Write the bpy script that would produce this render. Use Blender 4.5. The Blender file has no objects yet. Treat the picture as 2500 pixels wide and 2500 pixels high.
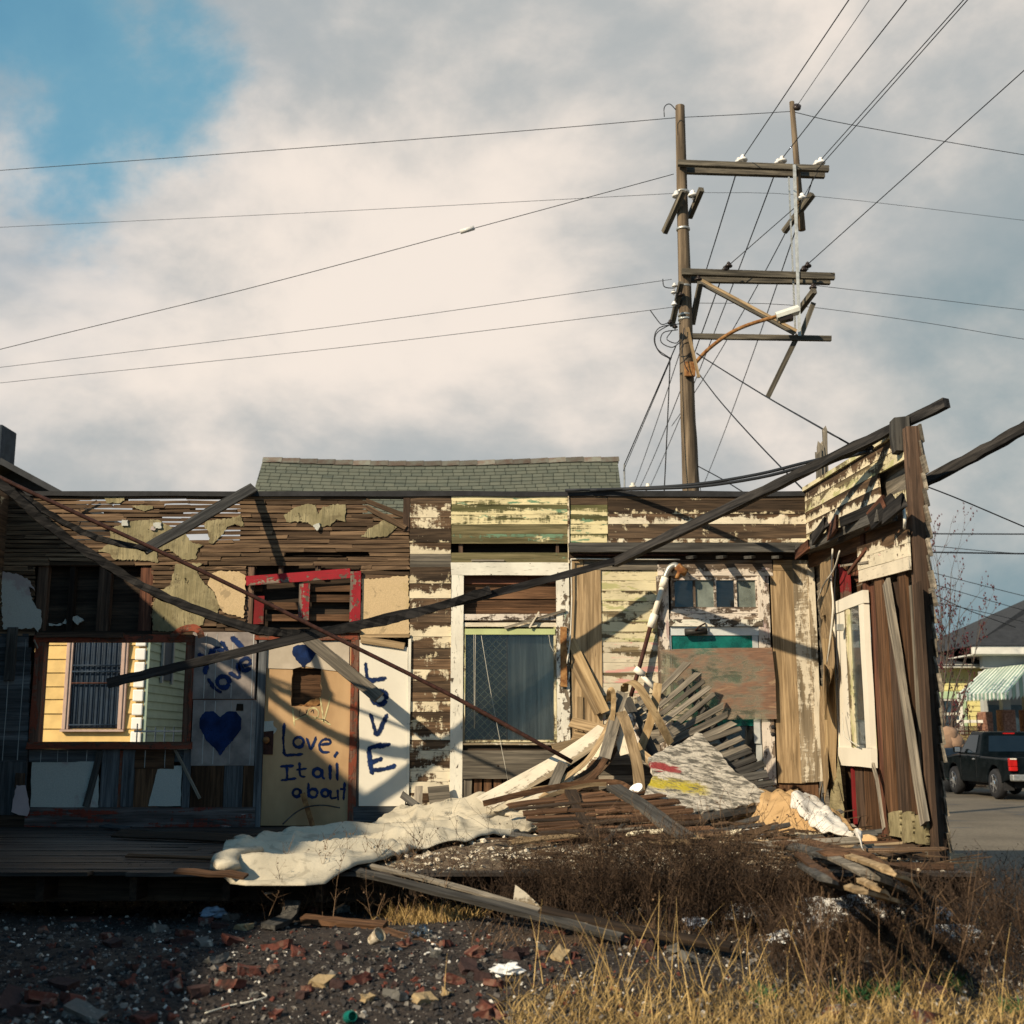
import bpy, math, random
from mathutils import Vector, Matrix, noise

# ------------------------------------------------------------------ camera
scene = bpy.context.scene
COL = scene.collection
TH = math.atan(550 / 2950)              # upward tilt
FPX = 2950.0                            # focal length in photo pixels (2500 wide)
EYE = Vector((0, 0, 1.5))
cam_d = bpy.data.cameras.new('camera')
cam_d.sensor_width = 36
cam_d.lens = 36 * FPX / 2500
cam_d.clip_end = 2000
cam_d.dof.use_dof = True
cam_d.dof.focus_distance = 12.0
cam_d.dof.aperture_fstop = 2.8
cam = bpy.data.objects.new('camera', cam_d)
cam.location = EYE
cam.rotation_euler = (math.pi / 2 + TH, 0, 0)
COL.objects.link(cam)
scene.camera = cam

# ------------------------------------------------------------------ light
SUN = Vector((1.10, 1.0, -0.92)).normalized()          # travel direction of sunlight
sun_el = math.asin(-SUN.z)
sun_az = math.atan2(-SUN.x, -SUN.y)                    # compass angle of the sun, from +Y towards +X
sd = bpy.data.lights.new('sun', 'SUN')
sd.energy = 5.0
sd.angle = math.radians(0.9)
sd.color = (1.0, 0.84, 0.60)
so = bpy.data.objects.new('sun', sd)
so.rotation_euler = SUN.to_track_quat('-Z', 'Y').to_euler()
so.location = (-20, -20, 30)
COL.objects.link(so)

world = bpy.data.worlds.new('World')
scene.world = world
world.use_nodes = True
wn = world.node_tree.nodes
wl = world.node_tree.links
wn.clear()


def wnode(t, **kw):
    n = wn.new(t)
    for k, v in kw.items():
        setattr(n, k, v)
    return n


def wmath(op, a, b=None, c=None, clamp=False):
    n = wn.new('ShaderNodeMath')
    n.operation = op
    n.use_clamp = clamp
    for i, x in enumerate((a, b, c)):
        if x is None:
            continue
        if isinstance(x, (int, float)):
            n.inputs[i].default_value = x
        else:
            wl.new(x, n.inputs[i])
    return n.outputs[0]


def wsmooth(x, lo, hi):
    n = wn.new('ShaderNodeMapRange')
    n.interpolation_type = 'SMOOTHERSTEP'
    wl.new(x, n.inputs['Value'])
    n.inputs['From Min'].default_value = lo
    n.inputs['From Max'].default_value = hi
    return n.outputs['Result']


def wmix(f, a, b):
    n = wn.new('ShaderNodeMix')
    n.data_type = 'RGBA'
    wl.new(f, n.inputs['Factor'])
    for s, x in (('A', a), ('B', b)):
        i = [q for q in n.inputs if q.name == s and q.type == 'RGBA'][0]
        if isinstance(x, tuple):
            i.default_value = (*x, 1)
        else:
            wl.new(x, i)
    return [q for q in n.outputs if q.type == 'RGBA'][0]


tc = wnode('ShaderNodeTexCoord')
dirv = tc.outputs['Generated']
sky = wnode('ShaderNodeTexSky', sky_type='NISHITA')
sky.sun_disc = False
sky.sun_elevation = sun_el
sky.sun_rotation = sun_az
sky.air_density = 1.2
sky.dust_density = 1.0
sky.ozone_density = 2.0


def wnoise(scale, detail, rough, off=(0, 0, 0), stretch=(1, 1, 1.7), dist=0.0):
    m = wnode('ShaderNodeMapping')
    m.inputs['Location'].default_value = off
    m.inputs['Scale'].default_value = stretch
    wl.new(dirv, m.inputs['Vector'])
    n = wnode('ShaderNodeTexNoise')
    wl.new(m.outputs[0], n.inputs['Vector'])
    n.inputs['Scale'].default_value = scale
    n.inputs['Detail'].default_value = detail
    n.inputs['Roughness'].default_value = rough
    n.inputs['Distortion'].default_value = dist
    return n.outputs['Fac']


def wdot(v):
    n = wnode('ShaderNodeVectorMath', operation='DOT_PRODUCT')
    wl.new(dirv, n.inputs[0])
    n.inputs[1].default_value = v
    return n.outputs['Value']


# clouds: broken deck with a blue gap, opened wide on the unseen sun side
n1 = wnoise(3.4, 9, 0.58, (3.1, 1.7, 0.4), (1, 1, 1.3), dist=0.15)
n2 = wnoise(3.4, 9, 0.58, (7.7, 2.2, 5.1), (1, 1, 1.5), 0.12)
n3 = wnoise(1.3, 3, 0.5, (1.3, 9.1, 2.0), (1, 1, 1.3))
gap = wdot(Vector((-0.405, 0.888, 0.626)).normalized())
gapn = wmath('ADD', gap, wmath('MULTIPLY', wmath('SUBTRACT', n1, 0.5), 0.085))
blue1 = wsmooth(gapn, 0.985, 1.002)
east = wdot(Vector((0.66, 0.74, 0.06)).normalized())
eastn = wmath('ADD', east, wmath('MULTIPLY', wmath('SUBTRACT', n1, 0.5), 0.22))
thin = wsmooth(eastn, 0.84, 1.0)
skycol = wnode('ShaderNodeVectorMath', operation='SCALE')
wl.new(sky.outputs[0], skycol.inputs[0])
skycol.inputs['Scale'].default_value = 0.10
cl_shade = wsmooth(wmath('ADD', n2, wmath('MULTIPLY', wmath('SUBTRACT', n3, 0.5), 0.9)), 0.32, 0.68)
cloud = wmix(cl_shade, (0.40, 0.425, 0.43), (0.84, 0.745, 0.66))
cloud2 = wmix(thin, cloud, (0.17, 0.27, 0.31))
blue = wmix(wsmooth(n1, 0.2, 0.8), (0.055, 0.25, 0.40), (0.12, 0.33, 0.46))
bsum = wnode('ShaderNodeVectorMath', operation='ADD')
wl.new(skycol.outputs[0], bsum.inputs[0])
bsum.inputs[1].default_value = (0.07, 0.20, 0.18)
sunside = wdot(-SUN)                       # clouds open round the sun; opening widened and blued to cool the shadows
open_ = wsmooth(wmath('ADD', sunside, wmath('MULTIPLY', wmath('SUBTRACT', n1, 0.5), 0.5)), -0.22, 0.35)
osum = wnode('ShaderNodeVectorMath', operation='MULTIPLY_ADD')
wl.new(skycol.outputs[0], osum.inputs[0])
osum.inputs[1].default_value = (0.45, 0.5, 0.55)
osum.inputs[2].default_value = (0.01, 0.12, 0.20)  # extra blue in the unseen sky, added to tint the shade
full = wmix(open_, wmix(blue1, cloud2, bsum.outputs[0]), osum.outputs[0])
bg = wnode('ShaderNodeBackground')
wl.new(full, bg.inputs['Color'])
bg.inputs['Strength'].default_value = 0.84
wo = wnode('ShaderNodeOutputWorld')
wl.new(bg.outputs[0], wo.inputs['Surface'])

scene.view_settings.view_transform = 'Standard'
scene.view_settings.look = 'None'
scene.view_settings.gamma = 1
scene.view_settings.exposure = 0.38
scene.view_settings.use_curve_mapping = False
scene.cycles.max_bounces = 6
scene.cycles.transparent_max_bounces = 12
scene.cycles.use_adaptive_sampling = True

# ------------------------------------------------------------------ pixel -> place
D = 12.5            # back wall plane
XR = 3.08           # right-hand wall plane
XL = -5.30          # left-hand wall plane
FZ = 0.62           # floor level
_F = Vector((0, math.cos(TH), math.sin(TH)))
_U = Vector((0, -math.sin(TH), math.cos(TH)))


def ray(u, v):
    return _F + Vector(((u - 1250) / FPX, 0, 0)) + _U * ((1250 - v) / FPX)


def P(u, v, y):
    d = ray(u, v)
    return EYE + d * (y / d.y)


def W(u, v, off=0.0):
    return P(u, v, D - off)


def Rw(u, v, off=0.0):
    d = ray(u, v)
    return EYE + d * ((XR - off) / d.x)


def G(u, v, z):
    d = ray(u, v)
    return EYE + d * ((z - 1.5) / d.z)


RNG = random.Random(7)


def rr(a, b):
    return RNG.uniform(a, b)


# ------------------------------------------------------------------ objects
def tag(o, label=None, cat=None, group=None, kind=None):
    if label:
        o['label'] = label
    if cat:
        o['category'] = cat
    if group:
        o['group'] = group
    if kind:
        o['kind'] = kind
    return o


def adopt(o, parent):
    if parent is not None:
        o.parent = parent
        o.matrix_parent_inverse = MW[parent.name].inverted()


MW = {}


def link(name, me, mat, parent=None, mw=None, smooth=False):
    o = bpy.data.objects.new(name, me)
    if mat is not None and not me.materials:
        me.materials.append(mat)
    COL.objects.link(o)
    mw = mw if mw is not None else Matrix.Identity(4)
    MW[o.name] = mw.copy()
    o.matrix_basis = mw
    adopt(o, parent)
    if smooth:
        for p in me.polygons:
            p.use_smooth = True
    return o


def mesh(name, verts, faces, mat=None, parent=None, mw=None, smooth=False):
    me = bpy.data.meshes.new(name)
    me.from_pydata([tuple(v) for v in verts], [], faces)
    me.update()
    return link(name, me, mat, parent, mw, smooth)


def thing(name, loc, label, cat, group=None):
    o = bpy.data.objects.new(name, None)
    COL.objects.link(o)
    o.location = loc
    o.empty_display_size = 0.1
    MW[o.name] = Matrix.Translation(loc)
    return tag(o, label, cat, group)


def frame(origin, xdir, zdir):
    x = Vector(xdir).normalized()
    z = Vector(zdir)
    z = (z - x * z.dot(x))
    if z.length < 1e-6:
        z = Vector((0, 0, 1)) if abs(x.z) < .9 else Vector((0, 1, 0))
        z = z - x * z.dot(x)
    z.normalize()
    y = z.cross(x)
    m = Matrix.Identity(4)
    for i in range(3):
        m[i][0], m[i][1], m[i][2], m[i][3] = x[i], y[i], z[i], origin[i]
    return m


def board(name, mat, parent, p0, p1, w, t=0.022, n=(0, -1, 0), seg=3, jy=.002, jz=.002, rag=.006, taper=1.0):
    """plank from p0 to p1, front face turned to n, grain along local x"""
    p0, p1 = Vector(p0), Vector(p1)
    L = (p1 - p0).length
    seg = max(1, seg)
    vs, fs = [], []
    for i in range(seg + 1):
        s = i / seg
        x = (s - .5) * L
        a, b = rr(-jy, jy), rr(-jy, jy)
        c = rr(-jz, jz)
        ww = w * (1 + (taper - 1) * s)
        e = rag if i in (0, seg) else 0
        vs += [(x + rr(-e, e), -ww / 2 + a, c), (x + rr(-e, e), ww / 2 + b, c + rr(-jz, jz)),
               (x + rr(-e, e), ww / 2 + b, c - t), (x + rr(-e, e), -ww / 2 + a, c - t)]
    for i in range(seg):
        k = i * 4
        for j in range(4):
            a, b = k + j, k + (j + 1) % 4
            fs.append((a, a + 4, b + 4, b))
    fs.append((0, 1, 2, 3))
    k = seg * 4
    fs.append((k + 3, k + 2, k + 1, k))
    m = frame((p0 + p1) / 2, p1 - p0, n)
    return mesh(name, vs, fs, mat, parent, m)


def hb(name, mat, parent, u0, u1, v0, v1, off=0.02, t=0.02, dz=0.0, **kw):
    """horizontal board on the back wall covering a pixel rectangle"""
    vm = (v0 + v1) / 2
    z0, z1 = W(1250, v1, off).z, W(1250, v0, off).z
    a, b = W(u0, vm, off), W(u1, vm, off)
    a.z = b.z = (z0 + z1) / 2
    a.z += dz
    b.z -= dz
    return board(name, mat, parent, a, b, z1 - z0, t, (0, -1, 0), **kw)


def vb(name, mat, parent, u0, u1, v0, v1, off=0.02, t=0.02, **kw):
    """vertical board on the back wall"""
    vm = (v0 + v1) / 2
    x0, x1 = W(u0, vm, off).x, W(u1, vm, off).x
    a = Vector(((x0 + x1) / 2, D - off, W(1250, v1, off).z))
    b = Vector(((x0 + x1) / 2, D - off, W(1250, v0, off).z))
    return board(name, mat, parent, a, b, x1 - x0, t, (0, -1, 0), **kw)


def db(name, mat, parent, u0, v0, u1, v1, wpx, off0=0.04, off1=None, t=0.02, n=(0, -1, 0), **kw):
    """slanted board between two pixels in front of the back wall"""
    off1 = off0 if off1 is None else off1
    a, b = W(u0, v0, off0), W(u1, v1, off1)
    return board(name, mat, parent, a, b, wpx / 240.0, t, n, **kw)


def rough_poly(pts, step, amp):
    """break polygon edges into ragged short ones (2D tuples)"""
    out = []
    n = len(pts)
    for i in range(n):
        a, b = pts[i], pts[(i + 1) % n]
        L = math.hypot(b[0] - a[0], b[1] - a[1])
        k = max(1, int(L / step))
        for j in range(k):
            s = j / k
            q = amp if j else amp * .3
            out.append((a[0] + (b[0] - a[0]) * s + rr(-q, q), a[1] + (b[1] - a[1]) * s + rr(-q, q)))
    return out


def slab(name, mat, parent, pts3, n, t):
    """flat polygon sheet of real thickness t, front face towards n"""
    n = Vector(n).normalized()
    c = sum(pts3, Vector()) / len(pts3)
    xd = Vector((1, 0, 0)) if abs(n.x) < .9 else Vector((0, 1, 0))
    m = frame(c, xd - n * n.dot(xd), n)
    mi = m.inverted()
    loc = [mi @ p for p in pts3]
    area = sum(loc[i].x * loc[(i + 1) % len(loc)].y - loc[(i + 1) % len(loc)].x * loc[i].y for i in range(len(loc)))
    if area < 0:
        loc.reverse()
    k = len(loc)
    vs = [(p.x, p.y, p.z) for p in loc] + [(p.x, p.y, p.z - t) for p in loc]
    fs = [tuple(range(k)), tuple(range(2 * k - 1, k - 1, -1))]
    fs += [(i, i + k, (i + 1) % k + k, (i + 1) % k) for i in range(k)]
    return mesh(name, vs, fs, mat, parent, m)


def wpoly(name, mat, parent, pts, off=0.02, t=0.012, step=9, amp=3, scale=None, org=(0, 0)):
    if scale:
        pts = [(org[0] + x * scale, org[1] + y * scale) for x, y in pts]
    pts = rough_poly(pts, step, amp) if step else pts
    return slab(name, mat, parent, [W(u, v, off) for u, v in pts], (0, -1, 0), t)


def rpoly(name, mat, parent, pts, off=0.02, t=0.012, step=9, amp=2):
    pts = rough_poly(pts, step, amp) if step else pts
    return slab(name, mat, parent, [Rw(u, v, off) for u, v in pts], (-1, 0, 0), t)


def catmull(pts, k=6):
    pts = [Vector(p) for p in pts]
    if len(pts) < 3:
        return [pts[0].lerp(pts[-1], i / k) for i in range(k + 1)]
    q = [pts[0] * 2 - pts[1]] + pts + [pts[-1] * 2 - pts[-2]]
    out = []
    for i in range(1, len(q) - 2):
        for j in range(k):
            t = j / k
            a, b, c, d = q[i - 1], q[i], q[i + 1], q[i + 2]
            out.append(.5 * ((2 * b) + (c - a) * t + (2 * a - 5 * b + 4 * c - d) * t * t + (3 * b - a - 3 * c + d) * t ** 3))
    out.append(pts[-1])
    return out


def sweep_geo(path, prof, up=(0, 0, 1), taper=None, jit=0.0, upf=None):
    """sweep a closed 2D profile along path; returns verts, faces"""
    vs, fs = [], []
    n = len(prof)
    m = len(path)
    ax = path[-1] - path[0]
    if not upf and ax.length > 1e-6 and abs(ax.normalized().dot(Vector(up).normalized())) > .85:
        up = (.1, 1, 0)
    for i, p in enumerate(path):
        d = (path[min(i + 1, m - 1)] - path[max(i - 1, 0)]).normalized()
        u = Vector(upf(i / (m - 1))) if upf else Vector(up)
        s = d.cross(u)
        if s.length < 1e-5:
            s = d.cross(Vector((1, .3, 0)))
        s.normalize()
        w = s.cross(d)
        k = taper(i / (m - 1)) if taper else 1.0
        for a, b in prof:
            vs.append(p + s * (a * k + rr(-jit, jit)) + w * (b * k + rr(-jit, jit)))
    for i in range(m - 1):
        for j in range(n):
            a, b = i * n + j, i * n + (j + 1) % n
            fs.append((a, b, b + n, a + n))
    fs.append(tuple(range(n - 1, -1, -1)))
    fs.append(tuple((m - 1) * n + j for j in range(n)))
    return vs, fs


def sweep(name, mat, parent, path, prof, smooth=False, **kw):
    c = sum(path, Vector()) / len(path)
    vs, fs = sweep_geo(path, prof, **kw)
    d = path[-1] - path[0]
    m = frame(c, d if d.length > 1e-4 else Vector((1, 0, 0)), kw.get('up', (0, 0, 1)))
    mi = m.inverted()
    return mesh(name, [mi @ v for v in vs], fs, mat, parent, m, smooth)


def circ(r, n=8):
    return [(r * math.cos(2 * math.pi * i / n), r * math.sin(2 * math.pi * i / n)) for i in range(n)]


def rect(w, h):
    return [(-w / 2, -h / 2), (w / 2, -h / 2), (w / 2, h / 2), (-w / 2, h / 2)]


def tube(name, mat, parent, pts, r, n=8, k=1, **kw):
    path = catmull(pts, k) if k > 1 else [Vector(p) for p in pts]
    return sweep(name, mat, parent, path, circ(r, n), smooth=True, **kw)


def box(name, mat, parent, lo, hi, bevel=0.0):
    lo, hi = Vector(lo), Vector(hi)
    c = (lo + hi) / 2
    h = (hi - lo) / 2
    vs = [(sx * h.x, sy * h.y, sz * h.z) for sz in (-1, 1) for sx, sy in ((-1, -1), (1, -1), (1, 1), (-1, 1))]
    fs = [(3, 2, 1, 0), (4, 5, 6, 7)] + [(i, (i + 1) % 4, (i + 1) % 4 + 4, i + 4) for i in range(4)]
    o = mesh(name, vs, fs, mat, parent, Matrix.Translation(c))
    if bevel:
        b = o.modifiers.new('bevel', 'BEVEL')
        b.width = bevel
        b.segments = 2
    return o


def lathe(name, mat, parent, prof, mw, n=16, smooth=True):
    """prof: (radius, z) list; closed at both ends"""
    vs, fs = [], []
    for r, z in prof:
        for i in range(n):
            a = 2 * math.pi * i / n
            vs.append((r * math.cos(a), r * math.sin(a), z))
    for k in range(len(prof) - 1):
        for i in range(n):
            a, b = k * n + i, k * n + (i + 1) % n
            fs.append((a, b, b + n, a + n))
    fs.append(tuple(range(n - 1, -1, -1)))
    fs.append(tuple((len(prof) - 1) * n + i for i in range(n)))
    return mesh(name, vs, fs, mat, parent, mw, smooth)
# ------------------------------------------------------------------ materials
class NT:
    def __init__(s, name):
        s.m = bpy.data.materials.new(name)
        s.m.use_nodes = True
        s.t = s.m.node_tree
        s.t.nodes.clear()
        s.out = s.t.nodes.new('ShaderNodeOutputMaterial')
        s.b = s.t.nodes.new('ShaderNodeBsdfPrincipled')
        s.l(s.b.outputs[0], s.out.inputs[0])

    def l(s, a, b):
        s.t.links.new(a, b)

    def n(s, t, **kw):
        x = s.t.nodes.new(t)
        for k, v in kw.items():
            setattr(x, k, v)
        return x

    def coords(s, rnd=True, world=False):
        tcn = s.n('ShaderNodeTexCoord')
        v = tcn.outputs['Object']
        if world:
            g = s.n('ShaderNodeNewGeometry')
            v = g.outputs['Position']
        if rnd:
            oi = s.n('ShaderNodeObjectInfo')
            mu = s.n('ShaderNodeVectorMath', operation='MULTIPLY_ADD')
            s.l(oi.outputs['Random'], mu.inputs[0])
            mu.inputs[1].default_value = (91.0, 57.0, 33.0)
            s.l(v, mu.inputs[2])
            v = mu.outputs[0]
        return v

    def noise(s, v, scale, detail=4, rough=.55, stretch=None, dist=0.0, out='Fac'):
        if stretch:
            mp = s.n('ShaderNodeMapping')
            mp.inputs['Scale'].default_value = stretch
            s.l(v, mp.inputs['Vector'])
            v = mp.outputs[0]
        n = s.n('ShaderNodeTexNoise')
        s.l(v, n.inputs['Vector'])
        n.inputs['Scale'].default_value = scale
        n.inputs['Detail'].default_value = detail
        n.inputs['Roughness'].default_value = rough
        n.inputs['Distortion'].default_value = dist
        return n.outputs[out]

    def math(s, op, a, b=0.0, clamp=False):
        n = s.n('ShaderNodeMath', operation=op)
        n.use_clamp = clamp
        for i, x in enumerate((a, b)):
            if isinstance(x, (int, float)):
                n.inputs[i].default_value = x
            else:
                s.l(x, n.inputs[i])
        return n.outputs[0]

    def step(s, x, lo, hi, a=0.0, b=1.0):
        n = s.n('ShaderNodeMapRange')
        n.interpolation_type = 'SMOOTHSTEP'
        s.l(x, n.inputs['Value'])
        n.inputs['From Min'].default_value = lo
        n.inputs['From Max'].default_value = hi
        n.inputs['To Min'].default_value = a
        n.inputs['To Max'].default_value = b
        return n.outputs['Result']

    def mix(s, f, a, b, blend='MIX'):
        n = s.n('ShaderNodeMix')
        n.data_type = 'RGBA'
        n.blend_type = blend
        if isinstance(f, (int, float)):
            n.inputs[0].default_value = f
        else:
            s.l(f, n.inputs[0])
        for k, x in ((6, a), (7, b)):
            if isinstance(x, tuple):
                n.inputs[k].default_value = (*x[:3], 1)
            else:
                s.l(x, n.inputs[k])
        return n.outputs[2]

    def bump(s, h, strength=.4, dist=.01, chain=None):
        n = s.n('ShaderNodeBump')
        n.inputs['Strength'].default_value = strength
        n.inputs['Distance'].default_value = dist
        s.l(h, n.inputs['Height'])
        if chain is not None:
            s.l(chain, n.inputs['Normal'])
        return n.outputs[0]

    def fin(s, col, rough=.85, normal=None, spec=.25, metal=0.0):
        if isinstance(col, tuple):
            s.b.inputs['Base Color'].default_value = (*col[:3], 1)
        else:
            s.l(col, s.b.inputs['Base Color'])
        if isinstance(rough, (int, float)):
            s.b.inputs['Roughness'].default_value = rough
        else:
            s.l(rough, s.b.inputs['Roughness'])
        s.b.inputs['Specular IOR Level'].default_value = spec
        s.b.inputs['Metallic'].default_value = metal
        if normal is not None:
            s.l(normal, s.b.inputs['Normal'])
        return s.m


def wood(name, dark, light, paint=None, amt=.5, pstretch=(5, 9, 9), paint2=None, amt2=.4, grain=1.0, val=.45, worn=.085, rough=.85, stain=None, edge=1.0):
    """weathered timber; grain along local x; optional peeling paint coats"""
    m = NT(name)
    v = m.coords()
    oi = m.n('ShaderNodeObjectInfo')
    g = m.noise(v, 1.0, 6, .62, (1.6 * grain, 34 * grain, 34 * grain), .6)
    g2 = m.noise(v, 1.0, 4, .5, (.7, 9, 9), 1.2)
    c = m.mix(m.step(g, .3, .72), dark, light)
    c = m.mix(m.step(g2, .38, .66, 0, .55), c, tuple(x * .45 for x in dark))
    streak = m.noise(v, 1.0, 3, .6, (3.0, 70, 70))
    c = m.mix(m.step(streak, .62, .70, 0, .7), c, tuple(x * .3 for x in dark))
    if stain:
        st = m.noise(v, 1.0, 4, .6, (2.2, 5, 5))
        c = m.mix(m.step(st, .5, .66, 0, .8), c, stain)
    # each piece a little lighter or darker
    hv = m.n('ShaderNodeHueSaturation')
    m.l(m.step(oi.outputs['Random'], 0, 1, 1 - val, 1 + val), hv.inputs['Value'])
    hv.inputs['Saturation'].default_value = 1.0
    m.l(c, hv.inputs['Color'])
    c = hv.outputs[0]
    h = g
    nrm = m.bump(g, .5, .004)
    if paint:
        p1 = m.noise(v, 1.0, 8, .68, pstretch, .35)
        p2 = m.noise(v, 1.0, 5, .6, (9, 60, 60))
        pm = m.math('ADD', p1, m.math('MULTIPLY', m.math('SUBTRACT', p2, .5), .16))
        # ragged streaks: paint clings to one edge of the board, differently on each board
        drip = m.noise(v, 1.0, 6, .7, (26, 5, 5), .2)
        pm = m.math('ADD', pm, m.math('MULTIPLY', m.math('SUBTRACT', drip, .5), .38))
        sx = m.n('ShaderNodeSeparateXYZ')
        tcy = m.n('ShaderNodeTexCoord')
        m.l(tcy.outputs['Object'], sx.inputs[0])
        lean = m.step(oi.outputs['Random'], .15, .85, -2.6, 1.0)
        pm = m.math('ADD', pm, m.math('MULTIPLY', m.math('MULTIPLY', sx.outputs['Y'], lean), edge))
        oi2 = m.math('FRACT', m.math('MULTIPLY', oi.outputs['Random'], 7.31))
        pm = m.math('ADD', pm, m.step(oi2, 0, 1, -.07, .07))
        th = .68 - .36 * amt
        mask = m.step(pm, th, th + worn)
        dirt = m.noise(v, 3.0, 5, .6)
        pc = m.mix(m.step(dirt, .35, .7, 0, .55), paint, tuple(x * .62 for x in paint))
        pc = m.mix(m.step(p2, .58, .68, 0, .4), pc, tuple(x * .5 for x in dark))
        if paint2:
            q = m.noise(v, 1.0, 6, .62, (3, 12, 12), .4)
            th2 = .68 - .36 * amt2
            pc = m.mix(m.step(q, th2, th2 + .05), pc, paint2)
        c = m.mix(mask, c, pc)
        nrm = m.bump(mask, .6, .006, nrm)
    return m.fin(c, rough, nrm, .18)


def plain(name, col, var=.25, scale=6, rough=.8, bump=.25, stretch=None, spec=.25, metal=0.0, col2=None, rnd=.15, fine=60):
    m = NT(name)
    v = m.coords()
    oi = m.n('ShaderNodeObjectInfo')
    a = m.noise(v, scale, 6, .6, stretch)
    c = m.mix(m.step(a, .3, .7), tuple(x * (1 - var) for x in col), col2 if col2 else tuple(min(1, x * (1 + var * .6)) for x in col))
    hv = m.n('ShaderNodeHueSaturation')
    m.l(m.step(oi.outputs['Random'], 0, 1, 1 - rnd, 1 + rnd), hv.inputs['Value'])
    m.l(c, hv.inputs['Color'])
    b = m.noise(v, fine, 4, .6, stretch)
    return m.fin(hv.outputs[0], rough, m.bump(b, bump, .004), spec, metal)


def patchy(name, base, spots, scale=5, rough=.9, bump=.5, fine=80, seedoff=0):
    """base colour with several patch layers [(colour, threshold, width, scale)]"""
    m = NT(name)
    v = m.coords()
    f = m.noise(v, fine, 4, .65)
    c = m.mix(m.step(f, .3, .7, 0, .5), base, tuple(x * .6 for x in base))
    h = f
    for i, (col, th, wd, sc) in enumerate(spots):
        q = m.noise(v, sc, 7, .65, (1 + .13 * i, 1.1, 1 - .1 * i), .4)
        c = m.mix(m.step(q, th, th + wd), c, col)
    big = m.noise(v, scale, 6, .6)
    return m.fin(c, rough, m.bump(f, bump, .004, m.bump(big, bump, .02)), .15)


CREAM = (.72, .62, .44)
WHITE = (.74, .70, .60)
BR_D, BR_L = (.050, .030, .018), (.185, .115, .066)
M = {}
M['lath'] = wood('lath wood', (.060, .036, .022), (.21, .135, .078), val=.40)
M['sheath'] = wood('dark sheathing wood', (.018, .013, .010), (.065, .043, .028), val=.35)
M['stud'] = wood('stud wood', (.045, .030, .022), (.17, .105, .070), val=.3)
M['redstud'] = wood('reddish stud wood', (.060, .026, .018), (.20, .085, .05), val=.2)
M['grey'] = wood('weathered grey wood', (.10, .088, .072), (.32, .275, .215), val=.3)
M['bluegrey'] = wood('blue grey boards', (.045, .050, .055), (.15, .155, .16), val=.3)
M['greydark'] = wood('dark grey weathered timber', (.035, .033, .031), (.12, .112, .10), val=.25)
M['tan'] = wood('tan plank wood', (.20, .135, .072), (.46, .33, .19), val=.22)
M['veneer'] = wood('tan veneer', (.30, .20, .10), (.55, .40, .22), val=.18, grain=.6)
M['brown'] = wood('brown planks', (.050, .026, .014), (.18, .095, .05), val=.3)
M['creampeel'] = wood('brown board with cream paint remains', BR_D, BR_L, CREAM, .52, (4, 5, 5), val=.3)
M['creampeel_hi'] = wood('cream painted board worn at edges', BR_D, BR_L, (.70, .62, .47), .76, (4, 6, 6), paint2=(.72, .50, .42), amt2=.12, val=.2)
M['creampeel_lo'] = wood('brown board with few cream flakes', (.038, .026, .018), (.145, .095, .058), (.62, .52, .34), .24, (5, 6, 6), val=.3)
M['greencream'] = wood('cream boards streaked green', (.075, .075, .03), (.22, .20, .09), (.72, .62, .36), .66, (1.6, 16, 16), paint2=(.15, .25, .15), amt2=.30, val=.12)
M['greenpeel'] = wood('olive boards with green paint', (.085, .075, .035), (.23, .19, .10), (.15, .24, .15), .32, (2, 14, 14), paint2=(.6, .52, .3), amt2=.25, val=.12)
M['sidingcream'] = wood('cream siding stained yellow', (.10, .075, .045), (.26, .20, .11), (.66, .58, .38), .88, (2.5, 9, 9), paint2=(.42, .40, .20), amt2=.42, val=.1)
M['sidingpink'] = wood('cream siding with pink stains', (.10, .075, .045), (.26, .20, .11), (.64, .56, .42), .9, (2.5, 8, 8), paint2=(.62, .33, .28), amt2=.32, val=.1)
M['whitecasing'] = wood('white casing with chipped paint', (.08, .06, .045), (.26, .21, .15), WHITE, .84, (7, 12, 12), paint2=(.20, .30, .22), amt2=.08, val=.08, worn=.04, edge=.2)
M['flaky'] = wood('flaking white trim', (.07, .05, .04), (.24, .18, .13), (.68, .60, .52), .60, (7, 16, 16), paint2=(.40, .30, .28), amt2=.25, val=.12)
M['whitewash'] = wood('whitish board', (.22, .17, .11), (.40, .32, .22), (.68, .60, .47), .80, (1.5, 7, 7), val=.08)
M['red'] = wood('red painted board with chips', (.10, .07, .055), (.28, .22, .17), (.30, .020, .028), .60, (8, 13, 13), val=.12, worn=.03)
M['redsolid'] = wood('red painted wood', (.10, .06, .04), (.2, .1, .08), (.19, .016, .018), .95, (4, 8, 8), val=.1)
M['redbrown'] = wood('red brown painted trim', (.075, .040, .028), (.20, .11, .075), (.22, .058, .032), .62, (5, 14, 14), val=.15)
M['basered'] = wood('baseboard with worn red paint', (.05, .04, .038), (.19, .16, .15), (.20, .040, .025), .62, (1.2, 11, 11), paint2=(.35, .30, .28), amt2=.2, val=.05)
M['doortan'] = plain('tan door skin', (.44, .27, .135), .16, 2.5, .6, .08, (1, 1, .4), col2=(.52, .34, .18), rnd=.02)
M['whitepanel'] = plain('white hardboard', (.70, .65, .55), .06, 2.5, .55, .06, rnd=.02)
M['plaster'] = patchy('pale plaster', (.52, .52, .47), [((.40, .33, .31), .56, .06, 2.0), ((.12, .09, .07), .69, .02, 7)], bump=.3)
M['tanplaster'] = patchy('tan plaster', (.58, .43, .25), [((.47, .35, .19), .50, .1, 2.2), ((.36, .27, .16), .60, .05, 5.0)], bump=.25)
M['canvas'] = None
M['tar'] = plain('black tar felt', (.022, .022, .024), .3, 8, .8, .4)
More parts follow.
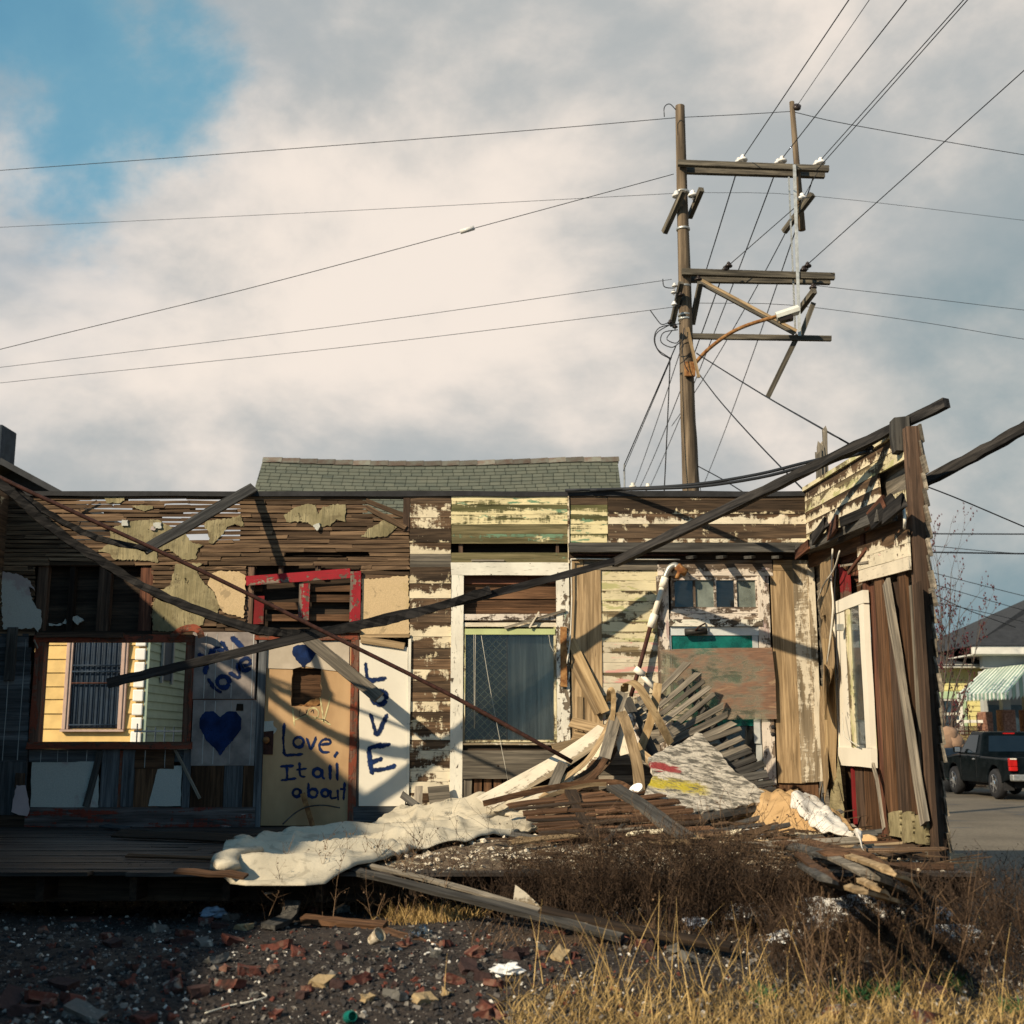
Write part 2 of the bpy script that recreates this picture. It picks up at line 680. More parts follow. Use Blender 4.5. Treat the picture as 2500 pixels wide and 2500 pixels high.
M['darkbeam'] = wood('near black timber', (.006, .006, .007), (.052, .047, .044), val=.2)  # wood tone of the beams, darkened to near black
M['rustpipe'] = plain('rusty iron pipe', (.055, .022, .016), .5, 18, .75, .5, metal=.2)
M['rust'] = plain('orange rust', (.27, .095, .032), .5, 14, .85, .5, col2=(.36, .19, .07))
M['whitemetal'] = plain('white enamel metal', (.72, .68, .60), .12, 9, .5, .15, col2=(.76, .70, .58))
M['steel'] = plain('galvanised steel', (.40, .40, .38), .25, 12, .45, .2, metal=.6)
M['alu'] = plain('grey aluminium door frame', (.52, .54, .53), .12, 9, .45, .08, metal=.1)
M['cable'] = plain('black cable', (.014, .016, .02), .2, 10, .6, .2)
M['whitecable'] = plain('white cable', (.62, .58, .50), .1, 10, .6, .1)
M['cord'] = plain('pale cord', (.50, .47, .40), .1, 10, .8, .1)
M['paintblue'] = None
M['bluepaper'] = None


def canvas_mat():
    m = NT('khaki canvas wall lining')
    v = m.coords()
    a = m.noise(v, 3, 5, .6)
    c = m.mix(m.step(a, .3, .7), (.17, .145, .08), (.34, .29, .17))
    cr = m.noise(v, 1.0, 5, .6, (13, 1.5, 13), .5)
    crack = m.step(m.math('ABSOLUTE', m.math('SUBTRACT', cr, .5)), .0, .014, 1, 0)
    c = m.mix(m.math('MULTIPLY', crack, m.step(a, .45, .6)), c, (.08, .065, .04))
    f = m.noise(v, 120, 3, .6)
    st = m.noise(v, 7, 5, .65)
    c = m.mix(m.step(st, .52, .68, 0, .6), c, (.11, .085, .05))
    m.fin(c, .95, m.bump(cr, .9, .02, m.bump(f, .3, .003)), .08)
    ho = m.noise(v, 9, 6, .7, (1, .6, 1))
    tr = m.n('ShaderNodeBsdfTransparent')
    mx = m.n('ShaderNodeMixShader')
    m.l(m.step(ho, .63, .645), mx.inputs[0])
    m.l(m.b.outputs[0], mx.inputs[1])
    m.l(tr.outputs[0], mx.inputs[2])
    m.l(mx.outputs[0], m.out.inputs[0])
    return m.m


M['canvas'] = canvas_mat()


def paint_mat(name, col, edges=True):
    m = NT(name)
    v = m.coords(rnd=False, world=True)
    a = m.noise(v, 38, 6, .72)
    b = m.noise(v, 7, 4, .6)
    c = m.mix(m.step(b, .35, .7), col, tuple(x * 2.2 for x in col))
    tr = m.n('ShaderNodeBsdfTransparent')
    mx = m.n('ShaderNodeMixShader')
    thin = m.math('ADD', m.math('MULTIPLY', m.math('SUBTRACT', a, .5), .9), m.math('MULTIPLY', m.math('SUBTRACT', b, .5), .5))
    if edges:
        at = m.n('ShaderNodeAttribute')
        at.attribute_name = 'edge'
        cov = m.math('ADD', at.outputs['Fac'], thin)
        m.l(m.step(cov, .10, .42, 1, .04), mx.inputs[0])
    else:
        m.l(m.step(thin, .12, .30, .06, .75), mx.inputs[0])
    m.fin(c, .75, None, .15)
    m.l(m.b.outputs[0], mx.inputs[1])
    m.l(tr.outputs[0], mx.inputs[2])
    m.l(mx.outputs[0], m.out.inputs[0])
    return m.m


M['paintsolid'] = paint_mat('blue brushed paint', (.004, .014, .055), False)
M['paintblue'] = paint_mat('blue spray paint', (.004, .014, .055))
M['paintblack'] = paint_mat('black marker', (.012, .012, .016))
M['paintpale'] = paint_mat('pale scrawl', (.34, .30, .16))
M['chalk'] = plain('chalk white line', (.45, .45, .43), .1, 10, .9, .1)


def glass_mat(name, tint, rough=.04, alpha=.55, dust=(.3, .32, .3), dustamt=.3, dscale=4):
    """window pane: partly see-through, mirror-like, with dust"""
    m = NT(name)
    v = m.coords()
    d = m.noise(v, dscale, 6, .65)
    gl = m.n('ShaderNodeBsdfGlossy')
    gl.inputs['Roughness'].default_value = rough
    gl.inputs['Color'].default_value = (.9, .95, 1, 1)
    tr = m.n('ShaderNodeBsdfTransparent')
    tr.inputs['Color'].default_value = (*tint, 1)
    fr = m.n('ShaderNodeFresnel')
    fr.inputs['IOR'].default_value = 1.5
    a = m.n('ShaderNodeMixShader')
    m.l(m.math('MULTIPLY', fr.outputs[0], .9, True), a.inputs[0])
    m.l(tr.outputs[0], a.inputs[1])
    m.l(gl.outputs[0], a.inputs[2])
    df = m.n('ShaderNodeBsdfDiffuse')
    df.inputs['Color'].default_value = (*dust, 1)
    b = m.n('ShaderNodeMixShader')
    m.l(m.step(d, .3, .75, dustamt * .4, dustamt), b.inputs[0])
    m.l(a.outputs[0], b.inputs[1])
    m.l(df.outputs[0], b.inputs[2])
    m.t.nodes.remove(m.b)
    m.l(b.outputs[0], m.out.inputs[0])
    return m.m


M['glass'] = glass_mat('dusty window glass', (.85, .90, .93), .03, .5, (.25, .27, .27), .05)
M['glassclear'] = glass_mat('clear pane', (.85, .88, .88), .02, .5, (.5, .5, .46), .10)
M['glassmilky'] = glass_mat('milky dusty pane', (.6, .66, .62), .15, .5, (.30, .34, .30), .75)
M['tealglass'] = glass_mat('teal tinted glass', (.05, .42, .38), .05, .5, (.015, .20, .17), .75, 8)


def plexi_mat():
    m = NT('rust smeared clear sheet')
    v = m.coords(rnd=False)
    a = m.noise(v, 1.0, 7, .70, (2.6, 9.0, 9), .8)
    b = m.noise(v, 1.0, 5, .6, (8, 70, 70))
    gx = m.n('ShaderNodeSeparateXYZ')
    m.l(v, gx.inputs[0])
    g2 = m.noise(v, 2.6, 4, .6)
    val = m.math('ADD', m.math('MULTIPLY', m.math('SUBTRACT', a, .5), 2.6), m.math('MULTIPLY', gx.outputs['X'], .55))
    val = m.math('ADD', val, m.math('MULTIPLY', m.math('SUBTRACT', g2, .5), 2.2))
    val = m.math('ADD', val, m.math('MULTIPLY', gx.outputs['Y'], .55))
    rust = m.step(val, -.40, .42, .08, .88)
    c = m.mix(m.step(b, .35, .7), (.13, .058, .036), (.27, .13, .075))
    c = m.mix(m.step(a, .54, .70, 0, .7), c, (.44, .30, .18))
    pale = m.step(m.math('ADD', m.math('SUBTRACT', a, m.math('MULTIPLY', gx.outputs['Y'], .35)), m.math('MULTIPLY', m.math('SUBTRACT', b, .5), .3)), .60, .72, 0, .75)
    c = m.mix(m.math('SUBTRACT', 1.0, rust, True), c, (.46, .42, .33))
    m.fin(c, .5, None, .3)
    tr = m.n('ShaderNodeBsdfTransparent')
    tr.inputs['Color'].default_value = (.82, .85, .80, 1)
    mx = m.n('ShaderNodeMixShader')
    m.l(m.math('MAXIMUM', rust, m.math('MAXIMUM', pale, .14)), mx.inputs[0])
    m.l(tr.outputs[0], mx.inputs[1])
    m.l(m.b.outputs[0], mx.inputs[2])
    m.l(mx.outputs[0], m.out.inputs[0])
    return m.m


M['plexi'] = plexi_mat()
# ------------------------------------------------------------------ back wall of the ruin
def cv(pts, org, sc):
    return [(org[0] + x * sc, org[1] + y * sc) for x, y in pts]


Z1 = ((0, 1000), .3623)
Z2 = ((0, 1500), .3623)
Z3 = ((500, 1100), .3106)
Z4 = ((500, 1500), .3106)
Z5 = ((950, 1150), .3106)
Z6 = ((1000, 1550), .3106)
Z7 = ((1350, 1150), .3106)
Z8 = ((1450, 1550), .3106)


def edge_attr(me, vals):
    at = me.attributes.new('edge', 'FLOAT', 'POINT')
    for i, x in enumerate(vals):
        at.data[i].value = x


def stroke(name, mat, parent, pts, wpx, off=.034, plane=W, normal=(0, -1, 0), k=6, t=.0008):
    """one brush stroke: a thin layer of paint lying on the panel"""
    p2 = catmull([(x, y, 0) for x, y in pts], k) if len(pts) > 2 else [Vector((*pts[0], 0)).lerp(Vector((*pts[1], 0)), i / 8) for i in range(9)]
    n = len(p2)
    L, R2 = [], []
    for i, p in enumerate(p2):
        d = (p2[min(i + 1, n - 1)] - p2[max(i - 1, 0)])
        if d.length < 1e-6:
            d = Vector((1, 0, 0))
        d.normalize()
        s = Vector((-d.y, d.x, 0))
        e = .62 if i in (0, n - 1) else 1.0
        w = wpx * .5 * e * rr(.9, 1.1) * (1 + .45 * noise.noise((p.x * .05, p.y * .05, wpx)))
        L.append(p + s * w)
        R2.append(p - s * w)
    a = [plane(q.x, q.y, off) for q in L]
    b = [plane(q.x, q.y, off) for q in R2]
    mid = [(p + q) / 2 for p, q in zip(a, b)]
    vs = a + mid + b
    fs = [(r * n + i, r * n + i + 1, (r + 1) * n + i + 1, (r + 1) * n + i) for r in (0, 1) for i in range(n - 1)]
    c = sum(vs, Vector()) / len(vs)
    o = mesh(name, [v - c for v in vs], fs, mat, parent, Matrix.Translation(c))
    edge_attr(o.data, [0.0] * n + [.25] + [rr(.7, 1) for _ in range(n - 2)] + [.25] + [0.0] * n)
    return o


def letter(name, parent, strokes, zz, w, off, mat=None, plane=W):
    """all strokes of one letter as one painted part"""
    org, sc = zz
    vs, fs, ev = [], [], []
    for i, st in enumerate(strokes):
        o = stroke('tmp', None, None, cv(st, org, sc), w * sc, off + i * .0005, plane)
        m = o.matrix_basis
        k = len(vs)
        vs += [m @ v.co for v in o.data.vertices]
        ev += [x.value for x in o.data.attributes['edge'].data]
        fs += [tuple(k + q for q in p.vertices) for p in o.data.polygons]
        bpy.data.objects.remove(o)
    c = sum(vs, Vector()) / len(vs)
    o = mesh(name, [v - c for v in vs], fs, mat or M['paintblue'], parent, Matrix.Translation(c))
    edge_attr(o.data, ev)
    return o


def ring(cx, cy, rx, ry=None, a0=0.3, a1=6.6, n=10):
    ry = ry or rx
    return [(cx + rx * math.cos(a0 + (a1 - a0) * i / n), cy + ry * math.sin(a0 + (a1 - a0) * i / n)) for i in range(n + 1)]


wall = thing('plank_wall', (0, D, FZ), 'long ruined plank wall of lath, peeling painted boards and graffiti behind the timber debris', 'wall')

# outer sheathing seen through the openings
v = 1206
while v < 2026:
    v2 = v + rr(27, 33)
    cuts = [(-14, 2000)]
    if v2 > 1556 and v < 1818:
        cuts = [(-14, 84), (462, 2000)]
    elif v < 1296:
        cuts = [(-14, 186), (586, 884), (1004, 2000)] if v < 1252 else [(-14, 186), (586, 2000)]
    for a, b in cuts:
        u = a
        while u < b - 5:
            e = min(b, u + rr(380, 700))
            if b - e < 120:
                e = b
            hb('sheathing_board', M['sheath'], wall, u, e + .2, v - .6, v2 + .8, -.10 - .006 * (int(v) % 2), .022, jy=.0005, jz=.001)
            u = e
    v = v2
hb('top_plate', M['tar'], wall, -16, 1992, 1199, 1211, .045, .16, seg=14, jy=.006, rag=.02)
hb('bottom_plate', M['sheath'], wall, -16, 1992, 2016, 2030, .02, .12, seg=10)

# laths
HOLES = [(896, 998, 1214, 1252), (82, 372, 1381, 1550), (600, 882, 1381, 1545)]


def lath_rows(u0, u1, v0, v1, pitch=10.6, ht=8.8, mat='lath', thin=None):
    v = v0
    while v < v1:
        u = u0 + rr(-3, 3)
        while u < u1:
            e = min(u1, u + rr(70, 240))
            if u1 - e < 26:
                e = u1
            vm = v + ht / 2
            bad = any(u < h[1] - 3 and e > h[0] + 3 and h[2] < vm < h[3] for h in HOLES)
            segs = [(u, e)]
            if bad:
                for h in HOLES:
                    if h[2] < vm < h[3]:
                        ns = []
                        for a, b in segs:
                            if b <= h[0] or a >= h[1]:
                                ns.append((a, b))
                            else:
                                if a < h[0] - 8:
                                    ns.append((a, h[0]))
                                if b > h[1] + 8:
                                    ns.append((h[1], b))
                        segs = ns
            for a, b in segs:
                if RNG.random() < .045 and v > 1300:
                    continue
                hh = ht * rr(.90, 1.04)
                if thin and thin[0] < (a + b) / 2 < thin[1] and thin[2] < vm < thin[3]:
                    hh = ht * rr(.74, .93)
                hb('lath', M[mat], wall, a + .4, b - .8, v + rr(-.8, .8), v + hh, .012 + rr(0, .006), .008, seg=3, jy=.003, jz=.003, rag=.016, dz=RNG.gauss(0, .0035))
            u = e
        v += pitch


lath_rows(-14, 1000, 1212, 1384, thin=(190, 580, 1214, 1296))
lath_rows(372, 600, 1384, 1552)
lath_rows(-14, 84, 1384, 1546, ht=9.2)
lath_rows(882, 1000, 1384, 1412)
for _ in range(26):
    u, q = rr(186, 560), rr(1216, 1290)
    hb('backing_board', M['stud'], wall, u, u + rr(30, 90), q, q + rr(10, 16), -.03 - rr(0, .03), .012, seg=1)
hb('backing_board', M['sheath'], wall, 80, 474, 1512, 1561, -.085, .02)
# recess studs, left
for a, b, mt in ((88, 113, 'stud'), (166, 179, 'sheath'), (238, 268, 'stud'), (340, 371, 'redstud')):
    vb('stud', M[mt], wall, a, b, 1379, 1548, -.012, .085, seg=4)
hb('header_board', M['stud'], wall, 82, 372, 1372, 1382, .0, .08)
hb('rail', M['sheath'], wall, 84, 372, 1540, 1550, -.0, .09)
for q in ([(480, 1390), (530, 1395), (560, 1420), (520, 1450), (490, 1420)], [(420, 1440), (440, 1410), (445, 1445)], [(330, 1440), (420, 1445), (400, 1458), (330, 1455)]):
    wpoly('plaster_crumb', M['plaster'], wall, q, -.03, .03, 6, 2, Z1[1], Z1[0])
# canvas and plaster remains
for pts, zz, mt in (
    ([(740, 800), (860, 760), (960, 745), (1060, 740), (1150, 790), (1240, 830), (1300, 900), (1370, 910), (1330, 940), (1320, 1005), (1225, 1010), (1180, 970), (1130, 940), (1060, 960), (1065, 1030), (960, 1015), (770, 1010), (740, 970), (660, 955), (740, 900)], Z1, 'canvas'),
    ([(1185, 1040), (1370, 1035), (1320, 1075), (1360, 1150), (1440, 1230), (1480, 1330), (1460, 1380), (1380, 1400), (1370, 1450), (1230, 1495), (1030, 1490), (1025, 1330), (1080, 1220), (1150, 1180)], Z1, 'canvas'),
    ([(1380, 750), (1480, 740), (1560, 730), (1620, 710), (1645, 790), (1580, 770), (1530, 790), (1510, 830), (1440, 900), (1410, 900), (1405, 820), (1380, 800)], Z1, 'canvas'),
    ([(1430, 1105), (1480, 1085), (1600, 1090), (1655, 1120), (1650, 1300), (1640, 1405), (1500, 1365), (1480, 1330), (1445, 1230), (1400, 1180)], Z1, 'tanplaster'),
    ([(700, 590), (835, 590), (840, 610), (800, 630), (720, 628)], Z1, 'canvas'),
    ([(885, 645), (985, 645), (1030, 650), (1030, 670), (970, 685), (920, 668)], Z1, 'canvas'),
    ([(620, 510), (700, 450), (800, 420), (870, 425), (890, 500), (930, 440), (1050, 420), (1105, 425), (1105, 560), (1060, 550), (1030, 540), (990, 590), (860, 600), (810, 560), (640, 560)], Z3, 'canvas'),
    ([(1230, 680), (1290, 610), (1350, 580), (1440, 530), (1500, 570), (1510, 600), (1430, 675), (1340, 680)], Z3, 'canvas'),
    ([(1235, 1010), (1400, 1005), (1500, 990), (1600, 985), (1606, 1300), (1606, 1470), (1215, 1470), (1225, 1340)], Z3, 'tanplaster'),
    ([(90, 930), (270, 955), (310, 1000), (308, 1330), (130, 1300), (110, 1150), (20, 1000)], Z3, 'tanplaster') if False else ([(4, 1090), (120, 1108), (200, 1150), (235, 1220), (190, 1190), (220, 1290), (245, 1340), (275, 1350), (280, 1440), (255, 1500), (235, 1470), (160, 1475), (20, 1480)], Z1, 'plaster'),
):
    wpoly('wall_lining' if mt == 'canvas' else 'plaster_patch', M[mt], wall, pts, .026 if mt != 'canvas' else .025, .007, 4, 1.9, zz[1], zz[0])
for q in ((820, 745, 860, 785), (1035, 760, 1085, 800), (1015, 785, 1045, 812)):
    wpoly('plaster_crumb', M['plaster'], wall, [(q[0], q[1]), (q[2], q[1]), (q[2], q[3]), (q[0], q[3])], .045, .03, 3, 1.5, Z1[1], Z1[0])
wpoly('plaster_crumb', M['plaster'], wall, [(850, 590), (900, 565), (905, 600), (880, 630)], .045, .03, 3, 1.2, Z3[1], Z3[0])
# diagonal braces in the small hole
db('brace', M['lath'], wall, 893, 1222, 997, 1262, 12, .03, t=.03)
db('brace', M['lath'], wall, 895, 1238, 990, 1288, 13, .045, t=.03)
vb('stud', M['stud'], wall, 984, 1000, 1214, 1296, .03, .05)
db('broken_lath', M['lath'], wall, 192, 1246, 236, 1222, 4, .05, t=.01)

# --- transom recess above the graffiti door
vb('stud', M['stud'], wall, 602, 618, 1381, 1548, -.0, .08)
vb('stud', M['stud'], wall, 680, 692, 1378, 1402, -.02, .06)
vb('stud', M['stud'], wall, 770, 782, 1378, 1400, -.02, .06)
db('red_header', M['red'], wall, 601, 1418, 855, 1399, 24, .05, t=.025, seg=6)
vb('red_jamb', M['red'], wall, 854, 880, 1395, 1521, .055, .03, seg=5)
vb('red_stub', M['redsolid'], wall, 620, 644, 1456, 1524, .035, .025)
vb('red_stub', M['red'], wall, 729, 755, 1423, 1515, .03, .03)
for i, (a, b, c, d) in enumerate(((606, 640, 1428, 1444), (640, 735, 1470, 1488), (650, 860, 1500, 1516), (752, 866, 1452, 1470), (758, 866, 1426, 1444))):
    hb('backing_board', M['brown'], wall, a, b, c, d, -.05 + .008 * i, .02)

# --- graffiti door
door = vb('door', M['doortan'], wall, 640, 856, 1562, 2034, .012, .04, seg=1, jy=0, jz=0, rag=0)
bpy.data.objects.remove(door)
_x0, _x1 = W(640, 1800, .012).x, W(856, 1800, .012).x
_z0, _z1 = FZ + .002, W(1250, 1560, .012).z
_hx0, _hx1 = W(712, 1680, .012).x, W(783, 1680, .012).x
_hz0, _hz1 = W(1250, 1724, .012).z, W(1250, 1630, .012).z


def holed_panel(name, mat, parent, x0, x1, z0, z1, hole, y, t):
    """door leaf with a ragged hole cut through it"""
    n = 7
    def side(a, b):
        return [(a[0] + (b[0] - a[0]) * i / n, a[1] + (b[1] - a[1]) * i / n) for i in range(n)]
    o = [(x0, z0), (x1, z0), (x1, z1), (x0, z1)]
    h = [(hole[0], hole[2]), (hole[1], hole[2]), (hole[1], hole[3]), (hole[0], hole[3])]
    O = sum((side(o[i], o[(i + 1) % 4]) for i in range(4)), [])
    H = [(a + rr(-.008, .008), b + rr(-.008, .008)) for a, b in sum((side(h[i], h[(i + 1) % 4]) for i in range(4)), [])]
    k = len(O)
    cx, cz = (x0 + x1) / 2, (z0 + z1) / 2
    vs = [(a - cx, -t / 2, b - cz) for a, b in O] + [(a - cx, -t / 2, b - cz) for a, b in H]
    vs += [(a - cx, t / 2, b - cz) for a, b in O] + [(a - cx, t / 2, b - cz) for a, b in H]
    fs = []
    for i in range(k):
        j = (i + 1) % k
        fs.append((i, j, k + j, k + i))
        fs.append((2 * k + i, 3 * k + i, 3 * k + j, 2 * k + j))
        fs.append((i, 2 * k + i, 2 * k + j, j))
        fs.append((k + i, k + j, 3 * k + j, 3 * k + i))
    return mesh(name, vs, fs, mat, parent, Matrix.Translation((cx, y + t / 2, cz)))


door = holed_panel('door', M['doortan'], wall, _x0, _x1, _z0, _z1, (_hx0, _hx1, _hz0, _hz1), D - .012, .04)
tag(door, 'tan flush door with a broken square hole and blue painted words')
M['doorboard'] = plain('pale smudged board', (.52, .44, .34), .2, 3, .7, .1, col2=(.58, .50, .40), rnd=.02)
wpoly('top_panel', M['doorboard'], door, [(644, 1565), (853, 1565), (853, 1642), (800, 1636), (742, 1626), (715, 1633), (644, 1631)], .020, .006, 20, .6)
wpoly('painted_blob', M['paintsolid'], door, [(715, 1580), (728, 1574), (756, 1572), (768, 1582), (771, 1597), (762, 1612), (750, 1620), (740, 1630), (734, 1621), (722, 1611), (714, 1598)], .0225, .001, 5, 1.5)
for st in ([[(625, 850), (618, 980), (625, 1112)], [(625, 1108), (775, 1100)]], [ring(737, 1005, 40)], [[(800, 968), (835, 1055), (876, 958)]],
           [[(905, 1025), (985, 1012), (975, 985), (930, 985), (900, 1030), (925, 1080), (985, 1082)]], [[(1046, 1078), (1015, 1125)]]):
    letter('painted_letter', door, st, Z4, 33, .0145)
for st in ([[(590, 1195), (702, 1190)], [(645, 1195), (648, 1300)], [(592, 1305), (722, 1288)]], [[(745, 1158), (750, 1262), (795, 1278)], [(715, 1222), (805, 1212)]],
           [ring(885, 1245, 33), [(922, 1212), (928, 1280), (945, 1292)]], [[(985, 1175), (985, 1302)]], [[(1040, 1162), (1042, 1312)]],
           [ring(722, 1402, 30), [(752, 1372), (757, 1432)]], [[(815, 1318), (815, 1440)], ring(852, 1405, 33)], [ring(946, 1405, 28)],
           [[(988, 1378), (992, 1440), (1040, 1440)], [(1045, 1375), (1048, 1465)]], [[(1100, 1318), (1090, 1466)], [(1062, 1372), (1110, 1376)]]):
    letter('painted_letter', door, st, Z4, 30, .0145)
for st in ([[(690, 730), (705, 880)]], [[(700, 830), (800, 800), (900, 820), (990, 870)]], [ring(850, 780, 45)], [[(990, 640), (930, 860)]], [[(905, 640), (935, 850)]]):
    letter('pale_scrawl', door, st, Z4, 16, .0145, M['paintpale'])
for st in ([[(750, 740), (745, 800), (800, 780)]], [[(795, 745), (800, 775), (812, 745)]], [[(830, 770), (850, 750), (855, 780)]], [[(885, 820), (940, 828), (975, 852)]]):
    letter('marker_scrawl', door, st, Z4, 7, .0152, M['paintblack'])
# lock plate and knob
vb('lock_plate', M['rustpipe'], door, 643, 667, 1785, 1842, .022, .01, seg=1)
lathe('door_knob', M['rust'], door, [(.012, 0), (.012, .03), (.03, .035), (.036, .05), (.03, .065), (.008, .07)], Matrix.Translation(W(652, 1807, .022)) @ Matrix.Rotation(math.pi / 2, 4, 'X'), 12)
wpoly('torn_skin', M['plaster'], door, [(641, 1762), (668, 1760), (668, 1772), (676, 1780), (668, 1792), (641, 1796)], .019, .006, 6, 1.5)
# stuffing at the lower edge of the hole
wpoly('torn_core', M['rust'], door, [(712, 1724), (770, 1724), (784, 1716), (776, 1704), (760, 1708), (744, 1720)], .006, .02, 4, 1.5)
hb('backing_board', M['brown'], wall, 700, 796, 1622, 1672, -.06, .02)
hb('backing_board', M['brown'], wall, 700, 796, 1673, 1736, -.064, .02)
# frame
vb('door_jamb', M['bluegrey'], wall, 624, 643, 1546, 2036, .04, .07, seg=6)
vb('door_jamb', M['redbrown'], wall, 853, 872, 1548, 2032, .042, .07, seg=6)
hb('door_header', M['redbrown'], wall, 622, 874, 1544, 1562, .045, .08, seg=5)
hb('drip_cap', M['sheath'], wall, 618, 880, 1538, 1545, .075, .10, seg=5)

# --- left window (open to the yellow house behind)
vb('window_jamb', M['redbrown'], wall, 78, 101, 1560, 1813, .04, .12, seg=5)
vb('window_jamb', M['redbrown'], wall, 449, 470, 1552, 1813, .04, .12, seg=5)
hb('window_header', M['redbrown'], wall, 82, 472, 1549, 1567, .05, .12, seg=6)
hb('split_header', M['stud'], wall, 88, 300, 1544, 1556, .075, .03, seg=4)
hb('window_sill', M['redbrown'], wall, 64, 466, 1811, 1829, .09, .16, seg=6)
sweep('curled_strip', M['redbrown'], wall, catmull([W(412, 1562, .06), W(440, 1540, .12), W(470, 1532, .16), (W(486, 1540, .18)), W(492, 1556, .15)], 6), rect(.07, .006), up=(0, -1, 0))
db('splinter', M['grey'], wall, 83, 1562, 92, 1582, 3, .06, t=.01)

# --- below and beside the left window
for a, b, c, d in ((-14, 70, 1546, 1580), (-14, 74, 1580, 1612), (-14, 74, 1612, 1646), (-14, 72, 1646, 1682), (-14, 72, 1682, 1716), (-14, 70, 1716, 1750), (-14, 70, 1750, 1786), (-14, 68, 1786, 1822), (-14, 66, 1822, 1860)):
    hb('lining_board', M['bluegrey'], wall, a, b, c + .7, d, .02, .02)
for u in (16, 52):
    vb('chalk_line', M['chalk'], wall, u, u + 1.6, 1560, 1856, .0245, .001, seg=5, jy=.002)
vb('loose_board', M['greydark'], wall, 13, 38, 1532, 1662, .05, .02, seg=4)
vb('corner_board', M['bluegrey'], wall, -14, 62, 1860, 2010, .022, .02)
hb('lining_board', M['bluegrey'], wall, 70, 452, 1829, 1860, .015, .02, seg=6)
for u in (99, 140, 164, 211):
    vb('chalk_line', M['chalk'], wall, u, u + 1.5, 1832, 1860, .0205, .001, seg=2)
wpoly('plaster_panel', M['plaster'], wall, [(78, 1861), (240, 1859), (240, 1972), (74, 1972)], .03, .012, 14, 1.2)
db('loose_board', M['greydark'], wall, 245, 1832, 209, 1970, 16, .05, t=.02)
vb('plank', M['bluegrey'], wall, 246, 289, 1830, 1971, .040, .02, seg=4)
vb('plank', M['bluegrey'], wall, 297, 328, 1830, 1971, .036, .02, seg=4)
vb('plank', M['redbrown'], wall, 288, 299, 1832, 1971, .030, .02)
hb('panel', M['brown'], wall, 328, 425, 1830, 1877, .038, .012)
for u in (353, 402):
    vb('chalk_line', M['chalk'], wall, u, u + 1.5, 1832, 1874, .0405, .001, seg=2)
vb('plank', M['brown'], wall, 322, 386, 1874, 1971, .030, .018)
wpoly('plaster_panel', M['plaster'], wall, [(385, 1878), (424, 1870), (444, 1869), (441, 1968), (362, 1968)], .036, .012, 14, 1)
vb('post', M['bluegrey'], wall, 446, 464, 1829, 1971, .045, .03)
db('stick', M['grey'], wall, 427, 1830, 488, 1950, 7, .06, t=.015)
M['lovepanel'] = plain('grey violet boards', (.23, .20, .19), .35, 3, .75, .12, (1, 1, 9), col2=(.34, .29, .26), rnd=.05)
pl = hb('panel', M['lovepanel'], wall, 467, 624, 1543, 1706, .030, .014, seg=3)
p2 = hb('panel', M['lovepanel'], wall, 467, 624, 1709, 1869, .032, .014, seg=3)
tag(pl, 'grey panel with slanting blue painted words'); tag(p2, 'grey panel with a solid blue heart')
for u in (500, 526, 566, 616):
    vb('chalk_line', M['chalk'], pl, u, u + 1.4, 1548, 1704, .0335, .001, seg=3, jy=.001)
    vb('chalk_line', M['chalk'], p2, u - 4, u - 2.6, 1712, 1866, .0355, .001, seg=3, jy=.001)
for st in ([[(1335, 262), (1400, 312)], [(1432, 228), (1400, 312), (1378, 405)]], [ring(1462, 262, 30), [(1490, 225), (1515, 292)]], [[(1488, 178), (1565, 292)]], [[(1555, 148), (1645, 236)]],
           [[(1398, 428), (1445, 495), (1495, 530)]], [ring(1505, 455, 42, 38)], [[(1540, 388), (1612, 425), (1600, 325)]], [[(1630, 350), (1685, 330), (1665, 295), (1618, 325), (1640, 378), (1695, 360)]]):
    letter('painted_letter', pl, st, Z2, 42, .0345)
wpoly('painted_heart', M['paintsolid'], p2, [(1485, 692), (1440, 652), (1380, 655), (1345, 700), (1345, 765), (1390, 850), (1440, 895), (1482, 952), (1520, 900), (1570, 850), (1625, 775), (1628, 705), (1592, 655), (1530, 655)], .0375, .001, 5, 1.2, Z2[1], Z2[0])
hb('patch', M['sheath'], p2, 577, 593, 1718, 1735, .036, .003, seg=1)
hb('strip', M['redbrown'], wall, 467, 623, 1704, 1712, .026, .02)
for a, b, mt in ((466, 545, 'brown'), (546, 592, 'bluegrey'), (593, 622, 'brown')):
    vb('plank', M[mt], wall, a, b, 1869, 1972, .026 + rr(0, .006), .018)
hb('baseboard', M['basered'], wall, 60, 622, 1971, 2032, .055, .03, seg=8)
hb('baseboard', M['sheath'], wall, -14, 60, 1990, 2032, .05, .03)
wpoly('hanging_paper', plain('pinkish torn paper', (.46, .36, .36), .1, 4, .9, .1), wall, [(40, 1917), (62, 1917), (66, 1936), (72, 1975), (66, 1993), (46, 1990), (27, 1982)], .075, .004, 7, 1.5)
vb('post', M['stud'], wall, 36, 58, 1888, 1922, .06, .03)

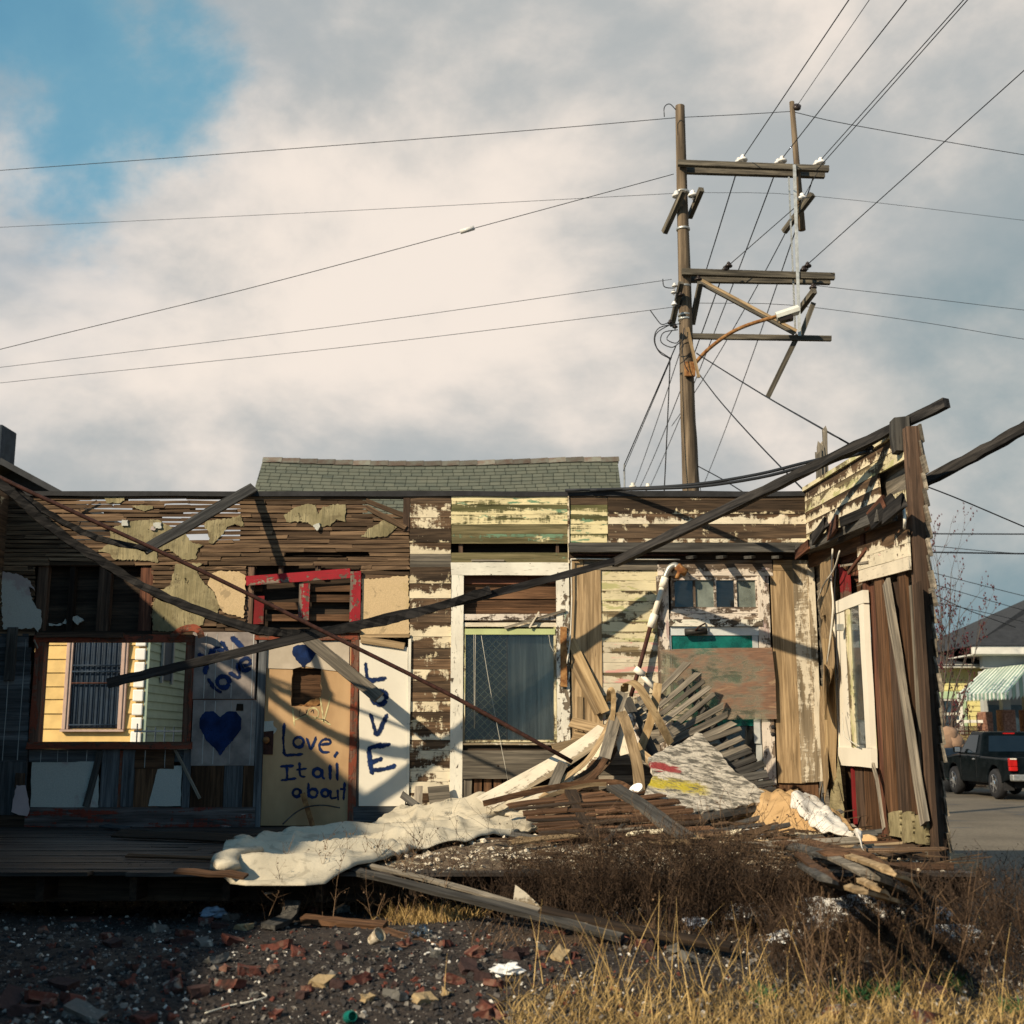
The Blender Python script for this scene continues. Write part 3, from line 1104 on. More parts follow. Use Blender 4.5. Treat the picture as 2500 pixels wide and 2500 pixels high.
# --- white LOVE panel
vb('edge_strip', M['greydark'], wall, 872, 880, 1560, 1972, .03, .02)
lv = wpoly('love_panel', M['whitepanel'], wall, [(878, 1562), (930, 1572), (996, 1580), (994, 1880), (988, 1968), (876, 1968)], .040, .01, 40, .8)
tag(lv, 'tall white panel with blue painted letters running downwards')
for st in ([[(1262, 368), (1278, 535)], [(1278, 525), (1432, 500)]], [ring(1370, 655, 58, 52)], [[(1300, 775), (1350, 962)], [(1350, 962), (1438, 778)]],
           [[(1275, 1058), (1360, 1035), (1462, 1022)], [(1288, 1060), (1300, 1160), (1318, 1262)], [(1290, 1168), (1402, 1130)], [(1312, 1228), (1420, 1212), (1506, 1186)]]):
    letter('painted_letter', lv, st, Z4, 50, .0425)
db('tilted_board', M['tan'], wall, 880, 1561, 988, 1577, 17, .065, t=.015)
hb('strip', M['tan'], wall, 880, 1000, 1548, 1556, .05, .015)
hb('baseboard', M['bluegrey'], wall, 864, 992, 1970, 2006, .045, .03)
vb('edge_strip', M['whitecasing'], wall, 994, 1001, 1560, 1960, .045, .012, seg=6)

# --- column of peeling boards
v = 1209
i = 0
edges = [1209, 1228, 1263, 1290, 1324, 1352, 1384, 1424, 1460, 1490, 1520, 1554, 1582, 1608, 1634, 1662, 1690, 1712, 1738, 1762, 1782, 1806, 1832, 1858, 1882, 1908, 1936, 1970, 2004, 2028]
for i in range(len(edges) - 1):
    mt = 'creampeel' if i % 3 else 'creampeel_lo'
    if i == 5:
        mt = 'grey'
    if i > 19:
        mt = 'creampeel_hi'
    hb('siding_board', M[mt], wall, 1001, 1101, edges[i] + .8, edges[i + 1], .022 + rr(0, .005), .02, seg=4, jy=.002)

# --- middle window bay
edges = [1209, 1232, 1256, 1280, 1303, 1327]
for i in range(5):
    hb('siding_board', M['greencream' if i < 3 else 'greenpeel'], wall, 1102, 1387, edges[i] + .7, edges[i + 1], .026, .02, seg=5)
vb('stud', M['stud'], wall, 1120, 1130, 1326, 1352, .0, .06)
vb('stud', M['stud'], wall, 1357, 1364, 1326, 1352, .0, .06)
vb('corner_strip', M['creampeel'], wall, 1386, 1390, 1209, 1375, .04, .03, seg=5)
hb('header_board', M['greenpeel'], wall, 1101, 1386, 1349, 1374, .024, .02, seg=5)
hb('splinter', M['grey'], wall, 1150, 1230, 1366, 1370, .045, .012)
win = hb('window_casing_head', M['whitecasing'], wall, 1101, 1389, 1373, 1404, .05, .035, seg=6)
vb('window_casing', M['whitecasing'], wall, 1100, 1130, 1404.6, 1968, .048, .035, seg=8, jy=.001)
vb('window_casing', M['whitecasing'], wall, 1359, 1391, 1404.6, 1838, .048, .035, seg=8, jy=.001)
hb('transom_board', M['redstud'], wall, 1130, 1290, 1405, 1426, -.03, .02)
hb('transom_board', M['redstud'], wall, 1292, 1359, 1405, 1424, -.035, .02)
for a, b in ((1426, 1462), (1463, 1482), (1483, 1500)):
    hb('transom_board', M['brown'], wall, 1130, 1359, a, b, -.06 - rr(0, .02), .02)
hb('transom_rail', M['flaky'], wall, 1130, 1359, 1499, 1514, .035, .06, seg=6)
hb('sash_rail', M['whitewash'], wall, 1131, 1358, 1520, 1530, .03, .03, seg=3)
hb('blind_headrail', plain('pale green blind rail', (.45, .50, .24), .1, 6, .5, .1), wall, 1135, 1355, 1535, 1549, .045, .05, seg=2, jy=0, jz=0, rag=0)
db('stick', M['grey'], wall, 1232, 1533, 1381, 1490, 6, .07, t=.012)
db('stick', M['whitewash'], wall, 1292, 1532, 1316, 1494, 4, .085, t=.01)
# panes, mesh and plywood
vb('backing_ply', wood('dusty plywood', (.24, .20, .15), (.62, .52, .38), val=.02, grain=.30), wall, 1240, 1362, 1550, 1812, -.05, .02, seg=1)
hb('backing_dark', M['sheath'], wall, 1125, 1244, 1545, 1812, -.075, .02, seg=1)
pane = hb('window_pane', M['glass'], wall, 1134, 1357, 1549, 1806, .015, .005, seg=1, jy=0, jz=0, rag=0)
vb('mesh_edge', M['rust'], wall, 1236, 1239, 1552, 1806, -.018, .008, seg=4)


def lattice(name, mat, parent, u0, u1, v0, v1, pitch, off, r):
    vs, fs = [], []
    x0, x1 = W(u0, 1680, off).x, W(u1, 1680, off).x
    z0, z1 = W(1250, v1, off).z, W(1250, v0, off).z
    y = D - off
    for s in (1, -1):
        c = (x0 + z0 if s == 1 else x0 - z1) - .01
        end = x1 + z1 if s == 1 else x1 - z0
        while c < end:
            pts = []
            for x in (x0, x1):
                z = (c - x) if s == 1 else (x - c)
                pts.append((x, z))
            (xa, za), (xb, zb) = pts
            # clip in z
            def clip(xa, za, xb, zb):
                t0, t1 = 0, 1
                d = zb - za
                for lim, sg in ((z0, 1), (z1, -1)):
                    f0, f1 = sg * (za - lim), sg * (zb - lim)
                    if f0 < 0 and f1 < 0:
                        return None
                    if f0 < 0:
                        t0 = max(t0, f0 / (f0 - f1))
                    if f1 < 0:
                        t1 = min(t1, f0 / (f0 - f1))
                if t0 >= t1:
                    return None
                return (xa + (xb - xa) * t0, za + d * t0, xa + (xb - xa) * t1, za + d * t1)
            q = clip(xa, za, xb, zb)
            if q:
                a, b = Vector((q[0], y + .002 * s, q[1])), Vector((q[2], y + .002 * s, q[3]))
                v_, f_ = sweep_geo([a, b], circ(r, 4), up=(0, 1, 0))
                k = len(vs)
                vs += v_
                fs += [tuple(k + i for i in f) for f in f_]
            c += pitch * math.sqrt(2)
    c = sum(vs, Vector()) / len(vs)
    o = mesh(name, [p - c for p in vs], fs, mat, parent, Matrix.Translation(c))
    return o


lattice('wire_mesh', plain('ochre wire', (.55, .42, .20), .3, 8, .7, .2), wall, 1133, 1236, 1550, 1806, .056, -.02, .0034)
for x in (1133, 1355):
    vb('sash_stile', M['sidingcream'], wall, x - 3, x + 3, 1530, 1812, .034, .03, seg=3)
hb('sash_rail', M['sidingcream'], wall, 1130, 1362, 1806, 1812, .036, .03)
hb('sash_rail', M['whitewash'], wall, 1130, 1363, 1814, 1819, .040, .03)
hb('sill_gap', M['sheath'], wall, 1130, 1362, 1820, 1833, .0, .03)
hb('wide_board', M['grey'], wall, 1129, 1360, 1832, 1901, .055, .025, seg=6)
lathe('knot', M['sheath'], wall, [(.012, 0), (.009, .003)], Matrix.Translation(W(1216, 1870, .0565)) @ Matrix.Rotation(math.pi / 2, 4, 'X'), 8)
for k in range(6):
    vb('lower_plank', M['brown' if k else 'grey'], wall, 1131 + k * 24 + (0 if k == 0 else 2), 1152 + k * 24, 1902, 1990, .01 if k else .03, .02)
for pts in (((1157, 1549), (1158, 1780)), ((1161, 1549), (1159, 1778)), ((1175, 1552), (1200, 1700), (1243, 1920)), ((1340, 1550), (1344, 1575), (1352, 1592), (1356, 1612))):
    tube('blind_cord', M['cord'], wall, [W(u, v, .055) for u, v in pts], .003, 5, 4)
vb('rust_bar', M['rust'], wall, 1368, 1384, 1530, 1676, .075, .012, seg=3)
tube('white_cable', M['whitecable'], wall, [W(1660, 1366, .08), W(1480, 1365, .08), W(1402, 1365, .08), W(1395, 1375, .075), W(1396, 1460, .07), W(1392, 1560, .07), W(1384, 1620, .09)], .008, 6, 5)

# --- upper boards, right
edges = [1209, 1232, 1255, 1279, 1303, 1324]
for i in range(5):
    hb('siding_board', M['creampeel_lo' if i == 0 else 'greencream'], wall, 1391, 1483, edges[i] + .7, edges[i + 1], .022 + .002 * i, .02, seg=3)
edges = [1209, 1221, 1254, 1279, 1314, 1324]
for i, mt in enumerate(('creampeel_lo', 'creampeel_lo', 'creampeel_hi', 'creampeel_lo', 'creampeel_hi')):
    hb('siding_board', M[mt], wall, 1484, 1990, edges[i] + .7, edges[i + 1], .024 + rr(0, .004), .02, seg=7)
hb('ledge_beam', M['greydark'], wall, 1389, 1992, 1325, 1347, .16, .17, seg=10, jy=.003)
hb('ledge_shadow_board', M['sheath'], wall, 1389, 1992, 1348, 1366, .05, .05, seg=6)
for u in (1695, 1768, 1837, 1904):
    board('ledge_block', M['greydark'], wall, W(u, 1356, .02), W(u - 12, 1357, .30), .075, .03, (0, 0, 1), seg=1)
tube('ledge_conduit', M['rustpipe'], wall, [W(1400, 1354, .10), W(1500, 1355, .10), W(1680, 1354, .10)], .01, 6, 4)

# --- right-hand lower wall
vb('wall_panel', M['tan'], wall, 1394, 1470, 1390, 1836, .03, .012, seg=5)
vb('wall_panel', M['tan'], wall, 1394, 1424, 1367, 1389, .03, .012, seg=1)
db('split_strip', M['tan'], wall, 1402, 1620, 1464, 1740, 26, .04, .09, t=.01)
db('split_strip', M['veneer'], wall, 1392, 1560, 1478, 1738, 22, .045, .12, t=.008)
vb('wall_panel', M['tan'], wall, 1410, 1424, 1700, 1830, .042, .01)
hb('trim_board', M['grey'], wall, 1425, 1605, 1367, 1391, .034, .02, seg=4)
v = 1392
k = 0
while v < 1690:
    hb('siding_board', M['sidingcream' if k < 7 else 'sidingpink'], wall, 1462, 1610, v + .7, v + 25, .018 + .004 * ((k * 7) % 3) / 3, .02, seg=4, jy=.001)
    v += 25
    k += 1
for k in range(12):
    hb('siding_board', M['sidingpink' if k < 3 else 'grey'], wall, 1462, 1640, v + .7, v + 25, .018, .02, seg=3)
    v += 25
hb('door_header', M['flaky'], wall, 1606, 1886, 1367, 1405, .040, .03, seg=6)
vb('door_casing', M['flaky'], wall, 1609, 1638, 1406, 2024, .044, .03, seg=8)
vb('door_casing', M['flaky'], wall, 1859, 1888, 1406, 2024, .044, .03, seg=8)
# transom with four panes
hb('transom_rail', M['flaky'], wall, 1638, 1859, 1404, 1416, .034, .04, seg=4)
hb('transom_rail', M['flaky'], wall, 1638, 1859, 1482, 1497, .034, .04, seg=4)
us = [1638, 1647, 1693, 1698, 1743, 1749, 1793, 1799, 1845, 1859]
for i in range(0, 10, 2):
    vb('transom_bar', M['flaky'], wall, us[i], us[i + 1], 1416.4, 1481.6, .032, .035, seg=2, jy=.001)
for i, mt in enumerate(('glass', 'glassmilky', 'glass', 'glassmilky')):
    hb('transom_pane', M[mt], wall, us[2 * i + 1], us[2 * i + 2], 1416, 1482, .012, .004, seg=1, jy=0, jz=0, rag=0)
for a, b in ((1405, 1436), (1437, 1462), (1463, 1500)):
    hb('backing_board', M['sheath'], wall, 1636, 1862, a, b, -.07, .02)
hb('transom_rail', M['flaky'], wall, 1636, 1861, 1497.6, 1512, .036, .05, seg=5)
hb('door_head', M['whitecasing'], wall, 1634, 1863, 1512.4, 1529, .05, .04, seg=4)
# storm door with teal glass
sd_ = hb('storm_door', M['alu'], wall, 1636, 1860, 1531, 1551, .026, .03, seg=1, jy=0, jz=0, rag=0)
tag(sd_, 'grey aluminium storm door with teal glass')
vb('door_stile', M['alu'], sd_, 1637, 1644, 1551.5, 2022, .026, .03, seg=1, jy=0, jz=0, rag=0)
vb('door_stile', M['alu'], sd_, 1845, 1859, 1551.5, 2022, .026, .03, seg=1, jy=0, jz=0, rag=0)
hb('door_rail', M['alu'], sd_, 1644.5, 1844.5, 1990, 2022, .024, .03, seg=1, jy=0, jz=0, rag=0)
hb('door_glass', M['tealglass'], sd_, 1644, 1845, 1552, 1772, .014, .005, seg=1, jy=0, jz=0, rag=0)
hb('door_glass', M['glass'], sd_, 1644, 1845, 1773, 1990, .013, .005, seg=1, jy=0, jz=0, rag=0)
hb('backing_dark', M['tar'], wall, 1640, 1860, 1532, 2022, -.06, .02, seg=1)
vb('push_plate', M['alu'], sd_, 1841, 1856, 1756, 1815, .04, .012, seg=1)
cl = W(1676, 1541, .10)
tube('door_closer', plain('black door closer', (.03, .028, .026), .2, 8, .5, .1), sd_, [W(1672, 1543, .07), W(1726, 1541, .07)], .036, 10)
tube('closer_arm', M['rustpipe'], sd_, [W(1698, 1540, .10), W(1706, 1530, .14), W(1722, 1522, .06)], .009, 6)
px = wpoly('smeared_sheet', M['plexi'], wall, [(1612, 1586), (1700, 1583), (1885, 1581), (1893, 1660), (1896, 1755), (1790, 1757), (1619, 1759)], .075, .006, 60, .8)
tag(px, 'clear plastic sheet smeared with rust across the storm door')
for q in (1775, 1793):
    lathe('lock_hole', M['tar'], wall, [(.022, 0), (.018, .004)], Matrix.Translation(W(1887, q, .046)) @ Matrix.Rotation(math.pi / 2, 4, 'X'), 10)
# panels to the corner
hb('wall_panel', M['tan'], wall, 1888, 1945, 1367, 1393, .03, .012)
vb('wall_panel', M['tan'], wall, 1890, 1955, 1394, 1912, .032, .014, seg=6)
vb('wall_panel', M['whitewash'], wall, 1946, 1984, 1367, 1910, .042, .014, seg=6)
vb('wall_panel', M['whitewash'], wall, 1983, 1999, 1367, 1908, .055, .014, seg=6)
vb('wall_panel', M['brown'], wall, 1890, 2000, 1912, 2022, .012, .014)
for k, (a, b, c) in enumerate(((1888, 1920, 1925), (1905, 1950, 1936), (1938, 1978, 1922), (1964, 1990, 1948))):
    vb('broken_panel', M['tan' if k % 2 else 'brown'], wall, a, b, c, 2000 + k * 6, .05 + .02 * k, .01, seg=3, rag=.05)
# gas pipe fitting in front of the wall
gp = thing('gas_pipe', W(1560, 1690, .12), 'bent rusty and white gas pipe with elbow rising from the debris against cream siding', 'pipe')
tube('rusty_pipe', M['rustpipe'], gp, [W(1540, 1700, .14), W(1558, 1640, .12), W(1590, 1522, .10)], .022, 10)
tube('white_pipe', M['whitemetal'], gp, [W(1591, 1520, .10), W(1622, 1418, .10)], .030, 10)
tube('coupling', M['whitemetal'], gp, [W(1588, 1532, .10), W(1598, 1500, .10)], .042, 10)
tube('coupling', M['whitemetal'], gp, [W(1617, 1434, .10), W(1624, 1410, .10)], .040, 10)
tube('elbow', M['steel'], gp, [W(1623, 1412, .10), W(1634, 1388, .10), W(1648, 1380, .11), W(1656, 1386, .12)], .034, 10, 5)
tube('rusty_cap', M['rust'], gp, [W(1653, 1382, .12), W(1664, 1392, .13), W(1676, 1398, .14)], .042, 8)
tube('stub', M['rust'], gp, [W(1660, 1394, .13), W(1652, 1412, .14)], .022, 8)
tube('valve', M['whitemetal'], gp, [W(1550, 1632, .16), W(1572, 1648, .16)], .035, 10)
tube('white_pipe', M['whitemetal'], gp, [W(1568, 1650, .16), W(1598, 1682, .18)], .024, 10)
# ------------------------------------------------------------------ ground, road
def hgt(x, y):
    """height of the rubble lot"""
    n = noise.noise((x * .55, y * .55, 1.3)) * .07 + noise.noise((x * 1.9, y * 1.9, 4.1)) * .028 + noise.noise((x * 6, y * 6, 2.2)) * .012
    a = max(0, min(1, (y - 3.0) / 4.5))
    base = .08 + .24 * a * a * (3 - 2 * a)
    # mound where the weeds grow, right of the middle
    base += .13 * math.exp(-((x - 1.6) / 1.5) ** 2 - ((y - 7.9) / .8) ** 2)
    edge = max(0, min(1, (3.9 - x) / 1.3)) * max(0, min(1, (x + 9) / 2)) * max(0, min(1, (13.0 - y) / .8)) * max(0, min(1, (y - 1.0) / 2))
    # drop under the floor
    u = max(0, min(1, (y - 8.7) / .8))
    h = (base + n) * (1 - .55 * u)
    return h * edge - .02 * (1 - edge)


def soil_mat():
    m = NT('dark cinder soil')
    v = m.coords(rnd=False, world=True)
    a = m.noise(v, 1.6, 5, .6)
    b = m.noise(v, 34, 8, .75)
    c = m.mix(m.step(b, .35, .68), (.014, .012, .012), (.080, .064, .056))
    c = m.mix(m.step(a, .48, .66, 0, .6), c, (.085, .066, .054))
    vor = m.n('ShaderNodeTexVoronoi')
    vor.inputs['Scale'].default_value = 60
    m.l(v, vor.inputs['Vector'])
    sp = m.n('ShaderNodeSeparateColor')
    m.l(vor.outputs['Color'], sp.inputs[0])
    pick = m.math('MULTIPLY', m.step(sp.outputs[0], .90, .92), m.step(vor.outputs['Distance'], .25, .42, 1, 0))
    c = m.mix(m.math('MULTIPLY', pick, .85), c, (.42, .38, .32))
    f = m.noise(v, 90, 5, .7)
    return m.fin(c, .9, m.bump(b, .9, .03, m.bump(f, .7, .01)), .2)


def road_mat():
    m = NT('worn brown grey asphalt')
    v = m.coords(rnd=False, world=True)
    a = m.noise(v, .35, 5, .6)
    c = m.mix(m.step(a, .35, .65), (.105, .088, .066), (.165, .14, .105))
    b = m.noise(v, 22, 6, .75)
    c = m.mix(m.step(b, .4, .7, 0, .7), c, (.06, .05, .042))
    w = m.noise(v, .22, 4, .6, (1, 2.6, 1))
    c = m.mix(m.step(w, .58, .64, 0, .85), c, (.045, .047, .05))
    return m.fin(c, m.step(w, .58, .66, .92, .55), m.bump(b, .6, .012), .25)


M['soil'] = soil_mat()
M['road'] = road_mat()
M['field'] = patchy('dull turf and dirt', (.085, .078, .045), [((.06, .062, .03), .5, .1, .6), ((.12, .10, .07), .6, .08, .3)], scale=1, fine=12)

g = mesh('ground', [(-400, -60, -.03), (400, -60, -.03), (400, 900, -.03), (-400, 900, -.03)], [(0, 1, 2, 3)], M['field'])
tag(g, kind='structure')
nx, ny = 150, 120
vs = []
for j in range(ny + 1):
    y = 1.0 + 12.0 * j / ny
    for i in range(nx + 1):
        x = -9.0 + 13.0 * i / nx
        vs.append((x, y, hgt(x, y)))
fs = [(j * (nx + 1) + i, j * (nx + 1) + i + 1, (j + 1) * (nx + 1) + i + 1, (j + 1) * (nx + 1) + i) for j in range(ny) for i in range(nx)]
lot = mesh('rubble_lot_ground', vs, fs, M['soil'], smooth=True)
tag(lot, kind='structure')
rd = mesh('road', [(3.6, -20, -.015), (60, -20, -.015), (60, 33.5, -.015), (3.6, 60, -.015)], [(0, 1, 2, 3)], M['road'])
tag(rd, kind='structure')

# ------------------------------------------------------------------ floor
M['floorwood'] = wood('dark weathered floor strips', (.022, .019, .018), (.085, .070, .060), val=.35, rough=.55)
fl = bpy.data.objects.new('floor', None)
COL.objects.link(fl)
fl.location = (-1, 10.4, FZ)
MW['floor'] = Matrix.Translation(fl.location)
tag(fl, kind='structure')
y = 8.28
while y < 12.44:
    wd = rr(.12, .15)
    x = XL + .03
    while x < XR - .02:
        e = min(XR - .02, x + rr(2.2, 4.2))
        if XR - e < .8:
            e = XR - .02
        if y < 8.6 and RNG.random() < .3:
            x += rr(.1, .5)
        board('floorboard', M['floorwood'], fl, (x, y + wd / 2, FZ + rr(-.004, .004)), (e - .005, y + wd / 2, FZ + rr(-.004, .004)), wd - .006, .025, (0, 0, 1), seg=4, jz=.003)
        x = e
    y += wd
for x in [XL + .3 + .62 * i for i in range(14)]:
    board('joist', M['sheath'], fl, (x, 8.36, FZ - .03), (x, 12.4, FZ - .03), .05, .16, (0, 0, 1), seg=2)
hbm = board('sill_beam', M['sheath'], fl, (XL, 8.62, FZ - .13), (-.2, 8.62, FZ - .13), .18, .10, (0, -1, 0), seg=8, jy=.01)
hbm = board('sill_beam', M['sheath'], fl, (-.199, 8.56, FZ - .13), (XR, 8.55, FZ - .14), .16, .10, (0, -1, 0), seg=8, jy=.01)
for x in (-4.6, -2.9, -1.2, .6, 2.4):
    for k in range(2):
        box('pier', plain('pier brick', (.10, .04, .03), .3, 10, .9, .4) if x == -4.6 and k == 0 else bpy.data.materials['pier brick'], fl, (x - .11, 8.42, hgt(x, 8.5) - .05 + k * .0), (x + .11, 8.62, .30) if k == 0 else (x + .10, 8.60, .43), .01) if k == 0 else None

# ------------------------------------------------------------------ right-hand wall
rw = thing('corner_wall', (XR, 10.8, FZ), 'broken end wall with open studs, white framed window and brown planks beside the street', 'wall')


def ryz(u, v, off=0):
    p = Rw(u, v, off)
    return p.y, p.z


def rb(name, mat, y0, y1, z0, z1, off=.0, t=.02, **kw):
    zc = (z0 + z1) / 2
    sl = kw.pop('sl', .0)
    return board(name, mat, kw.pop('parent', rw), (XR - off, y0, zc - sl * (D - y0)), (XR - off, y1, zc - sl * (D - y1)), z1 - z0, t, (-1, 0, 0), **kw)


def rv(name, mat, u0, u1, v, z0, z1, off=.0, t=.02, **kw):
    a, b = ryz(u0, v, off)[0], ryz(u1, v, off)[0]
    yc = (a + b) / 2
    return board(name, mat, kw.pop('parent', rw), (XR - off, yc, z0), (XR - off, yc, z1), abs(a - b), t, (-1, 0, 0), **kw)


YN = 9.16
SL = .055
ZT = 4.05
hz0, hz1 = ryz(2142, 1208)[1], ryz(2142, 1170)[1]
z = ZT
k = 0
cr = ('creampeel', 'sidingcream', 'creampeel', 'creampeel_hi', 'sidingcream', 'creampeel')
while z > 3.46:
    ye = YN + rr(-.02, .03)
    if 2 <= k <= 3:
        ye = ryz(2143, 1180)[0]
    rb('siding_board', M[cr[k % 6]], D - .02, ye, z - .112, z - .003, .0, .02, seg=5, rag=.015, sl=SL)
    z -= .115
    k += 1
rb('top_trim', M['sidingcream'], D - .05, YN + .1, ZT - .005, ZT + .035, .025, .05, seg=5, sl=SL)
# ledge with broken pieces
rb('ledge_beam', M['greydark'], D - .18, 9.5, 3.36, 3.45, .16, .17, seg=7, jy=.01, sl=SL)
for i in range(9):
    yy = 12.2 - i * .36
    L = rr(.4, .75)
    board('broken_ledge_board', M['darkbeam' if i % 3 else 'redstud'], rw, (XR - rr(.10, .24), yy, 3.40 - SL * (D - yy) + rr(-.06, .10)), (XR - rr(.10, .26), yy - L, 3.42 - SL * (D - yy) + rr(-.05, .12)), rr(.07, .14), .03, (-1, 0, rr(-.3, .5)), seg=2, rag=.05)
rb('soffit_board', M['brown'], D - .1, YN + .05, 3.23, 3.36, .01, .02, seg=4, sl=SL)
# cream boards by the open end
ya, yb = ryz(2108, 1370)[0], YN - .02
zt, zb = ryz(2108, 1335)[1], ryz(2108, 1424)[1]
for i in range(3):
    h = (zt - zb) / 3
    rb('siding_board', M['creampeel_hi' if i else 'whitewash'], ya, yb, zb + i * h + .004 + SL * (D - ya), zb + (i + 1) * h + SL * (D - ya), .05, .02, seg=4, sl=SL)
rv('stud', M['redstud'], 2105, 2112, 1400, ryz(2108, 1450)[1], zt + .1, .03, .05)
# recess above the window
rpoly('red_panel', M['redsolid'], rw, [(2047, 1378), (2072, 1402), (2076, 1462), (2053, 1470)], .01, .015, 20, .5)
for i, (a, b) in enumerate(((1338, 1362), (1364, 1390), (1392, 1420), (1422, 1448), (1450, 1478))):
    y0, y1 = ryz(2040, 1400)[0], ryz(2110, 1400)[0]
    rb('backing_board', M['brown' if i % 2 else 'redstud'], y0, y1, ryz(2075, b)[1], ryz(2075, a)[1], -.06 - .005 * i, .02)
a, b = Rw(2113, 1340, .06), Rw(2068, 1400, .08)
board('splinter', M['redstud'], rw, a, b, .03, .02, (-1, 0, 0))
a, b = Rw(2050, 1382, .05), Rw(2118, 1372, .06)
board('splinter', M['grey'], rw, a, b, .02, .012, (-1, 0, 0))
# window
wy0, wy1 = ryz(2053, 1650)[0], ryz(2132, 1650)[0]
wz0, wz1 = ryz(2095, 1842)[1], ryz(2082, 1483)[1]
wf = rb('window_frame', M['whitepanel'], wy0 + .10, wy1 - .06, wz1 - .02, wz1 + .09, .07, .05, seg=3)
tag(wf, 'white window frame with black scribbles on its frosted side')
rb('bottom_rail', M['whitepanel'], wy0 + .08, wy1 - .06, wz0 - .10, wz0 + .06, .07, .05, seg=3, parent=wf)
def rvy(name, mat, y0, y1, z0, z1, off, t, **kw):
    return board(name, mat, kw.pop('parent', rw), (XR - off, (y0 + y1) / 2, z0), (XR - off, (y0 + y1) / 2, z1), abs(y1 - y0), t, (-1, 0, 0), **kw)
W_ = abs(wy1 - wy0)
rvy('stile', M['whitepanel'], wy0 + .08, wy0 - .06, wz0 + .06, wz1 - .02, .068, .03, parent=wf)
rvy('stile', M['whitepanel'], wy1 + .09, wy1 - .05, wz0 + .06, wz1 - .02, .068, .05, parent=wf)
fp = rvy('frosted_panel', M['whitepanel'], wy0 - .06, wy0 - .06 - W_ * .40, wz0 + .06, wz1 - .02, .061, .006, parent=wf, jy=0, jz=0, rag=0)
rvy('mullion', M['sidingcream'], wy0 - .06 - W_ * .40, wy0 - .06 - W_ * .54, wz0 + .06, wz1 - .02, .065, .03, parent=wf)
rvy('glass_pane', M['glassclear'], wy0 - .06 - W_ * .54, wy1 + .09, wz0 + .06, wz1 - .02, .056, .004, parent=wf, jy=0, jz=0, rag=0)
# scribbles
SC = []
for pts in ([(265, 30), (300, 110), (330, 150)], [(250, 210), (290, 130), (320, 180), (260, 260)], [(255, 210), (325, 190), (265, 330)], [(290, 120), (310, 230), (262, 250)],
            [(262, 330), (330, 290), (280, 360), (320, 270)], [(265, 400), (340, 360), (262, 470)], [(262, 410), (350, 470), (270, 440)], [(300, 400), (330, 520), (345, 440)],
            [(262, 535), (350, 630), (300, 450)], [(262, 530), (275, 600)]):
    SC.append([(2000 + x * .2588, 1600 + y * .2588) for x, y in pts])
for st in SC:
    stroke('scribble', M['paintblack'], wf, st, 1.7, .063, Rw, k=3)
box('latch', M['steel'], wf, Rw(2050, 1532, .12) - Vector((.03, .03, .03)), Rw(2050, 1532, .12) + Vector((.03, .03, .03)), .005)
# planks
zb0 = FZ + .0
for u0, u1, vv, off, mt in ((2134, 2148, 1700, .0, 'redstud'), (2148, 2172, 1700, .03, 'brown'), (2178, 2203, 1700, .01, 'stud'), (2208, 2228, 1700, .02, 'brown'), (2232, 2240, 1700, .0, 'grey'), (2245, 2261, 1700, .035, 'stud')):
    rv('plank', M[mt], u0, u1, vv, zb0, ryz(u0, 1424)[1] if mt != 'brown' else 3.02 + rr(-.05, .1), off, .025, seg=5, jy=.004)
for u0, u1, off, mt in ((2066, 2076, .0, 'brown'), (2079, 2084, .04, 'redsolid'), (2085, 2108, .02, 'stud'), (2111, 2138, .025, 'brown')):
    rv('plank', M[mt], u0, u1, 1930, zb0, wz0 - .06, off, .025, seg=4)
a, b = Rw(2159, 1420, .07), Rw(2252, 2010, .10)
board('diagonal_brace', M['grey'], rw, a, b, .12, .03, (-1, 0, 0), seg=6, jy=.012)
a, b = Rw(2131, 1866, .07), Rw(2158, 2024, .12)
board('loose_lath', M['grey'], rw, a, b, .05, .015, (-1, 0, 0), seg=4, jz=.01)
for q in ([(650, 1490), (700, 1470), (750, 1465), (770, 1720), (660, 1700)], [(785, 1490), (830, 1470), (870, 1475), (890, 1760), (780, 1770)], [(905, 1510), (950, 1495), (1000, 1500), (1012, 1790), (905, 1770)]):
    rpoly('plaster_remnant', M['canvas'], rw, [(2000 + x * .2588, 1600 + y * .2588) for x, y in q], .065, .025, 5, 1.4)
# end post and outside siding
board('end_post', M['stud'], rw, (XR + .04, YN - .04, .35), (XR + .04, YN - .04, ZT - .17), .10, .10, (0, -1, 0), seg=9, jy=.004)
board('end_post', M['greydark'], rw, (XR + .0, YN + .09, ZT - .35), (XR + .0, YN + .09, ZT - .06), .12, .12, (0, -1, 0), seg=2, jy=.01, rag=.02)
z = .30
while z < ZT - .28:
    ye = YN - .05 - rr(0, .08)
    inwin = z + .13 > wz0 + .05 and z < wz1 - .03
    parts_ = [(D + .1, wy0 - .06 - W_ * .45), (wy1 + .07, ye)] if inwin else [(D + .1, ye)]
    for a, b in parts_:
        board('outside_siding', M['grey'], rw, (XR + .105, a, z + .065), (XR + .105, b, z + .065), .14, .018, (1, 0, .16), seg=4, rag=.02)
    z += .128
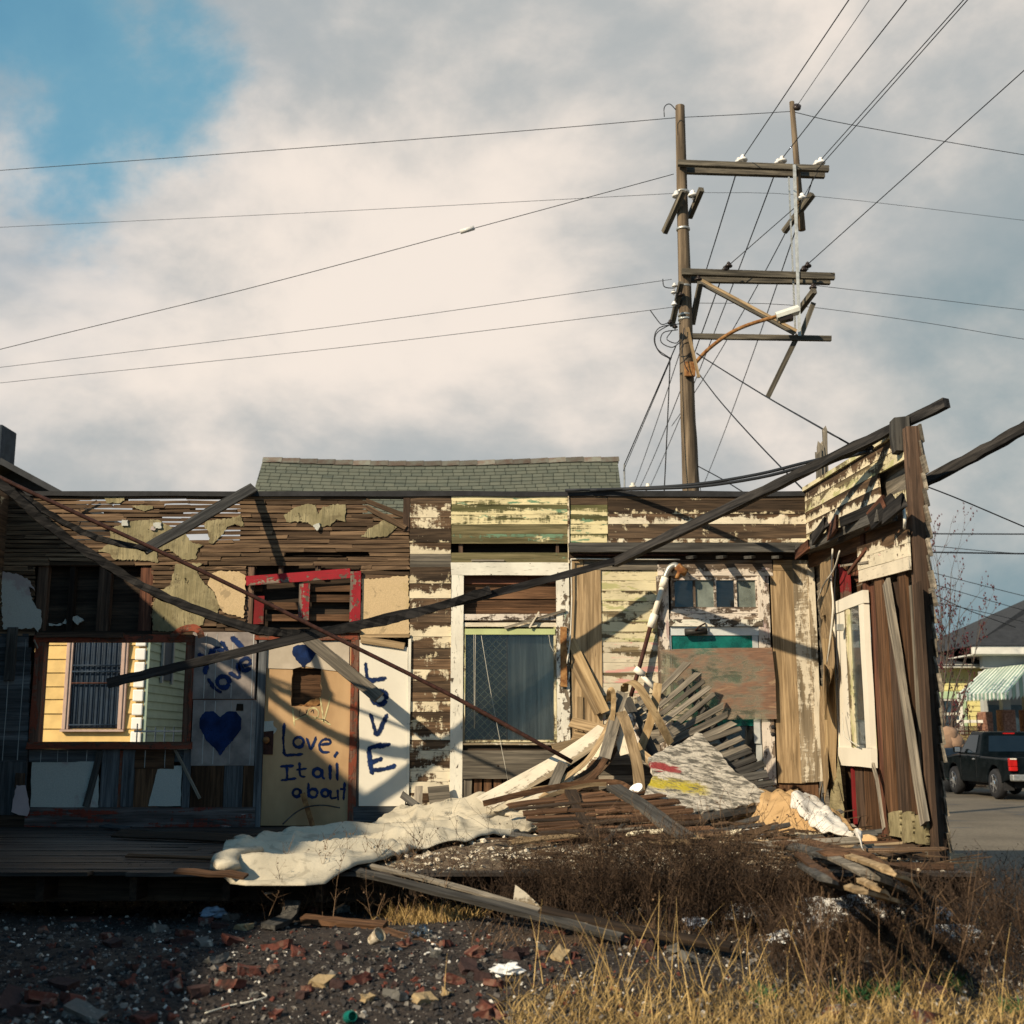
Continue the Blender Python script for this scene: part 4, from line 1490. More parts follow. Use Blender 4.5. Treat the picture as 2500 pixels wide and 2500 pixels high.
# warped sheets in the corner
def sheet(name, mat, parent, pts, w, t=.004, fw=(0, 1, 0)):
    return sweep(name, mat, parent, catmull(pts, 5), rect(w, t), up=(-1, 0, 0))
sheet('warped_sheet', M['tan'], rw, [Rw(2018, 1364, .02), Rw(2018, 1440, .04), Rw(2016, 1480, .09), Rw(2019, 1540, .03), Rw(2022, 1600, .10), Rw(2022, 1680, .16), Rw(2012, 1690, .24)], .50)
sheet('warped_sheet', M['veneer'], rw, [Rw(2022, 1560, .08), Rw(2024, 1640, .08), Rw(2026, 1700, .10), Rw(2028, 1780, .09), Rw(2027, 1850, .10), Rw(2030, 1914, .12)], .40)
sheet('warped_sheet', M['tan'], rw, [Rw(2012, 1680, .05), Rw(2010, 1760, .06), Rw(2014, 1850, .10), Rw(2018, 1930, .18)], .3)
sheet('torn_lining', M['canvas'], rw, [Rw(2042, 1905, .06), Rw(2040, 1935, .12), Rw(2044, 1962, .06), Rw(2042, 1985, .14), Rw(2046, 2012, .06)], .55)
sheet('torn_lining', M['tan'], rw, [Rw(2006, 1925, .08), Rw(2002, 1960, .16), Rw(1996, 2004, .30)], .3)
tube('white_cable', M['whitecable'], rw, [Rw(2033, 1340, .10), Rw(2030, 1420, .08), Rw(2034, 1480, .10), Rw(2026, 1570, .12), Rw(2020, 1620, .10)], .009, 6, 5)
tube('white_cable', M['whitecable'], rw, [Rw(2050, 1345, .12), Rw(2036, 1390, .12), Rw(2010, 1430, .10), Rw(1996, 1470, .06)], .008, 6, 5)
tube('cable', M['cable'], rw, [Rw(2046, 1350, .1), Rw(2038, 1440, .11), Rw(2042, 1560, .10), Rw(2046, 1660, .10)], .007, 6, 5)
tube('white_cable', M['whitecable'], rw, [Rw(2207, 1240, .08), Rw(2209, 1270, .1), Rw(2208, 1290, .08)], .012, 6, 4)
tube('white_cable', M['cord'], rw, [Rw(2056, 1740, .10), Rw(2060, 1790, .13), Rw(2075, 1808, .12), Rw(2098, 1822, .10)], .005, 6, 5)
# splintered post above the corner
sp_ = thing('splintered_post', W(2008, 1200, -.25), 'splintered grey timber post standing up above the wall corner', 'post')
for a, b, top, off in ((1996, 2012, 1080, -.22), (2009, 2020, 1046, -.24)):
    board('post_half', M['grey'], sp_, Vector((W((a + b) / 2, 1120, off).x, D - off, 3.3)), W((a + b) / 2, top, off), (b - a) / 236, .06, (0, -1, 0), seg=6, jy=.008, rag=.06)
board('post_half', M['grey'], sp_, Vector((W(2000, 1120, -.2).x - .02, D + .18, 3.3)), W(2000, 1100, -.2), .07, .05, (0, -1, 0), seg=5, jy=.012, rag=.06)

# ------------------------------------------------------------------ left-hand wall (only its shadow and hanging timbers reach the picture)
lw = thing('party_wall', (XL, 8, 0), 'tall plank party wall along the lot edge that the sagging timbers hang from', 'wall')
z = .0
while z < 4.05:
    y0 = 1.0 - rr(0, .15)
    if z > 3.3:
        y0 = 4.6 + (z - 3.3) * 1.5 + rr(0, .2)
    for a, b in ((y0, 8.0), (8.0, 12.62)):
        board('plank', M['lath' if RNG.random() < .6 else 'creampeel_lo'], lw, (XL, a, z + .09), (XL, b - .01, z + .09), .182, .03, (1, 0, 0), seg=3)
    z += .18
for y in (4.2, 6.3, 8.4, 10.5, 12.5):
    board('stud', M['stud'], lw, (XL - .035, y, 0), (XL - .035, y, 4.0 if y > 6 else 3.2), .10, .09, (1, 0, 0), seg=2)
# ------------------------------------------------------------------ houses behind the wall
M['yellow'] = plain('yellow painted siding', (.62, .42, .16), .16, 3, .6, .1, rnd=.04)
M['quoin'] = plain('white quoin block', (.76, .74, .70), .05, 5, .6, .15, rnd=.02)
M['greensiding'] = plain('grey green siding', (.27, .34, .27), .1, 3, .7, .15, rnd=.05)
M['navy'] = plain('dark blue iron and shutter', (.014, .028, .050), .3, 6, .55, .1)
M['pinktrim'] = plain('pinkish trim', (.42, .30, .25), .12, 6, .6, .1, rnd=.03)
M['darkroof'] = plain('dark slate roof', (.030, .032, .036), .3, 5, .8, .5)
M['greywall'] = plain('grey render', (.30, .31, .31), .1, 3, .8, .2)
YH = 22.0
yh = thing('yellow_house', (-9.2, YH, 0), 'yellow sided house with white quoins and barred dark door seen through the open window', 'house')
xr = P(358, 1690, YH).x
xl = xr - 5.0
h0 = P(300, 1812, YH).z
ex = .187 * 1.35
box('body', M['greywall'], yh, (xl + .05, YH + .06, 0), (xr - .06, YH + 9, 5.0))
# front siding courses
v = 0
dx0, dx1 = P(176, 1690, YH).x, P(293, 1690, YH).x        # door opening
cx0, cx1 = P(158, 1690, YH).x, P(309, 1690, YH).x        # with casing
zs = [P(300, q, YH).z for q in (1810, 1778, 1741, 1706, 1675, 1641, 1608, 1574, 1540)]
zs = [.05, .30, .55] + [q for q in zs if q > .6]
while zs[-1] < 4.9:
    zs.append(zs[-1] + .25)
qx = P(326, 1690, YH).x
dz1 = P(230, 1470, YH).z
dz0 = P(230, 1778, YH).z
for i in range(len(zs) - 1):
    for a, b in (((xl, cx0), (cx1, xr - .003)) if dz0 - .02 < (zs[i] + zs[i + 1]) / 2 < dz1 else ((xl, xr - .003),)):
        board('siding_board', M['yellow'], yh, (a, YH - .01, (zs[i] + zs[i + 1]) / 2), (b, YH - .01, (zs[i] + zs[i + 1]) / 2), zs[i + 1] - zs[i] + .012, .02, (0, -1, .10), seg=1, jy=0, jz=0, rag=0)
# quoins
qs = P(340, 1600, YH)
zq = P(340, 1812, YH).z - .02
for i in range(-3, 14):
    zc = zq + .0 + i * (P(340, 1741, YH).z - P(340, 1775, YH).z)
    if zc < .2 or zc > 4.7:
        continue
    box('quoin', M['quoin'], yh, (P(327, 1690, YH).x, YH - .075, zc), (P(353, 1690, YH).x, YH - .03, zc + .21), .02)
dr = box('door', M['navy'], yh, (dx0, YH - .01, dz0), (dx1, YH + .04, dz1))
for x in (cx0 + .005, dx1 + .005):
    w_ = (dx0 - cx0) - .01
    box('door_casing', M['pinktrim'], yh, (x, YH - .07, dz0 - .02), (x + w_, YH + .02, dz1 + .1), .01)
    box('casing_bead', M['pinktrim'], yh, (x + w_ * .35, YH - .09, dz0 - .02), (x + w_ * .6, YH - .06, dz1 + .1), .005)
box('door_sill', M['pinktrim'], yh, (cx0 - .01, YH - .1, dz0 - .06), (cx1 + .01, YH + .02, dz0 - .022))
for i in range(9):
    x = dx0 + (dx1 - dx0) * (i + .5) / 9
    tube('gate_bar', M['navy'], dr, [(x, YH - .055, dz0 + .02), (x, YH - .055, dz1)], .011, 6)
for q in (1625, 1640, 1668, 1770):
    z = P(230, q, YH).z
    tube('gate_rail', M['rustpipe'] if q == 1668 else M['navy'], dr, [(dx0, YH - .06, z), (dx1, YH - .06, z)], .016, 6)
# receding green side wall
z = .05
while z < 4.9:
    board('side_siding', M['greensiding'], yh, (xr - .005, YH + .02, z + .075), (xr - .005, YH + 9, z + .075), .155, .018, (1, 0, .14), seg=1, jy=0, jz=0, rag=0)
    z += .15
box('corner_trim', M['greensiding'], yh, (xr - .03, YH - .035, 0), (xr + .03, YH - .015, 4.9))
def sideP(u, v):
    d = ray(u, v)
    return EYE + d * ((xr + .02) / d.x)
a, b = sideP(398, 1600), sideP(420, 1600)
sw = box('side_window', M['navy'], yh, (xr, a.y, sideP(409, 1662).z), (xr + .03, b.y, sideP(409, 1566).z + .1))
box('window_frame', M['greywall'], sw, (xr + .01, a.y - .08, sideP(409, 1670).z), (xr + .05, a.y, sideP(409, 1560).z + .15))
box('window_frame', M['greywall'], sw, (xr + .01, b.y, sideP(409, 1670).z), (xr + .05, b.y + .08, sideP(409, 1560).z + .15))
# roof: gable to the front
pk = P(30, 1133, YH)
ea = P(172, 1210, YH)
slope = (pk.z - ea.z) / (ea.x - pk.x)
xe = xr + .35
for s in (1, -1):
    xo = xe if s == 1 else 2 * pk.x - xe
    vsr = [(pk.x, YH - .5, pk.z), (xo, YH - .5, pk.z - abs(xo - pk.x) * slope), (xo, YH + 9.3, pk.z - abs(xo - pk.x) * slope), (pk.x, YH + 9.3, pk.z)]
    vsr += [(a, b, c - .12) for a, b, c in vsr]
    fsr = [(0, 1, 2, 3), (7, 6, 5, 4)] + [(i, i + 4, (i + 1) % 4 + 4, (i + 1) % 4) for i in range(4)]
    mesh('roof_slope', M['darkroof'], None) if False else mesh('roof_slope', vsr, fsr, M['darkroof'], yh)
mesh('gable', [(xl, YH + .05, 4.9), (xr, YH + .05, 4.9), (pk.x, YH + .05, pk.z - .1), (xl, YH + .15, 4.9), (xr, YH + .15, 4.9), (pk.x, YH + .15, pk.z - .1)], [(0, 1, 2), (5, 4, 3), (0, 3, 4, 1), (1, 4, 5, 2), (2, 5, 3, 0)], M['darkroof'], yh)
ch0 = P(-14, 1150, YH + 1)
ch1 = P(17, 1042, YH + 1)
chm = box('chimney', plain('dark chimney brick', (.035, .045, .055), .3, 6, .9, .5), yh, (ch0.x, YH + .8, pk.z - 1.6), (ch1.x, YH + 1.5, ch1.z), .03)
# low iron fence beside the house
fe = thing('iron_fence', (xr + 1, YH - .6, 0), 'low black iron fence beside the green side wall', 'fence')
for i in range(14):
    x = xr + .05 + i * .16
    tube('fence_bar', M['navy'], fe, [(x, YH - .6, 0), (x, YH - .6, P(400, 1776, YH).z + (.06 if i % 6 == 0 else 0))], .012, 5)
for z in (.3, P(400, 1786, YH).z):
    tube('fence_rail', M['navy'], fe, [(xr, YH - .6, z), (xr + 2.2, YH - .6, z)], .016, 5)

# ------------------------------------------------------------------ house with the green shingle roof
def shingle_mat():
    m = NT('green asphalt shingles')
    v = m.coords()
    br = m.n('ShaderNodeTexBrick')
    m.l(v, br.inputs['Vector'])
    br.inputs['Scale'].default_value = 1.0
    br.inputs['Brick Width'].default_value = .21
    br.inputs['Row Height'].default_value = 1.0
    br.inputs['Mortar Size'].default_value = .010
    br.inputs['Color1'].default_value = (.088, .098, .080, 1)
    br.inputs['Color2'].default_value = (.118, .126, .100, 1)
    br.inputs['Mortar'].default_value = (.03, .035, .03, 1)
    a = m.noise(v, 3, 5, .6)
    c = m.mix(m.step(a, .4, .7, 0, .5), br.outputs['Color'], (.13, .13, .10))
    f = m.noise(v, 90, 3, .6)
    return m.fin(c, .95, m.bump(f, .5, .01), .1)


M['shingle'] = shingle_mat()
gh = thing('shingled_house', (0, 24, 0), 'house behind the wall with sagging green shingle roof and clay ridge caps', 'house')
YR = 24.0
rl, rt = P(643, 1119, YR), P(1507, 1119, YR)
lowz = 3.6
zr = rl.z
lowl = P(620, 1202, 23.2)
sl = (zr - lowl.z) / (YR - 23.2)
sag = lambda s: -.085 * math.sin(math.pi * min(1, s * 1.15)) - .02
rows = 23
ext = .118
nrm_ = Vector((0, -sl, 1)).normalized()
dn = Vector((0, -1, -sl)).normalized()
x0, x1 = rl.x, rt.x
for r in range(rows):
    vs, fs = [], []
    n = 16
    for i in range(n + 1):
        s = i / n
        top = Vector((x0 + (x1 - x0) * s, YR, zr + sag(s))) + dn * (r * ext - .05)
        bot = Vector((x0 + (x1 - x0) * s, YR, zr + sag(s))) + dn * ((r + 1) * ext) + nrm_ * .016
        vs += [top, bot, bot - nrm_ * .016]
    for i in range(n):
        k = i * 3
        fs += [(k, k + 1, k + 4, k + 3), (k + 1, k + 2, k + 5, k + 4)]
    org = Vector((x0 + (.13 if r % 2 else 0), YR, zr)) + dn * (r * ext + .5)
    m = frame(org, (1, 0, 0), nrm_)
    mi = m.inverted()
    mesh('shingle_course', [mi @ q for q in vs], fs, M['shingle'], gh, m)
# back slope and walls
mesh('back_slope', [(x0, YR, zr - .14), (x1, YR, zr - .14), (x1, YR + 3.4, zr - 3.4 * sl), (x0, YR + 3.4, zr - 3.4 * sl)], [(0, 1, 2, 3)], M['darkroof'], gh)
eb = Vector((0, YR, zr)) + dn * (rows * ext)
box('wall', M['greywall'], gh, (x0 + .3, eb.y + .35, 0), (x1 - .3, YR + 3, eb.z - .05))
for xx in (x0 + .32, x1 - .32):
    mesh('gable', [(xx, eb.y + .3, eb.z), (xx, YR + 3, eb.z), (xx, YR, zr - .2)], [(0, 1, 2)], M['greywall'], gh)
M['ridge'] = plain('clay ridge cap', (.16, .11, .085), .3, 6, .85, .3, col2=(.15, .15, .125), rnd=.35)
k = 20
for i in range(k):
    s0, s1 = i / k, (i + 1) / k
    a = Vector((x0 + (x1 - x0) * s0, YR, zr + sag(s0) + .02))
    b = Vector((x0 + (x1 - x0) * s1 + .03, YR, zr + sag(s1) + .035))
    sweep('ridge_cap', M['ridge'], gh, [a, b], [(-.11, -.10), (-.05, .0), (0, .025), (.05, .0), (.11, -.10), (.04, -.05), (-.04, -.05)], up=(0, 0, 1))
# service mast at the roof end
sm = thing('service_mast', P(1524, 1200, 23), 'thin service mast with white insulators at the end of the green roof', 'mast')
tube('mast', M['steel'], sm, [Vector((P(1524, 1170, 23).x, 23, 4.2)), P(1524, 1134, 23)], .018, 6)
for u, v in ((1545, 1188), (1582, 1190)):
    lathe('insulator', M['whitemetal'], sm, [(.02, 0), (.07, .02), (.07, .05), (.03, .08), (.04, .11), (.01, .12)], Matrix.Translation(P(u, v + 5, 23)), 10)
    tube('bracket', M['steel'], sm, [Vector((P(1524, 1230, 23).x, 23, P(1524, 1230, 23).z)), P(u, v + 5, 23)], .01, 5)

# ------------------------------------------------------------------ street houses, right
M['palegreen'] = plain('pale green trim', (.42, .56, .36), .08, 4, .6, .1)
M['paleyellow'] = plain('pale yellow clapboard', (.62, .56, .25), .08, 3, .65, .1, rnd=.03)
M['fascia'] = plain('white fascia', (.66, .64, .58), .12, 4, .6, .1)
M['colbrick'] = plain('porch brick', (.20, .075, .05), .45, 14, .9, .4, col2=(.30, .16, .11))
M['blueglass'] = plain('dim blue window', (.03, .05, .07), .4, 2, .15, .0, spec=.5)
YY = 41.4
sh = thing('pale_yellow_cottage', (P(2350, 1800, YY).x, YY, 0), 'pale yellow clapboard cottage with dark roof and white sash window behind the pickup', 'house')
xa, xb = P(2200, 1700, YY).x, P(2402, 1700, YY).x
zt = P(2350, 1632, YY).z
box('wall', M['paleyellow'], sh, (xa, YY + .06, 0), (xb, YY + 8, zt))
wx0, wx1, wz0_, wz1_ = P(2303, 1745, YY).x, P(2341, 1745, YY).x, P(2320, 1784, YY).z, P(2320, 1706, YY).z
z = .1
while z < zt:
    for a, b in (((xa, wx0 - .12), (wx1 + .12, xb)) if wz0_ - .1 < z + .09 < wz1_ + .1 else ((xa, xb),)):
        board('clapboard', M['paleyellow'], sh, (a, YY, z + .09), (b, YY, z + .09), .19, .02, (0, -1, .12), seg=1, jy=0, jz=0, rag=0)
    z += .175
wn_ = box('window', M['blueglass'], sh, (wx0, YY - .02, wz0_), (wx1, YY + .03, wz1_))
box('window_head', M['palegreen'], wn_, (wx0 - .25, YY - .07, wz1_), (wx1 + .25, YY, wz1_ + .25))
for x in (wx0 - .25, wx1 + .13):
    box('window_casing', M['palegreen'], wn_, (x, YY - .06, wz0_ - .1), (x + .12, YY, wz1_))
for x in (wx0 - .12, wx1):
    box('window_frame', M['fascia'], wn_, (x, YY - .08, wz0_ - .1), (x + .12, YY, wz1_))
for q in (0, .48, .94):
    box('sash', M['fascia'], wn_, (wx0, YY - .05, wz0_ + (wz1_ - wz0_) * q), (wx1, YY - .022, wz0_ + (wz1_ - wz0_) * q + .09))
box('eave', M['fascia'], sh, (xa - .3, YY - .55, zt), (P(2402, 1630, YY).x, YY + .2, P(2350, 1624, YY).z))
mesh('roof', [(xa - .4, YY - .6, zt + .08), (xb + .1, YY - .6, zt + .08), (xb + .1, YY + 6, P(2300, 1556, YY + 6).z), (xa - .4, YY + 6, P(2300, 1556, YY + 6).z), (xa - .4, YY + 12, zt), (xb + .1, YY + 12, zt)], [(0, 1, 2, 3), (3, 2, 5, 4), (0, 3, 4), (1, 5, 2)], M['darkroof'], sh)
tube('roof_vent', M['darkroof'], sh, [P(2416, 1570, YY + 4), P(2416, 1546, YY + 4)], .22, 10)
lathe('vent_cap', M['darkroof'], sh, [(.2, 0), (.38, .05), (.38, .3), (.25, .4)], Matrix.Translation(P(2416, 1550, YY + 4)), 12)

YP = 40.4
ph = thing('porch_house', (P(2480, 1800, YP).x, YP, 0), 'house with dark hip roof, green striped awning and brick porch piers across the street', 'house')
px0 = P(2402, 1700, YP).x
px1 = px0 + 7
zf = P(2450, 1600, YP).z
box('wall', M['greywall'], ph, (px0, YP + 2.2, 0), (px1, YP + 9, zf))
box('porch_frieze', M['greywall'], ph, (px0, YP - .1, P(2450, 1632, YP).z), (px1, YP + .15, zf))
# fascia (sloped soffit line) and hip roof
box('fascia', M['fascia'], ph, (P(2362, 1604, YP).x, YP - .55, zf), (px1 + .5, YP - .35, zf + .28), .02)
box('soffit', M['fascia'], ph, (P(2362, 1604, YP).x, YP - .4, zf - .02), (px1 + .5, YP + 2.3, zf + .02))
zx = zf + .28
cxr = (P(2362, 1604, YP).x + px1 + .5) / 2
mesh('roof', [(P(2362, 1604, YP).x - .05, YP - .6, zx), (px1 + .6, YP - .6, zx), (px1 + .6, YP + 9.5, zx), (P(2362, 1604, YP).x - .05, YP + 9.5, zx), (cxr + 1.2, YP + 4.5, zx + 2.6), (cxr + 1.9, YP + 5, zx + 2.6)],
     [(0, 1, 5, 4), (1, 2, 5), (2, 3, 4, 5), (3, 0, 4)], M['darkroof'], ph)
# awning: striped slats hung over the porch side
aw = thing('striped_awning', P(2440, 1660, YP - .5), 'green and white striped metal awning over the porch', 'awning')
M['awgreen'] = plain('awning green', (.20, .31, .24), .08, 4, .5, .1)
M['awwhite'] = plain('awning white', (.62, .64, .58), .06, 4, .5, .1)
T0, T1, B0, B1 = P(2404, 1634, YP - .15), P(2520, 1618, YP - .15), P(2336, 1696, YP - 1.7), P(2462, 1690, YP - 1.9)
ns = 26
for i in range(ns):
    s0, s1 = i / ns, (i + .94) / ns
    mt = M['awgreen'] if i % 2 else M['awwhite']
    t0, t1, b0, b1 = T0.lerp(T1, s0), T0.lerp(T1, s1), B0.lerp(B1, s0), B0.lerp(B1, s1)
    dnv = Vector((0, 0, -.17))
    vs = [t0, t1, b1, b0, b0 + dnv, b0.lerp(b1, .5) + dnv * 1.35, b1 + dnv]
    vs += [q + Vector((0, .012, -.012)) for q in vs]
    fs = [(0, 3, 2, 1), (3, 4, 5, 6, 2), (7, 8, 9, 10), (10, 9, 13, 12, 11), (0, 7, 10, 3), (1, 2, 9, 8), (0, 1, 8, 7)]
    mesh('slat', [q - t0 for q in vs], fs, mt, aw, Matrix.Translation(t0))
for i in range(7):
    s0, s1 = i / 7, (i + .9) / 7
    a, b = B1.lerp(T1, s0), B1.lerp(T1, s1)
    h = .25 + .9 * s0
    vs = [a, b, b + Vector((0, 0, -h)), a + Vector((0, 0, -h))]
    vs += [q + Vector((0, .012, 0)) for q in vs]
    mesh('side_valance', [q - a for q in vs], [(0, 3, 2, 1), (4, 5, 6, 7), (0, 1, 5, 4), (2, 3, 7, 6), (1, 2, 6, 5), (0, 4, 7, 3)], M['awgreen'] if i % 2 else M['awwhite'], aw, Matrix.Translation(a))
for u0, u1, vt in ((2397, 2419, 1738), (2444, 2475, 1733), (2500, 2530, 1733)):
    a, b = P(u0, 1760, YP - .2), P(u1, 1760, YP - .2)
    box('brick_pier', M['colbrick'], ph, (a.x, YP - .4, 0), (b.x, YP + .2, P(u0, vt, YP - .2).z), .03)
    box('column', M['greywall'], ph, (a.x + .08, YP - .25, P(u0, vt, YP - .2).z), (b.x - .08, YP + .05, P(u0, 1640, YP).z))
box('porch_floor', M['greywall'], ph, (px0, YP - .5, 0), (px1, YP + 2.3, .55))
box('front_window', M['blueglass'], ph, (P(2470, 1700, YP).x, YP + 2.15, 1.0), (P(2530, 1700, YP).x + 1, YP + 2.25, 2.6))
box('front_door', M['navy'], ph, (P(2424, 1700, YP).x, YP + 2.15, .55), (P(2440, 1700, YP).x, YP + 2.24, 2.7))
box('porch_railing', M['fascia'], ph, (P(2330, 1760, YP).x, YP - .3, P(2350, 1765, YP).z), (px0, YP - .2, P(2350, 1758, YP).z))
# picket railing in front of the cottage
pf = thing('picket_railing', (P(2350, 1800, 38).x, 38, 0), 'dark iron railing in front of the pale yellow cottage', 'fence')
for i in range(24):
    p = P(2320 + i * 3.4, 1800, 38)
    tube('bar', M['rustpipe'], pf, [(p.x, 38, 0), (p.x, 38, P(2320, 1772 if i % 5 else 1745, 38).z)], .016, 4)
for q in (1785, 1830):
    tube('rail', M['rustpipe'], pf, [P(2318, q, 38), P(2404, q, 38)], .02, 4)

# trash heap behind the pickup
th_ = thing('sack_heap', (P(2310, 1830, 35).x, 35, 0), 'brown filled sacks heaped on a dark trailer beyond the pickup', 'sacks')
box('trailer_bed', M['navy'], th_, (P(2286, 1830, 35).x, 34.4, P(2300, 1840, 34.4).z - .1), (P(2352, 1830, 35).x, 35.8, P(2300, 1826, 34.4).z), .04)
box('green_tarp', plain('green speckled tarp', (.10, .26, .20), .7, 9, .7, .3, col2=(.3, .5, .42)), th_, (P(2290, 1840, 35).x, 34.3, .35), (P(2345, 1840, 35).x, 34.9, P(2300, 1838, 34.4).z - .1), .05)
for wx in (P(2300, 1850, 35).x, P(2338, 1850, 35).x):
    tube('wheel', M['cable'], th_, [(wx, 34.5, .3), (wx, 34.72, .3)], .3, 14)
for i, (u, v, r) in enumerate(((2303, 1812, .34), (2322, 1814, .30), (2312, 1796, .27), (2336, 1820, .24), (2295, 1820, .26))):
    c = P(u, v, 35)
    vs, fs = [], []
    for a in range(7):
        for b in range(10):
            t_, p_ = math.pi * (a + .0) / 6, 2 * math.pi * b / 10
            d = Vector((math.sin(t_) * math.cos(p_), math.sin(t_) * math.sin(p_), math.cos(t_)))
            q = 1 + .25 * noise.noise(d * 1.7 + Vector((i * 5, 0, 0)))
            vs.append(Vector((d.x * r * 1.25, d.y * r, d.z * r)) * q)
    for a in range(6):
        for b in range(10):
            fs.append((a * 10 + b, (a + 1) * 10 + b, (a + 1) * 10 + (b + 1) % 10, a * 10 + (b + 1) % 10))
    mesh('sack', vs, fs, plain('brown sack', (.27, .17, .11), .25, 5, .8, .4) if i == 0 else bpy.data.materials['brown sack'], th_, Matrix.Translation(c), True)
# ------------------------------------------------------------------ fallen timbers
def PP(lst):
    return [P(u, v, y) for u, v, y in lst]


def timber(name, label, mat, pts, w, h, k=8, cat='beam', jit=.007, taper=None, up=(0, 0, 1)):
    o = sweep(name, mat, None, catmull(PP(pts), k), rect(w, h), jit=jit, taper=taper, up=up)
    return tag(o, label, cat)


timber('sagging_timber', 'long dark timber sagging from the left edge down past the red door frame', M['darkbeam'],
       [(-190, 1062, 10.5), (0, 1180, 10.7), (100, 1268, 10.8), (205, 1342, 10.9), (350, 1432, 11.0), (480, 1490, 11.1), (605, 1532, 11.2), (700, 1546, 11.3), (800, 1541, 11.4), (940, 1516, 11.5), (1050, 1487, 11.6), (1195, 1440, 11.75)], .075, .075)
timber('bowed_timber', 'thinner bowed dark timber ending at the foot of the slanting grey plank', M['darkbeam'],
       [(-190, 1062, 10.6), (0, 1168, 10.72), (60, 1213, 10.8), (150, 1272, 10.9), (250, 1318, 11.0), (362, 1340, 11.1)], .06, .05)
o = board('slanting_plank', M['greydark'], None, P(352, 1341, 11.08), P(622, 1187, D - .03), .11, .03, (.2, -1, .3), seg=7, jy=.006, jz=.004, rag=.02)
tag(o, 'weathered grey plank slanting up to the wall top beside the green roof', 'plank')
o = tube('rusty_pipe', M['rustpipe'], None, PP([(-180, 1070, 10.55), (0, 1166, 10.7), (250, 1282, 10.85), (500, 1398, 11.0), (770, 1532, 11.15), (1100, 1697, 11.25), (1397, 1860, 11.25)]), .019, 8, 3)
tag(o, 'long straight rusty pipe slanting down across the window into the debris', 'pipe')
timber('long_timber', 'long dark timber with a free hanging end crossing the left window and both doorways', M['darkbeam'],
       [(262, 1668, 10.9), (500, 1613, 11.1), (900, 1518, 11.5), (1180, 1455, 11.8), (1512, 1368, 12.12)], .085, .085, taper=lambda s: 1 - .2 * s)
timber('leaning_timber', 'straight dark timber leaning from the ledge up over the corner wall top', M['darkbeam'],
       [(1500, 1374, 12.13), (1800, 1231, 10.8), (2060, 1104, 9.9), (2312, 984, 9.0)], .075, .085, taper=lambda s: 1 - .12 * s)
for k, (dv, lab) in enumerate(((0, 'black cable running along the wall top and up beside the leaning timber'), (9, 'lower of two black cables strung beside the leaning timber'))):
    o = tube('cable', M['cable'], None, PP([(1380 + k * 60, 1197, 12.42), (1530, 1193 + dv * .2, 12.38), (1700, 1182 + dv * .7, 11.9), (1850, 1158 + dv, 11.3), (1960, 1131 + dv, 10.8), (2060, 1108 + dv, 10.2), (2130, 1092 + dv, 9.7)]), .016, 6, 4)
    tag(o, lab, 'cable')
timber('outer_timber', 'dark timber sticking out behind the corner wall towards the street', M['darkbeam'], [(2195, 1208, 10.1), (2380, 1112, 9.6), (2570, 1006, 9.1)], .06, .085)
o = board('leaning_batten', M['grey'], None, P(735, 1545, 12.2), P(925, 1702, 11.9), .125, .025, (.1, -1, .2), seg=5, jy=.004)
tag(o, 'pale grey batten hanging aslant over the white lettered panel', 'plank')
o = board('orange_stick', M['rust'], None, P(738, 1936, 12.35), P(764, 2020, 12.1), .05, .02, (0, -1, .2), seg=2)
tag(o, 'short rust orange slat leaning against the tan door', 'slat')
o = tube('bent_wire', M['greydark'], None, PP([(690, 2012, 12.0), (720, 1985, 12.1), (750, 1970, 12.2), (790, 1966, 12.25), (830, 1972, 12.3)]), .008, 5, 5)
tag(o, 'thin bent rod arching in front of the tan door', 'rod')

# ------------------------------------------------------------------ debris heap on the floor
def heap(x, y):
    h = .30 * math.exp(-((x - .85) / .8) ** 2 - ((y - 11.6) / .7) ** 2)
    h += .20 * math.exp(-((x + .2) / .8) ** 2 - ((y - 11.7) / .6) ** 2)
    h += .16 * math.exp(-((x - 2.4) / .8) ** 2 - ((y - 11.2) / .9) ** 2)
    h += .10 * math.exp(-((x - 1.0) / 1.6) ** 2 - ((y - 9.6) / 1.0) ** 2)
    e = max(0, min(1, (x + 1.5) / .6)) * max(0, min(1, (3.0 - x) / .3)) * max(0, min(1, (y - 8.3) / .4))
    return FZ + .01 + (h + .05 * noise.noise((x * 2.5, y * 2.5, 7)) + .03 * noise.noise((x * 8, y * 8, 3))) * e - .03 * (1 - e)


M['rubble'] = patchy('plaster and lath rubble', (.13, .095, .065), [((.38, .31, .22), .56, .06, 5), ((.055, .040, .03), .55, .05, 9), ((.42, .36, .24), .60, .03, 16)], scale=9, bump=.9, fine=50)
vs, n1_, n2_ = [], 90, 80
for j in range(n2_ + 1):
    for i in range(n1_ + 1):
        x = -1.6 + 4.6 * i / n1_
        y = 8.35 + 4.05 * j / n2_
        vs.append((x, y, heap(x, y)))
fs = [(j * (n1_ + 1) + i, j * (n1_ + 1) + i + 1, (j + 1) * (n1_ + 1) + i + 1, (j + 1) * (n1_ + 1) + i) for j in range(n2_) for i in range(n1_)]
hp = mesh('rubble_heap', vs, fs, M['rubble'])
tag(hp, 'heap of broken plaster and lath rubble on the floor', 'rubble', kind='stuff')


